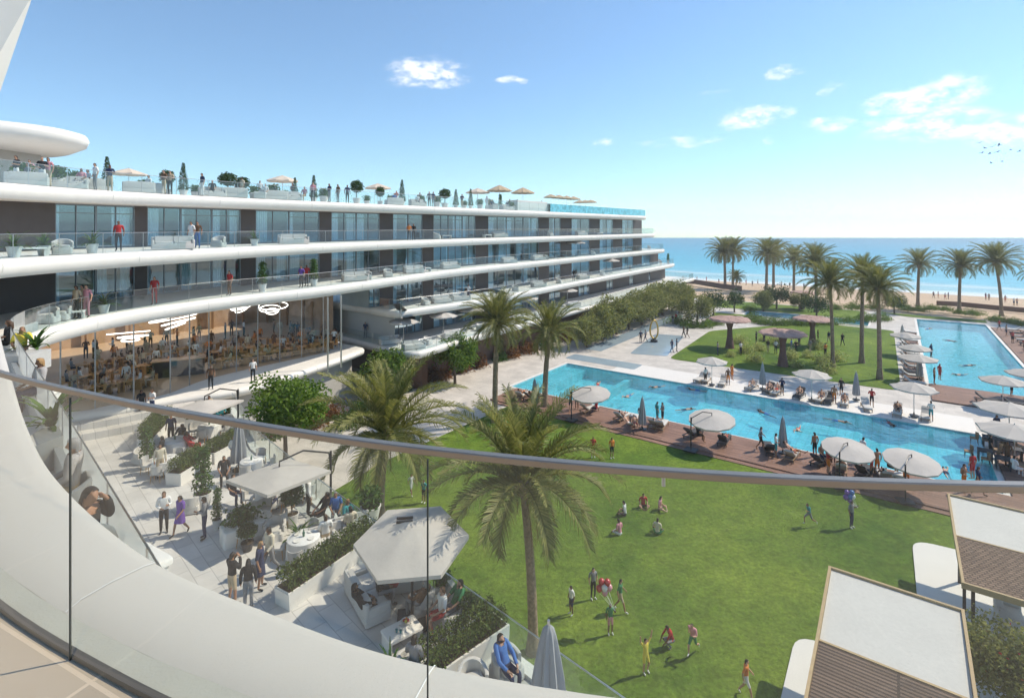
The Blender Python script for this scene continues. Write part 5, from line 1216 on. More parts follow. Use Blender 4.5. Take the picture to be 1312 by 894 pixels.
for px, py, s, lab, ti in tables:
    b = at(px, py, TZ); CT.place(b, rn.uniform(0, 1), lab, 'table', gt, s)
    for k, side in enumerate(('near', 'far', 'left', 'right')):
        a = {'near': -PI/2, 'far': PI/2, 'left': PI, 'right': 0}[side]+R(rn.uniform(-12, 12)); d = .92
        DC.place(b+Vector((d*math.cos(a), d*math.sin(a), 0)), a-PI/2, f'white tub chair on the {side} side of the table by {TN_[ti]}', 'chair', gc)
LT.place(at(515, 822, TZ), R(38), 'white coffee table with fruit and cups in the sunlit lounge corner', 'coffee table')
cb = at(515, 822, TZ)
def on_table(dx, dy, z=.42): a = R(38); return cb+Vector((dx*math.cos(a)-dy*math.sin(a), dx*math.sin(a)+dy*math.cos(a), z))
fb = thing('fruit_bowl', on_table(.2, .12)); m = MB(); m.lathe([(.03, .0), (.10, .02), (.16, .07), (.165, .07), (.10, .035), (.02, .02)], 16); m.build('bowl', WHITE, fb, smooth=40)
for k, c in enumerate(('red', 'orange', 'red', 'yellow')): m = MB(); m.lathe([(.0, -.045), (.032, -.032), (.046, 0), (.034, .03), (.008, .042)], 10); m.build('fruit', cloth(c), fb, (.06*math.cos(k*1.6), .06*math.sin(k*1.6), .085), smooth=60)
tag(fb, 'white bowl of red and orange fruit on the coffee table', 'fruit bowl')
for k, (dx, dy, c) in enumerate(((-.12, -.15, 'teal'), (-.2, -.05, 'teal'), (-.05, .05, 'white'))):
    m = MB(); m.lathe([(.03, 0), (.042, .09), (.044, .09), (.038, .085), (.026, .01)], 12); o = m.build('cup', cloth(c), None, on_table(dx, dy), smooth=40)
    tag(o, ('teal cup on the coffee table nearest its edge', 'teal cup on the coffee table farther from the fruit', 'white cup beside the fruit bowl on the coffee table')[k], 'cup', 'cups on the coffee table')
SF3.place(at(470, 775, TZ), R(125), 'pale sofa in the shade of the hexagonal parasol, two men seated', 'sofa'); SF2.place(at(512, 752, TZ), R(195), 'pale two seat sofa at the back of the hexagonal parasol', 'sofa')
AR.place(at(541, 782, TZ), R(-150), 'pale armchair under the right side of the hexagonal parasol', 'armchair'); SF2.place(at(575, 792, TZ), R(-60), 'pale sofa in the sun at the terrace edge by the cactus', 'sofa'); AR.place(at(528, 868, TZ), R(150), 'pale armchair facing the coffee table, seen from behind', 'armchair')
AR.place(at(649, 868, TZ), R(40), 'white armchair with a man in blue, near the folded parasol', 'armchair'); AR.place(at(606, 892, TZ), R(20), 'white armchair holding a yellow cushion at the bottom edge', 'armchair')
p = at(611, 890, TZ+.5); m = MB(); m.rbox((0, 0, 0), (.46, .46, .14), .1); o = m.build('cushion', cloth('yellow'), None, (p.x, p.y, TZ+.62), smooth=50); o.rotation_euler = (R(62), 0, R(20)); tag(o, 'bright yellow cushion leaning in the bottom armchair', 'cushion')
SF2.place(at(418, 702, TZ), R(30), 'white sofa with its back to the hedge, left one', 'sofa', 'white sofas by the long hedge'); SF2.place(at(450, 688, TZ), R(30), 'white sofa with its back to the hedge, right one', 'sofa', 'white sofas by the long hedge')
for i, (px, py, w, rz, lab) in enumerate(((183, 592, 0, 70, 'white armchair at the back left of the terrace'), (244, 655, 0, 200, 'white armchair beside the tall clipped bush'), (352, 690, 0, 10, 'white armchair right of the cube planter'), (337, 628, 0, 180, 'white armchair under the far side of the square parasol'))):
    AR.place(at(px, py, TZ), R(rz), lab, 'armchair')
PB = potted('ball', POTW, .24, .45, 2); PBl = potted('blade', POTW, .24, .42, 4); PBu = potted('bush', POTW, .3, .5, 5); PT = potted('tall', POTW, .3, .55, 6); PDk = potted('ball', POTD, .26, .55, 7)
gp = 'potted plants on the terrace'
PB.place(at(374, 673, TZ), 0, 'clipped ball tree in a pale pot beside the parasol mast', 'plant', gp, 1.15)
PDk.place(at(317, 705, TZ), 1, 'dark round pot with clipped ball beside the standing trio', 'plant', gp, (.9, .9, .6))
PBl.place(at(500, 878, TZ), 0, 'spiky green plant in a pot at the balcony edge', 'plant', gp, 1.0)
PB.place(at(601, 800, TZ), 2, 'round cactus-like ball plant in the terrace corner', 'plant', gp, (.95, .95, .62))
PBu.place(at(569, 768, TZ), 1, 'small bushy potted plant behind the sunny sofa', 'plant', gp, .9)
PT.place(at(260, 650, TZ), 0, 'tall clipped bush in a white pot in the middle of the terrace', 'plant', gp, 1.25)
PT.place(at(278, 678, TZ), 2, 'slim tall planter beside the couple', 'plant', gp, (.6, .6, .8))
PBl.place(at(382, 702, TZ), 1, 'spiky plant on a pale pot next to the clothed table', 'plant', gp, 1.1)
PBu.place(at(475, 668, TZ), 1, 'leafy grey green plant at the terrace railing near the palm', 'plant', gp, 1.4)
PT.place(at(188, 600, TZ), 1, 'leafy bush in pot at the back left hedge', 'plant', gp, 1.0)
t = thing('cube_planter', at(310, 690, TZ)); t.rotation_euler = (0, 0, R(40)); m = MB(); m.rbox((0, 0, .32), (1.5, .9, .64), .1); m.build('planter_box', WHITE, t, smooth=35); m = MB(); leaf_cloud(m, 500, .2, lambda q: Vector((q.gauss(0, .3), q.gauss(0, .18), .66+q.random()**1.5*.6)), random.Random(9)); m.build('leaves', LEAFP, t); tag(t, 'white block planter with leafy plant in the shade of the square parasol', 'planter')
# third floor terrace directly below us
T3 = Z3+.003
m = MB(); rows = []
t = thing('curved_planter', (0, 0, T3))
pts = smooth_path([at(8, 470, T3), at(40, 474, T3), at(75, 500, T3), at(95, 540, T3)], 5)
def curved_planter(pts, h, w, label, leaves):
    t = thing('curved_planter', (pts[0].x, pts[0].y, T3)); o_ = Vector((pts[0].x, pts[0].y)); P = [Vector((p.x, p.y))-o_ for p in pts]; A, B = offset(P, -w/2), offset(P, w/2)
    m = MB(); rows = [[(a.x, a.y, 0), (a.x*1.0, a.y, h), (b.x, b.y, h), (b.x, b.y, 0)] for a, b in zip(A, B)]; m.sweep(rows, closed=True); m.add(rows[0], [(0, 1, 2, 3)]); m.add(rows[-1], [(3, 2, 1, 0)]); m.build('planter_box', solid('grey_render', (.46, .45, .43), .6, .06, 1.0), t, smooth=30)
    m = MB(); rnd = random.Random(3)
    for c in leaves:
        q = Vector((c.x, c.y))-o_; mm = MB(); blade_plant(mm, 26, 1.0, h-.03, rnd, .06); m.add([Vector(v)+Vector((q.x, q.y, 0)) for v in mm.v], mm.f)
    m.build('leaves', LEAFP, t); tag(t, label, 'planter', 'curved white planters on the balcony below'); return t
bpy.data.objects.remove(t)
curved_planter([at(-30, 462, T3), at(0, 476, T3), at(30, 478, T3), at(50, 470, T3)], .6, .7, 'curved white planter with spiky plant at the far end below', [at(46, 468, T3)])
curved_planter([at(10, 615, T3), at(35, 608, T3), at(58, 598, T3), at(76, 584, T3)], .6, .6, 'curved white planter with spiky plant left of the glass joint', [at(66, 582, T3)])
AR.place(at(88, 672, T3), R(-60), 'pale armchair with the person in patterned shirt on the balcony below', 'armchair'); LT.place(at(150, 760, T3), R(-30), 'white low table on the balcony directly below', 'coffee table', None, 1.1)
AR.place(at(108, 762, T3), R(70), 'armchair of the man on the phone below us', 'armchair')
LT.place(at(46, 520, T3), R(10), 'low white table between the curved planters below', 'coffee table', None, .9)
# ---------------------------------------------------------------- people on the terrace and balconies (near)
def toward(px): return 0
N_ = dict(near=True)
person(at(297, 773, TZ), R(150), 'photo', 'black', 'beige', 'raising a camera, left of the standing trio', legs='short', sleeve=True, skin=1, **N_)
person(at(318, 779, TZ), R(200), 'stand', 'black', 'grey', 'with long dark hair, middle of the trio', h=1.66, hair='dark', long_hair=True, skin=1, sleeve=True, **N_)
person(at(333, 755, TZ), R(100), 'akimbo', 'navy', 'navy', 'with hand on hip, right of the trio', h=1.72, legs='skirt', hair='fair', skin=1, **N_)
person(at(210, 682, TZ), R(30), 'talk', 'white', 'black', 'walking beside a companion in purple', sleeve=True, hair='brown', **N_)
person(at(231, 685, TZ), R(-20), 'walk', 'purple', 'purple', 'beside the man in white', h=1.66, legs='skirt', hair='dark', skin=1, **N_)
person(at(181, 533, TZ+.42), R(60), 'stand', 'black', 'black', 'standing left of two near the restaurant steps', hair='dark', **N_)
person(at(195, 532, TZ+.42), R(-20), 'talk', 'white', 'navy', 'standing right of two near the restaurant steps', hair='brown', **N_)
person(at(219, 568, TZ), R(20), 'stand', 'navy', 'black', 'standing at the back tables under the handrail', hair='dark', **N_)
def seat(px, py, Z, rz, p='sit', *a, **k): return person(at(px, py, Z), R(rz), p, *a, **dict(N_, **k))
seat(244, 582, TZ, 100, 'lean', 'red', 'red', 'seated at the back left table', sleeve=True, skin=2)
seat(207, 590, TZ, -70, 'sit', 'black', 'black', 'seated left of the table with the person in red')
seat(230, 574, TZ, 0, 'lean', 'black', 'grey', 'seated behind the table with the person in red')
seat(287, 620, TZ, 30, 'lean', 'black', 'black', 'seated alone behind the tall clipped bush', skin=1)
seat(299, 645, TZ, 60, 'sit', 'black', 'navy', 'seated near the white cube planter', skin=1)
seat(345, 660, TZ, 180, 'sit', 'white', 'navy', 'dining under the square parasol, back to us')
seat(372, 628, TZ, 0, 'sit', 'grey', 'black', 'dining under the right side of the square parasol')
seat(413, 672, TZ, -40, 'lean', 'black', 'black', 'seated left in the group by the railing')
seat(430, 670, TZ, 20, 'sit', 'blue', 'grey', 'seated middle in the group by the railing', hair='grey')
seat(446, 680, TZ, 60, 'sit', 'teal', 'black', 'seated right in the group by the railing', hair='fair')
seat(417, 702, TZ, 210, 'sit', 'white', 'beige', 'on the left white sofa with back to us', hair='brown')
seat(449, 690, TZ, 210, 'sit', 'cream', 'grey', 'on the right white sofa with back to us', hair='dark')
seat(464, 797, TZ, 110, 'lean', 'black', 'black', 'leaning forward on the shaded sofa, nearest', skin=1, sleeve=True)
seat(486, 778, TZ, 120, 'sit', 'black', 'grey', 'on the shaded sofa behind another', skin=1, sleeve=True)
seat(504, 768, TZ, 180, 'sit', 'navy', 'red', 'at the back of the hexagonal parasol', legs='short')
seat(538, 792, TZ, -120, 'lean', 'brown', 'grey', 'in the armchair under the parasol edge', hair='grey', sleeve=True)
seat(566, 806, TZ, -60, 'sit', 'white', 'red', 'in sun on the terrace edge sofa', hair='brown', legs='short')
seat(582, 798, TZ, -50, 'lean', 'green', 'grey', 'on the right of the sunny sofa', hair='dark')
seat(531, 874, TZ, 160, 'sit', 'grey', 'beige', 'in the armchair facing the coffee table', hair='dark')
seat(648, 878, TZ, 40, 'lean', 'blue', 'navy', 'in the white armchair at the bottom of the photo', hair='dark', sleeve=True)
seat(92, 668, T3, -60, 'sit', 'patterned', 'beige', 'seated on the balcony below, behind the glass joint', hair='grey', sleeve=True, skin=1)
seat(110, 758, T3, 70, 'phone', 'black', 'black', 'on the phone on the balcony just below', hair='dark', sleeve=True, skin=1)
seat(50, 525, T3, -30, 'sit', 'patterned', 'navy', 'sitting by the far curved planter below', hair='fair')
seat(10, 457, T3, -60, 'sit', 'black', 'black', 'with auburn hair at the far end of the balcony below', hair='brown', long_hair=True)
seat(28, 469, T3, 40, 'lean', 'yellow', 'beige', 'at the far end of the balcony below', hair='fair', long_hair=True)
# ---------------------------------------------------------------- children on the lawn
def kid(px, py, rz, p, top, bottom, where, h=1.25, legs='short', **k): return person(at(px, py, .03), R(rz), p, top, bottom, where, h=h, legs=legs, **dict(dict(shoe='white'), **k))
kid(732, 787, -60, 'stand', 'white', 'navy', 'at the left of the balloon group')
kid(760, 767, 20, 'stand', 'grey', 'black', 'behind the red balloons', legs='long', h=1.4)
kid(795, 783, 70, 'walk', 'green', 'beige', 'right of the red balloons', h=1.4, skin=1)
hb = kid(782, 812, 10, 'hold', 'green', 'pink', 'holding the red balloons', h=1.25)
kid(827, 862, 30, 'cheer', 'yellow', 'yellow', 'with raised arms near the railing', h=1.3)
kid(858, 829, -70, 'crouch', 'red', 'grey', 'crouching left of the runner', h=1.35)
kid(888, 840, -40, 'run', 'pink', 'green', 'running across the lower lawn', h=1.35)
kid(956, 893, 60, 'walk', 'orange', 'white', 'at the bottom edge of the lawn', h=1.35)
kid(801, 660, -110, 'ground', 'white', 'black', 'sitting left in the lawn circle', h=1.6)
kid(824, 649, 0, 'ground', 'red', 'brown', 'sitting at the top of the lawn circle', h=1.6)
kid(845, 653, 60, 'ground', 'pink', 'beige', 'sitting right in the lawn circle', h=1.6)
kid(842, 684, 150, 'ground', 'cream', 'green', 'kneeling at the front of the lawn circle', h=1.6)
kid(794, 685, -140, 'ground', 'pink', 'white', 'sitting front left of the lawn circle', h=1.6)
kid(760, 586, 0, 'stand', 'red', 'brown', 'standing on the lawn by the deck, left', h=1.5, skin=1)
kid(784, 587, 20, 'stand', 'orange', 'black', 'standing on the lawn by the deck, right', h=1.5, skin=1)
kid(527, 634, 40, 'walk', 'white', 'white', 'far left on the lawn beside the palm', h=1.3)
kid(543, 644, -30, 'stand', 'teal', 'black', 'behind the hexagonal parasol on the lawn', h=1.4)
kid(1037, 674, -80, 'run', 'teal', 'grey', 'running left of the blue balloons', h=1.3)
hb2 = kid(1091, 676, 30, 'hold', 'grey', 'navy', 'carrying the blue balloons', h=1.5, legs='long')
def balloons(loc, cols, tie, label):
    t = thing('balloon_bunch', loc); rnd = random.Random(len(label)); prof = [(.0, -.17), (.03, -.155), (.09, -.09), (.125, 0), (.12, .06), (.08, .125), (.0, .15)]
    me = {}
    spots = [(-.20, 0, 0), (0, -.05, .05), (.20, .02, .02), (-.1, .05, .22), (.12, -.02, .25), (0, .12, .1), (.02, 0, -.16)]
    for i, sp_ in enumerate(spots):
        c = cols[i % len(cols)]; m = MB(); m.lathe(prof, 16); m.build('balloon', solid('balloon_'+c, CLOTH[c], .25, .05, 3, spec=.6), t, sp_, smooth=60)
    m = MB()
    for sp_ in spots: m.tube([(sp_[0], sp_[1], sp_[2]-.16), tie], .004, 3)
    m.build('string', cloth('white'), t); tag(t, label, 'balloons'); return t
b = at(782, 812, .03); balloons((b.x-.22, b.y+.1, 1.75), ['red', 'white', 'pink', 'red'], (.37, -.32, -.66), 'bunch of red and pink balloons held on the lower lawn')
b = at(1091, 676, .03); balloons((b.x-.05, b.y+.1, 1.6), ['purple', 'blue', 'white'], (.2, -.4, -.35), 'bunch of blue and white balloons near the deck corner')
# ---------------------------------------------------------------- around the pool
PR = parasol('parasol', 1.55, 2.35); LG = lounger(UPH, WICK); LGD = lounger(UPHD, DARKM); CLP = closed_parasol(2.5, .26, CANG); CLW = closed_parasol(2.5, .26, CANV)
CANT = cantilever('side_post_parasol', 1.75, 12, 2.2, (-1.15, -1.5), R(9), .28, CANV)
gu = 'open white parasols around the pools'
def under(px, py, h): q = at(px, py, h); return Vector((q.x, q.y, .14))
for px, py, lab in ((757, 500, 'open side-post parasol leaning over the pool, leftmost on the timber deck'), (912, 532, 'open side-post parasol over the pool in the middle of the deck'), (1086, 566, 'open side-post parasol over the pool, left of the right pair'), (1168, 581, 'open side-post parasol over the pool, right of the right pair')):
    q = under(px, py, 2.45); CANT.place(q, R(-36) if px < 1000 else R(-10), lab, 'parasol', gu, .92 if px < 1000 else .84)
for px, py, w, lab in ((912, 464, 1.0, 'open round parasol on the stone terrace at the far lawn tip'), (1040, 481, 1.05, 'open grey shaded parasol on the stone terrace below the lawn'), (1171, 498, 1.1, 'open round parasol at the right end of the stone terrace'),
                       (1160, 431, 1.1, 'farthest open parasol left of the long pool'), (1172, 447, 1.05, 'second open parasol from the far end beside the long pool'), (1176, 460, 1.15, 'third open parasol from the far end beside the long pool'),
                       (1285, 489, 1.1, 'wide open parasol at the near end of the long pool'), (1293, 525, 1.35, 'very wide pale parasol behind the corner dining deck'), (1300, 554, 1.3, 'very wide pale parasol nearest over the corner dining deck'), (1318, 480, 1.1, 'open parasol at the right edge beside the long pool')):
    q = under(px, py, 2.4); PR.place(q, rn.uniform(0, 1), lab, 'parasol', gu, (w, w, 1.0))
gc = 'folded parasols around the pools'
for px, py, K_, lab in ((685, 522, CLP, 'folded grey parasol at the left end of the timber deck'), (823, 550, CLP, 'folded grey parasol in the middle of the timber deck'), (1003, 580, CLP, 'folded parasol hanging beside the pool right of the walking person'), (977, 498, CLP, 'folded parasol behind loungers on the stone terrace, left'), (1097, 512, CLP, 'folded parasol behind loungers on the stone terrace, right'), (1178, 486, CLP, 'folded parasol beside the long pool deck'), (1156, 440, CLW, 'folded white parasol at the far end of the long pool')):
    K_.place(at(px, py, .14), 0, lab, 'parasol', gc)
gl = 'sun loungers along the stone terrace'
for i, px in enumerate((897, 905, 926, 963, 985, 995, 1024, 1052, 1062, 1082, 1110, 1150, 1186)):
    q = on_b(px, 56.1+rn.uniform(-.2, .3), .01); K_ = LG if i not in (4, 6, 8) else LGD
    K_.place(q, AU+PI+R(rn.uniform(-12, 12)) if False else AU+R(rn.uniform(-14, 14)), f'{"dark" if K_ is LGD else "pale"} lounger on the stone terrace, {ORD[i]} from the left', 'lounger', gl)
gl = 'sun loungers on the timber deck'
for i, px in enumerate((668, 682, 755, 797, 812, 840, 848, 888, 928, 985, 1015, 1052, 1078, 1108, 1132, 1152)):
    q = on_b(px, 40.6+rn.uniform(-.3, .4), .142); K_ = LGD if i in (1, 7, 8, 9, 11, 13) else LG
    K_.place(q, AU+PI+R(rn.uniform(-20, 20)), f'{"dark" if K_ is LGD else "pale"} lounger on the timber deck, {ORD[i]} from the left', 'lounger', gl)
gl = 'sun loungers left of the long pool'
for i, b in enumerate((67, 70, 72.2, 74.6, 77, 79.4, 82, 85, 88, 91.5, 95, 98.5)):
    LG.place(ab(1.15+rn.uniform(-.1, .1), b, .122) if b > 69 else ab(1.3, b, .122), AU+PI/2+R(rn.uniform(-8, 8)) if b > 66 else 0, f'lounger left of the long pool, {ORD[i]} from the near end', 'lounger', gl)
gl = 'sun loungers right of the long pool'
for i, b in enumerate((74, 76.5, 79, 81.5, 84, 86.5, 89, 92, 95, 98, 101, 104, 107, 110)):
    (LG if i % 3 else LGD).place(ab(14.2+rn.uniform(-.2, .2), b, .122), AU-PI/2+R(rn.uniform(-8, 8)), f'lounger right of the long pool, {ORD[i]} from the near end', 'lounger', gl)
gp2 = 'open parasols right of the long pool'
for i, b in enumerate((78, 84.5, 91, 97.5, 104)):
    PR.place(ab(15.8, b, .12), 0, f'small parasol right of the long pool, {ORD[i]} from the near end', 'parasol', gp2, (.8, .8, .9))
LGD.place(at(1266, 516, .12), AU+PI/2, 'dark lounger behind the wide parasol at the near end of the long pool', 'lounger'); LGD.place(at(1300, 521, .12), AU+PI/2, 'dark lounger right of the wide parasol at the near pool end', 'lounger')
# dining corner at the right end of the pool
DT = low_table(.8, .8, .74, UPHD, 'cafe_table'); DC2 = chair(WICK, DARKM, 'cafe_chair'); k = 0
for i, (px, py) in enumerate(((1262, 590), (1285, 600), (1300, 588), (1284, 575), (1308, 571), (1268, 572))):
    q = at(px, py, .14); DT.place(q, AU, f'dark cafe table on the corner deck, {("left", "front", "right", "middle", "far right", "far left")[i]} one', 'table', 'cafe tables on the corner deck')
    for s_, nm in ((-1, 'left'), (1, 'right')):
        DC2.place(q+U*s_*.85, AU+s_*PI/2*1.0+PI if False else AU+PI/2*s_, f'wicker chair {nm} of the {("left", "front", "right", "middle", "far right", "far left")[i]} cafe table', 'chair', 'wicker chairs on the corner deck')
# people there
def bather(px, py, rz, p, bottom, where, top='bare', Z=.14, legs='bare', h=1.75, skin=None, **k): return person(at(px, py, Z), R(rz), p, top, bottom, where, h=h, legs=legs if top != 'bare' else 'short', skin=skin, **k)
bather(731, 527, 160, 'stand', 'navy', 'standing left under the first side-post parasol'); bather(739, 524, -20, 'talk', 'grey', 'standing right under the first side-post parasol')
bather(842, 541, 100, 'stand', 'teal', 'by the pool edge, left of a pair', 'teal'); bather(849, 542, -80, 'talk', 'black', 'by the pool edge, right of a pair', 'grey')
bather(894, 566, 90, 'sit', 'black', 'sitting under the middle side-post parasol', 'black', Z=.14); bather(805, 549, 40, 'recline', 'white', 'lying left of the folded deck parasol'); bather(814, 550, 0, 'recline', 'red', 'lying right of the folded deck parasol')
bather(975, 577, 60, 'walk', 'black', 'walking along the deck toward the folded parasol', 'grey'); bather(1044, 585, 190, 'stand', 'black', 'standing at the pool left of the right parasol pair'); bather(1053, 593, 10, 'sit', 'navy', 'seated below the right parasol pair'); bather(1067, 594, -30, 'stand', 'white', 'in white standing at the deck', 'white')
bather(1015, 585, 60, 'recline', 'orange', 'lounging right of the folded parasol'); bather(1098, 598, 20, 'sit', 'orange', 'sitting under the left of the parasol pair'); bather(1106, 592, 100, 'stand', 'white', 'standing behind the parasol pair left post', 'white')
bather(1124, 608, 180, 'stand', 'orange', 'standing between the two right parasols'); bather(1139, 607, 30, 'sit', 'black', 'sitting left of the rightmost parasol post'); bather(1160, 612, 0, 'stand', 'brown', 'behind the handrail at the rightmost parasol post'); bather(1246, 614, 190, 'stand', 'red', 'standing in red at the deck corner', 'red')
bather(1269, 588, 70, 'stand', 'black', 'standing tall at the corner deck edge', 'black', legs='long'); bather(1291, 598, -60, 'stand', 'brown', 'standing between the cafe tables', 'brown'); bather(1300, 610, 90, 'sit', 'white', 'seated at the front cafe table', 'white'); bather(1277, 560, 0, 'talk', 'navy', 'standing at the far cafe table', 'navy', legs='long')
bather(1296, 507, 20, 'stand', 'black', 'standing under the wide parasol by the long pool', 'black'); bather(1253, 634, 70, 'walk', 'brown', 'on the deck just below the handrail', 'navy', legs='short'); bather(1235, 630, 20, 'talk', 'orange', 'left on the deck just below the handrail')
bather(938, 487, 100, 'stand', 'orange', 'standing on the stone terrace left part', 'orange'); bather(1078, 507, -60, 'stand', 'black', 'standing at the parasol on the stone terrace', 'black')
LX = [(963, 'grey'), (985, 'black'), (995, 'red'), (1024, 'black'), (1052, 'navy'), (1150, 'black'), (1082, 'brown')]
for i, (px, c) in enumerate(LX): person(on_b(px, 56.2, .0), AU, 'recline', 'bare', c, f'lying on the stone terrace, lounger of a {c} pair' if False else f'lying on a stone terrace lounger, {ORD[sorted(x for x, _ in LX).index(px)]} lying person from left', legs='short')
bather(1197, 492, 60, 'stand', 'brown', 'standing left of a pair at the long pool'); bather(1204, 487, 90, 'stand', 'red', 'standing right of a pair at the long pool', 'red'); bather(1193, 458, 20, 'stand', 'navy', 'standing at the left edge of the long pool', 'navy')
for i, (a, b, c) in enumerate(((1.2, 72.2, 'orange'), (1.2, 79.4, 'red'), (1.2, 88, 'brown'), (14.2, 79, 'orange'), (14.2, 89, 'red'), (14.2, 98, 'brown'), (14.2, 104, 'pink'))):
    person(ab(a, b, 0), AU+(PI/2 if a < 5 else -PI/2), 'recline', 'bare', c, f'lying {"left" if a < 5 else "right"} of the long pool, {ORD[i if a < 5 else i-3]} from the near end', legs='short')
for i, (a, b, rz) in enumerate(((12.6, 99, 0), (12.7, 105, 60), (12.5, 110, 30), (13, 93, -40), (12.4, 84, 80))):
    person(ab(a, b, .12), R(rz), rn.choice(('stand', 'walk', 'talk')), rn.choice(('bare', 'white', 'red')), rn.choice(('red', 'navy', 'black')), f'right of the long pool, {ORD[sorted((99, 105, 110, 93, 84)).index(b)]} standing one from the near end', legs='short')
# swimmers
WZ = -.11
SWM = [(766, 491, 'swimmer at the left end of the pool'), (803, 508, 'swimmer left of the folded deck parasol'), (839, 496, 'swimmer in the middle left of the pool'), (882, 524, 'swimmer just left of the middle parasol'), (887, 499, 'swimmer near the far pool edge, centre'), (976, 528, 'swimmer in mid pool right of the middle parasol'), (1022, 551, 'swimmer above the folded hanging parasol'), (1079, 540, 'swimmer behind the right parasol pair'), (1143, 544, 'swimmer near the far edge at the right'), (1210, 602, 'swimmer right of the rightmost parasol'),
       (1221, 437, 'swimmer at the far end of the long pool'), (1242, 468, 'swimmer at the right side of the long pool'), (1227, 480, 'swimmer at the near end of the long pool'), (1190, 421, 'swimmer at the far left corner of the long pool')]
for i, (px, py, lab) in enumerate(SWM): person(at(px, py, WZ), rn.uniform(0, 6.28), 'swim', 'bare', rn.choice(('navy', 'red', 'black', 'blue')), '', legs='short', label=lab, group='swimmers in the pools')
# walkers, far lawn guests, beach people
for px, py, top, bot, w in ((821, 439, 'navy', 'black', 'left of the pair by the golden ring sculpture'), (827, 438, 'grey', 'navy', 'right of the pair by the golden ring sculpture'), (861, 451.5, 'navy', 'navy', 'left of the pair at the lawn tip'), (867, 450.5, 'navy', 'black', 'right of the pair at the lawn tip'), (876, 433, 'brown', 'black', 'left of the pair on the brown path'), (880.5, 433, 'black', 'brown', 'right of the pair on the brown path'),
                            (862, 416, 'black', 'grey', 'far along the promenade, left'), (866, 414, 'red', 'black', 'far along the promenade, right')):
    person(at(px, py), rn.uniform(0, 6), rn.choice(('walk', 'stand', 'talk')), top, bot, w)
FL = [(919.5, 455), (949, 455), (979, 438), (984, 452), (994, 453), (1014, 451), (1020, 453), (1024, 444), (1038, 451), (1057.5, 457), (1079.5, 443), (1062, 440), (969, 440), (1048, 438)]
for i, (px, py) in enumerate(sorted(FL)): person(at(px, py, .03), rn.uniform(0, 6), rn.choice(('stand', 'talk', 'stand', 'walk')), 'orange' if px == 1057.5 else rn.choice(('white', 'navy', 'black', 'grey', 'blue')), rn.choice(('black', 'navy', 'grey', 'beige')), f'among the far lawn guests, {ORD[i]} from left', group='guests on the far lawn')
BE = [(1196, 378), (1202, 378), (1211, 380), (1215, 379), (1263, 379), (1267, 380), (1299, 388), (1303, 388), (1288, 383), (875, 357), (893, 356.5), (905, 357), (921, 360), (948, 362), (956, 361), (964, 363), (971, 361), (1001, 364), (1012, 365), (1030, 366), (887, 358)]
for i, (px, py) in enumerate(sorted(BE)):
    q = at(px, py, -.6); q.z = beach_z(q.dot(V)); person(q, rn.uniform(0, 6), rn.choice(('stand', 'walk', 'talk')), rn.choice(('bare', 'white', 'navy', 'red', 'grey')), rn.choice(('black', 'navy', 'red', 'brown')), f'on the beach, {ORD[i]} from the left', legs='short', group='people on the beach')
# golden ring sculpture
t = thing('ring_sculpture', at(838, 438)); m = MB(); n = 28
m.tube([(.55*math.cos(2*PI*i/n), .1*math.sin(4*PI*i/n), 1.75+1.25*math.sin(2*PI*i/n)) for i in range(n+1)], .11, 8, cap=False); m.build('ring', solid('gold_metal', (.55, .36, .10), .3, .15, 3, metal=.8), t, smooth=60)
m = MB(); m.lathe([(.5, 0), (.48, .3), (.2, .45)], 18); m.build('plinth', DARKM, t, smooth=40); tag(t, 'tall golden ring sculpture on the promenade near the pool', 'sculpture')
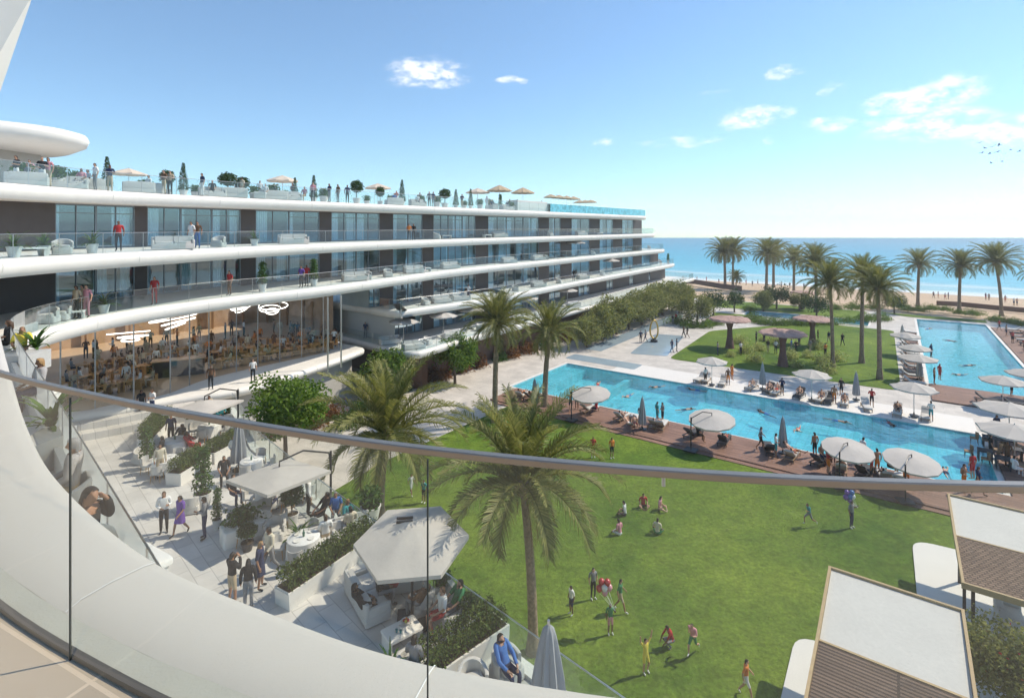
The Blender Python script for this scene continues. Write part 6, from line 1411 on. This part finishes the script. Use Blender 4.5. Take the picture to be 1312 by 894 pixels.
# ---------------------------------------------------------------- garden pavilions at the lower right
SLAT = tiles('roof_slats', (.17, .115, .085), 3.6, .14, AU, .35, .6, .15, 0, .035, .8); REED = tiles('roof_reed', (.22, .15, .11), .22, .13, AU+R(12), .45, .8, .25, .5, .03, .8)
ROOFW = solid('roof_membrane', (.60, .58, .545), .7, .09, .8, .1, 14, fine=.04, fscale=9)
def pavilion(a0, a1, b0, bm_, b1, h, mat2, label):
    c = ab((a0+a1)/2, (b0+b1)/2); t = thing('garden_pavilion', c); t.rotation_euler = (0, 0, AU); w = (a1-a0)/2; y0, ym, y1 = b0-(b0+b1)/2, bm_-(b0+b1)/2, b1-(b0+b1)/2
    def panel(ya, za, yb, zb, nm, mt): m = MB(); m.add([(-w, ya, za), (w, ya, za), (w, yb, zb), (-w, yb, zb), (-w, ya, za-.12), (w, ya, za-.12), (w, yb, zb-.12), (-w, yb, zb-.12)], [(0, 1, 2, 3), (7, 6, 5, 4), (0, 4, 5, 1), (1, 5, 6, 2), (2, 6, 7, 3), (3, 7, 4, 0)]); return m.build(nm, mt, t)
    rf = panel(ym+.005, h-.12, y1, h+.2, 'white_roof', ROOFW); panel(y0, h-.15, ym-.005, h-.05, 'slatted_roof', mat2)
    for nm, pa, pb in (('edge_beam', (-w-.05, y0, h-.2), (-w-.05, ym, h-.10)), ('edge_beam', (-w-.05, ym, h-.10), (-w-.05, y1+.05, h+.17)), ('edge_beam', (w+.05, y0, h-.2), (w+.05, ym, h-.10)), ('edge_beam', (w+.05, ym, h-.10), (w+.05, y1+.05, h+.17)), ('edge_beam', (-w-.1, y1+.06, h+.17), (w+.1, y1+.06, h+.17)), ('edge_beam', (-w-.1, y0-.05, h-.2), (w+.1, y0-.05, h-.2)), ('ridge_beam', (-w, ym, h-.055), (w, ym, h-.055))):
        A, B = Vector(pa), Vector(pb); d = B-A; m = MB(); M = d.to_track_quat('Y', 'Z').to_matrix(); m.box((A+B)/2, (.085, d.length, .22 if nm == 'edge_beam' else .05), M=M); m.build(nm, TAN, t)
    for x in (-w+.25, w-.25):
        for y in (y0+.3, ym, y1-1.2): m = MB(); m.box((x, y, (h-.3)/2), (.11, .11, h-.3)); m.build('post', DARKM, t)
    tag(t, label, 'pavilion'); return t
pavilion(-2.0, 1.65, 14.4, 19.0, 22.7, 3.2, SLAT, 'nearest garden pavilion with white roof and dark slats'); pavilion(1.95, 6.2, 25.3, 28.8, 32.2, 3.2, REED, 'farther garden pavilion with white roof and brown reed panel')
m = MB(); m.prism(rounded([ab(-3.25, 23.4), ab(-3.15, 12), ab(2.2, 12), ab(2.2, 23.4)], .9), .0, .10); structure(m.build('paved_pad', GRAV)); m = MB(); m.prism(rounded([ab(.55, 33.9), ab(.75, 23.5), ab(7, 23.5), ab(7, 34.6)], .9), .0, .10); structure(m.build('paved_pad', GRAV))
SW = sofa(2.2, 'outdoor_sofa', UPH); SW.place(ab(3.6, 28.5, .1), AU+PI/2, 'white outdoor sofa under the farther pavilion', 'sofa'); SW.place(ab(0, 19.5, .1), AU+PI/2, 'white outdoor sofa under the nearest pavilion', 'sofa')
# ---------------------------------------------------------------- rooftop
def on_edge(E, px, ins, z):
    P = offset(E, ins); h = ray_hit(P, px); k = 0
    while h is None: k += 2; h = ray_hit(P, px-k) or ray_hit(P, px+k)
    return Vector((h[0].x, h[0].y, z))
RF = Z5+.003
PKc = {'cone': potted('cone', POTW, .26, .4, 13), 'ball': potted('ball', POTW, .24, .4, 14), 'tall': potted('tall', POTW, .28, .5, 16)}
gq = 'potted trees on the roof terrace'
RT = [(137, 'cone', 1.35, 2.5), (214, 'ball', 1.5, 2.5), (235, 'cone', 1.45, 1.5), (292, 'ball', 1.7, 1.8), (311, 'ball', 1.6, 2.0), (378, 'cone', 1.2, 2), (402, 'cone', 1.5, 1.6), (457, 'ball', 1.9, 2), (487, 'ball', 1.6, 3.5), (515, 'cone', 1.6, 1.6), (570, 'ball', 2.0, 2), (584, 'cone', 1.5, 2), (603, 'cone', 1.4, 2), (641, 'tall', 1.3, 2.2)]
nm_ = {'cone': 'dark conical cypress', 'ball': 'round topped tree', 'tall': 'leafy bush'}
for i, (px, kd, s, ins) in enumerate(RT): PKc[kd].place(on_edge(E5, px, ins, RF), rn.uniform(0, 6), f'{nm_[kd]} in pot on the roof terrace, {ORD[i]} plant from the left', 'plant', gq, (s*.72, s*.72, s*.78*rn.uniform(.85, 1.1)) if kd != 'ball' else (s*.8*rn.uniform(.85, 1.2), s*.8, s*.8*rn.uniform(.85, 1.05)))
for i, px in enumerate((28, 74, 97, 185, 250, 275, 325, 350, 365, 415, 470, 500, 540, 560, 595, 615, 628, 655, 680)):
    PBu.place(on_edge(E5, px, rn.uniform(1.0, 3.5), RF), rn.uniform(0, 6), f'small leafy shrub in white pot on the roof, {ORD[i]} shrub from the left', 'plant', gq, rn.uniform(.9, 1.4))
RPp = [(54, 'black', 'left of the pair near the penthouse', 'talk', 1.2), (62, 'pink', 'right of the pair near the penthouse', 'stand', 1.2), (122, 'white', 'beside the first cypress on the roof', 'stand', 1.2), (141, 'navy', 'right of the first cypress on the roof', 'talk', 1.2), (210, 'brown', 'left under the round tree on the roof', 'talk', 1.2), (218, 'beige', 'right under the round tree on the roof', 'talk', 1.2), (259, 'navy', 'alone leaning on the roof glass', 'stand', 1), (310, 'cream', 'between two round trees on the roof', 'stand', 1.4), (401, 'pink', 'at the tall cypress on the roof', 'stand', 1),
       (422, 'navy', 'left of three on the middle of the roof', 'talk', 1), (433, 'brown', 'middle of three on the roof', 'stand', 1), (445, 'navy', 'right of three on the roof', 'stand', 1), (550, 'grey', 'left of a pair past the roof centre', 'stand', 1.2), (555, 'navy', 'right of a pair past the roof centre', 'stand', 1.2), (592, 'navy', 'among the far roof cypresses', 'talk', 1.3), (624, 'white', 'left of the straw parasols on the roof', 'stand', 1.3), (694, 'red', 'standing at the rooftop pool end', 'stand', 2.2), (663, 'black', 'below the first straw parasol on the roof', 'stand', 2.6), (104, 'pink', 'seated at a roof table by the penthouse', 'sit', 1.4), (21, 'black', 'below the penthouse canopy', 'talk', 2.0), (340, 'white', 'left of the roof parasol', 'sit', 1.5), (390, 'pink', 'seated right of the roof parasol', 'sit', 1.5)]
for px, c, w, p, ins in RPp: person(on_edge(E5, px, ins, RF), rn.uniform(-.6, .6), p, c, rn.choice(('grey', 'white', 'black', 'beige')), w, group='guests on the roof terrace')
PRB = parasol('parasol', 1.5, 2.3, 8, .5, solid('cream_canvas', (.62, .52, .42), .85, .06, 3)); PST = parasol('straw_parasol', 1.6, 2.6, 12, .7, solid('straw', (.50, .38, .25), .95, .2, 12, .4, 60))
gq = 'parasols on the roof terrace'
for i, (px, K_, ins, s) in enumerate(((165, PRB, 9, .85), (362, PRB, 8, 1.0), (484, PRB, 8, 1.0), (612, PRB, 6, 1.1), (640, PST, 3.2, 1.05), (670, PST, 3.2, 1.05))):
    K_.place(on_edge(E5, px, ins, RF), 0, f'open {"straw" if K_ is PST else "cream"} parasol on the roof, {ORD[i]} from the left', 'parasol', gq, s)
for i, px in enumerate((706, 716, 726, 735, 743, 750, 757)):
    PST.place(on_edge(E5, px, 6.5, Z5+.9), 0, f'small straw parasol behind the rooftop pool, {ORD[i]} from the left', 'parasol', 'straw parasols behind the rooftop pool', (.8, .8, .72))
ms = sofa(1.8, 'sofa', UPH); gq = 'white sofas on the roof terrace'
for i, (px, ins) in enumerate(((35, 1.6), (88, 1.5), (112, 2), (178, 1.6), (190, 2), (272, 1.6), (300, 1.2), (330, 1.4), (352, 1.4), (372, 1.3), (505, 1.6), (535, 1.5), (630, 1.5), (650, 1.3))):
    ms.place(on_edge(E5, px, ins, RF), R(rn.choice((35, 215, -55))), f'white sofa on the roof terrace, {ORD[i]} from the left', 'sofa', gq)
# ---------------------------------------------------------------- balcony furniture
def balcony_set(E, z, items, floor):
    cnt = {}
    for px, kd, ins in items: cnt.setdefault(kd, []).append(px)
    for px, kd, ins in items:
        i = sorted(cnt[kd]).index(px); q = on_edge(E, px, ins, z+.003)
        if kd == 'pot': PBl.place(q, rn.uniform(0, 6), f'{floor} white pot with spiky plant, {ORD[i]} from left', 'plant', 'potted plants on the hotel balconies', 1.15)
        elif kd == 'tall': PT.place(q, rn.uniform(0, 6), f'{floor} tall potted bush, {ORD[i]} from left', 'plant', 'potted plants on the hotel balconies', 1.0)
        elif kd == 'sofa': SF3.place(q, R(35), f'{floor} white sofa, {ORD[i]} from left', 'sofa', 'white sofas on the hotel balconies')
        elif kd == 'chair': AR.place(q, R(rn.uniform(0, 90)), f'{floor} white armchair, {ORD[i]} from left', 'armchair', 'armchairs on the hotel balconies')
        elif kd == 'table': LT.place(q, R(rn.uniform(20, 60)), f'{floor} low white table, {ORD[i]} from left', 'coffee table', 'low tables on the hotel balconies')
        elif kd == 'par': PRB2.place(q, 0, f'{floor} open white parasol, {ORD[i]} from left', 'parasol', 'parasols on the hotel balconies')
PRB2 = parasol('parasol', 1.5, 2.2, 8, .42, CANV)
balcony_set(E4, Z4, [(18, 'pot', .9), (56, 'pot', .9), (118, 'pot', .9), (326, 'pot', .9), (38, 'table', .9), (80, 'chair', 1.0), (222, 'sofa', .9), (376, 'sofa', .9), (280, 'chair', .9), (560, 'chair', 1), (572, 'table', 1), (624, 'table', 1), (640, 'sofa', 1), (705, 'chair', 1), (745, 'sofa', 1), (769, 'table', 1), (795, 'chair', 1), (812, 'sofa', 1)], 'fourth floor balcony')
balcony_set(E3, Z3, [(78, 'chair', 1), (92, 'table', .8), (62, 'chair', 1), (133, 'pot', .6), (336, 'tall', 1.1), (402, 'tall', 1.1), (455, 'sofa', 1), (470, 'chair', 1), (497, 'chair', 1), (531, 'sofa', 1), (545, 'table', 1), (577, 'sofa', 1), (652, 'sofa', 1), (690, 'sofa', 1), (700, 'chair', 1), (738, 'par', 1.4), (760, 'chair', 1), (800, 'sofa', 1), (811, 'par', 1.4), (832, 'chair', 1)], 'third floor balcony')
balcony_set(E2, Z2, [(545, 'chair', 1.2), (566, 'sofa', 1.2), (590, 'sofa', 1.2), (625, 'table', 1.2), (660, 'chair', 1.2), (690, 'sofa', 1.2), (716, 'chair', 1.2), (747, 'sofa', 1.2), (783, 'par', 1.6), (772, 'chair', 1.2), (805, 'table', 1.2), (826, 'sofa', 1.2), (845, 'chair', 1.2), (858, 'tall', 1.2)], 'second floor terrace')
balcony_set(E1, Z1, [(517, 'par', 2.2), (568, 'par', 2.6), (604, 'par', 2.6), (675, 'par', 3), (727, 'par', 3), (500, 'sofa', 1.2), (530, 'sofa', 1.2), (548, 'chair', 1.4), (580, 'sofa', 1.4), (615, 'chair', 1.4), (660, 'sofa', 1.6), (690, 'table', 1.6), (712, 'chair', 1.6), (735, 'sofa', 1.6)], 'first floor terrace')
def guest(E, z, px, ins, c, b, w, p='stand', **k): person(on_edge(E, px, ins, z+.003), rn.uniform(-.6, .6), p, c, b, w, group='guests on the hotel balconies', **k)
for E, z, L_ in ((E4, Z4, ((245, .7, 'white', 'white', 'left of the pair on the fourth floor'), (253, .7, 'brown', 'blue', 'right of the pair on the fourth floor'), (152, 1.9, 'red', 'black', 'by the glass on the fourth floor'), (524, 1, 'orange', 'black', 'at the middle of the fourth floor balcony'), (530, 1, 'black', 'black', 'on the fourth floor beside the one in orange'))),
                 (E3, Z3, ((98, .6, 'beige', 'black', 'left of three at the curved balcony'), (106, .6, 'beige', 'brown', 'middle of three at the curved balcony'), (111, .35, 'pink', 'pink', 'right of three at the curved balcony'), (198, 1, 'red', 'red', 'alone above the restaurant, left'), (294, 1, 'red', 'brown', 'alone above the restaurant, middle'), (386, 1, 'purple', 'black', 'above the restaurant, left of a pair'), (393, 1.4, 'red', 'black', 'above the restaurant, right of a pair'))),
                 (E2, Z2, ((600, .8, 'white', 'navy', 'on the second floor terrace, left'), (735, .8, 'black', 'navy', 'on the second floor terrace, right'))), (E1, Z1, ((468, 1.2, 'navy', 'grey', 'on the first floor terrace corner'), (655, 1.2, 'white', 'grey', 'on the first floor terrace middle'))),
                 (EP, ZP, ((376, 1.2, 'black', 'black', 'left of the dark pair on the restaurant platform'), (381, 1.1, 'navy', 'black', 'right of the dark pair on the restaurant platform'), (324, .8, 'white', 'black', 'at the near rail of the restaurant platform'), (428, 1.6, 'white', 'black', 'at the rounded tip of the restaurant platform'), (270, 1.0, 'brown', 'black', 'on the lower left of the restaurant platform')))):
    for px, ins, c, b, w in L_: guest(E, z, px, ins, c, b, w)
# ---------------------------------------------------------------- restaurant interior
RC = chair(solid('oak_seat', (.58, .30, .11), .5, .25, 6), WOOD, 'wooden_chair'); RTb = low_table(.9, .9, .74, solid('oak_top', (.55, .29, .11), .45, .25, 6), 'wooden_table')
rr = random.Random(17); k = 0; rows_ = ('front', 'second', 'third', 'back')
RP_ = random.Random(23)
for row, f in enumerate((.13, .30, .48, .68)):
    line = [p.lerp(q, f) for p, q in zip(RGL, RBK)]; j = 0
    for px in range(96, 420, 17 if row < 2 else 21):
        hit = ray_hit(line, px+row*5)
        if not hit or (row == 0 and 190 < px < 275): continue
        q = Vector((hit[0].x, hit[0].y, ZP+.013)); nm = f'{rows_[row]} row restaurant table, {ORD[j]} from left'
        if row < 3:
            RTb.place(q, rr.uniform(0, 1.5), f'wooden restaurant table, {rows_[row]} row behind the glass, {ORD[j]} from left', 'table', 'wooden tables in the restaurant')
            for i_, (a, sd__) in enumerate(((.6, 'right'), (4.0, 'left'))):
                RC.place(q+Vector((math.cos(a), math.sin(a), 0))*.72, a-PI/2, f'wooden chair {sd__} of the {nm}', 'chair', 'wooden chairs in the restaurant')
        for a in (.6, 4.0, 2.3):
            if rr.random() < (.62 if a < 1 else .45): person(q+Vector((math.cos(a), math.sin(a), 0))*(.68 if a != 2.3 else 1.0), a-PI/2, 'sit' if a != 2.3 and row < 3 else RP_.choice(('stand', 'talk')), rr.choice(('black', 'white', 'beige', 'orange', 'brown', 'cream', 'grey', 'brown', 'beige')), rr.choice(('black', 'brown', 'beige')), f'{"dining" if a != 2.3 else "standing"} {"right" if a < 1 else "left" if a > 3 else "behind"} at {nm}', sleeve=True, group='guests in the restaurant')
        j += 1
LAMP, lnt, lout = new_mat('lit_ring'); em = N(lnt, 'ShaderNodeEmission'); em.inputs[0].default_value = (1, .93, .82, 1); em.inputs[1].default_value = 3.2; lnt.links.new(em.outputs[0], lout.inputs[0])
def chandelier(seed):
    t = thing('ring_chandelier', (0, 0, 0)); rnd = random.Random(seed); n = 40
    for r_, z, dx in ((1.0, 0, 0), (.72, -.22, .25), (.42, -.42, .1)):
        m = MB(); m.tube([(dx+r_*math.cos(2*PI*i/n), r_*math.sin(2*PI*i/n), z+.16*math.cos(2*PI*i/n+seed)) for i in range(n+1)], .035, 6, cap=False); m.build('ring', LAMP, t, smooth=60)
    m = MB()
    for a in (0, 2.1, 4.2): m.tube([(math.cos(a), math.sin(a), .05), (0, 0, 1.05)], .008, 4)
    m.build('cable', STEEL, t); return Kind(t)
CHD = chandelier(1)
for i, (px, ins, lab) in enumerate(((165, .25, 'leftmost lit ring chandelier in the restaurant'), (222, .3, 'large lit ring chandelier above the bar'), (309, .25, 'lit ring chandelier in the middle of the restaurant'), (350, .25, 'rightmost lit ring chandelier in the restaurant'))):
    hit = ray_hit([p.lerp(q, ins) for p, q in zip(RGL, RBK)], px)[0]; CHD.place(Vector((hit.x, hit.y, (8.15, 8.7, 9.25, 9.0)[i])), i, lab, 'chandelier', 'ring chandeliers', (1.3, 1.6, 1.1, 1.2)[i])
# ---------------------------------------------------------------- birds
m = MB(); m.lathe([(.0, -.28), (.05, -.18), (.07, 0), (.05, .14), (.03, .22), (0, .3)], 8); me_v = [Matrix.Rotation(R(-90), 3, 'X') @ Vector(v) for v in m.v]; m.v = [tuple(v) for v in me_v]
for s in (-1, 1):
    m.add([(s*.04, .12, .03), (s*.4, .16, .16), (s*.82, -.02, .06), (s*.42, -.04, .14), (s*.04, -.12, .03)], [(0, 1, 3, 4), (1, 2, 3)] if s > 0 else [(4, 3, 1, 0), (3, 2, 1)])
m.add([(-.05, -.24, 0), (.05, -.24, 0), (.09, -.42, .01), (-.09, -.42, .01)], [(0, 1, 2, 3)])
bm_ = m.mesh('bird', solid('feather', (.06, .06, .065), .8, .2, 9))
BR = [(1255, 183), (1262, 190), (1268, 197), (1272, 188), (1280, 186), (1278, 195), (1288, 197), (1284, 207), (1258, 196), (1295, 192), (1306, 194), (1270, 209)]
for i, (px, py) in enumerate(sorted(BR)):
    Y = 70+rn.uniform(-6, 6); o = link('bird', bm_, None, ((px-CX)/F_PX*Y, Y, EYE-(py-HY)/F_PX*Y)); o.rotation_euler = (R(rn.uniform(-15, 15)), R(rn.uniform(-30, 30)), R(rn.uniform(30, 150))); o.scale = (.62,)*3
    tag(o, f'dark bird flying in the flock, {ORD[i]} from the left', 'bird', 'flock of birds in the sky')

# ---------------------------------------------------------------- more guests
re_ = random.Random(41)
for i, px in enumerate((35, 88, 112, 178, 190, 272, 300, 330, 352, 372, 505, 535, 630, 650)):
    for ins, p, w in ((1.1, 'sit', 'sitting on'), (2.6, 'talk', 'standing behind')):
        if re_.random() < .72: person(on_edge(E5, px+(3 if p == 'talk' else 0), ins+.6, RF), re_.uniform(-.6, .6), p, re_.choice(('white', 'navy', 'grey', 'black', 'pink', 'beige', 'blue', 'red')), re_.choice(('black', 'beige', 'navy', 'white')), f'{w} the {ORD[i]} white roof sofa from the left', group='guests on the roof terrace')
for i, px in enumerate((668, 682, 755, 797, 812, 840, 848, 888, 928, 985, 1015, 1052, 1078, 1108, 1132, 1152)):
    if i in (0, 1, 3, 5, 8, 10, 12, 14): person(on_b(px, 40.5, .12), AU+PI, 'recline', 'bare', re_.choice(('navy', 'red', 'black', 'orange', 'teal')), f'lying on the {ORD[i]} timber deck lounger from the left', legs='short')
    if i in (2, 4, 7, 9, 11, 13, 15): person(on_b(px+9, 39.4+re_.random()*1.5, .14), re_.uniform(0, 6), re_.choice(('stand', 'talk', 'walk', 'sit')), re_.choice(('bare', 'white', 'grey', 'red')), re_.choice(('navy', 'black', 'orange', 'teal')), f'next to the {ORD[i]} timber deck lounger from the left', legs='short')
for i, px in enumerate((897, 905, 926, 963, 985, 995, 1024, 1052, 1062, 1082, 1110, 1150, 1186)):
    if i in (0, 2, 5, 8, 10, 12): person(on_b(px+7, 55.4+re_.random()*2.4, .01), re_.uniform(0, 6), re_.choice(('stand', 'talk', 'walk')), re_.choice(('bare', 'white', 'navy', 'red')), re_.choice(('navy', 'black', 'orange', 'teal')), f'next to the {ORD[i]} stone terrace lounger from the left', legs='short')
for px, py, rz, p, top, bot, w in ((205, 612, 40, 'stand', 'cream', 'beige', 'standing by the back left armchair'), (262, 690, -60, 'talk', 'grey', 'navy', 'standing by the slim tall planter'), (300, 600, 10, 'talk', 'white', 'black', 'standing at the folded grey parasol'), (395, 660, 120, 'stand', 'white', 'black', 'waiting beside the square parasol mast'), (345, 735, -30, 'walk', 'cream', 'grey', 'walking past the long dark hedge'), (268, 540, 0, 'stand', 'beige', 'brown', 'at the back hedge under the handrail'), (283, 552, 40, 'talk', 'teal', 'black', 'right of the back clothed table')):
    person(at(px, py, TZ), R(rz), p, top, bot, w, near=True, sleeve=True)
for px, py, rz in ((320, 640, 200), (360, 655, 90)): pass
# ---------------------------------------------------------------- sea air
m = MB(); m.prism([(-3200, -600), (3200, -600), (3200, 1000), (-3200, 1000)], -4.5, 32.0)
hz, hnt, hout = new_mat('sea_air'); pv = N(hnt, 'ShaderNodeVolumePrincipled'); pv.inputs['Color'].default_value = (.93, .95, .97, 1); pv.inputs['Density'].default_value = .0006; pv.inputs['Anisotropy'].default_value = .3
hnt.links.new(pv.outputs[0], hout.inputs['Volume']); o = m.build('haze', hz); o['kind'] = 'stuff'
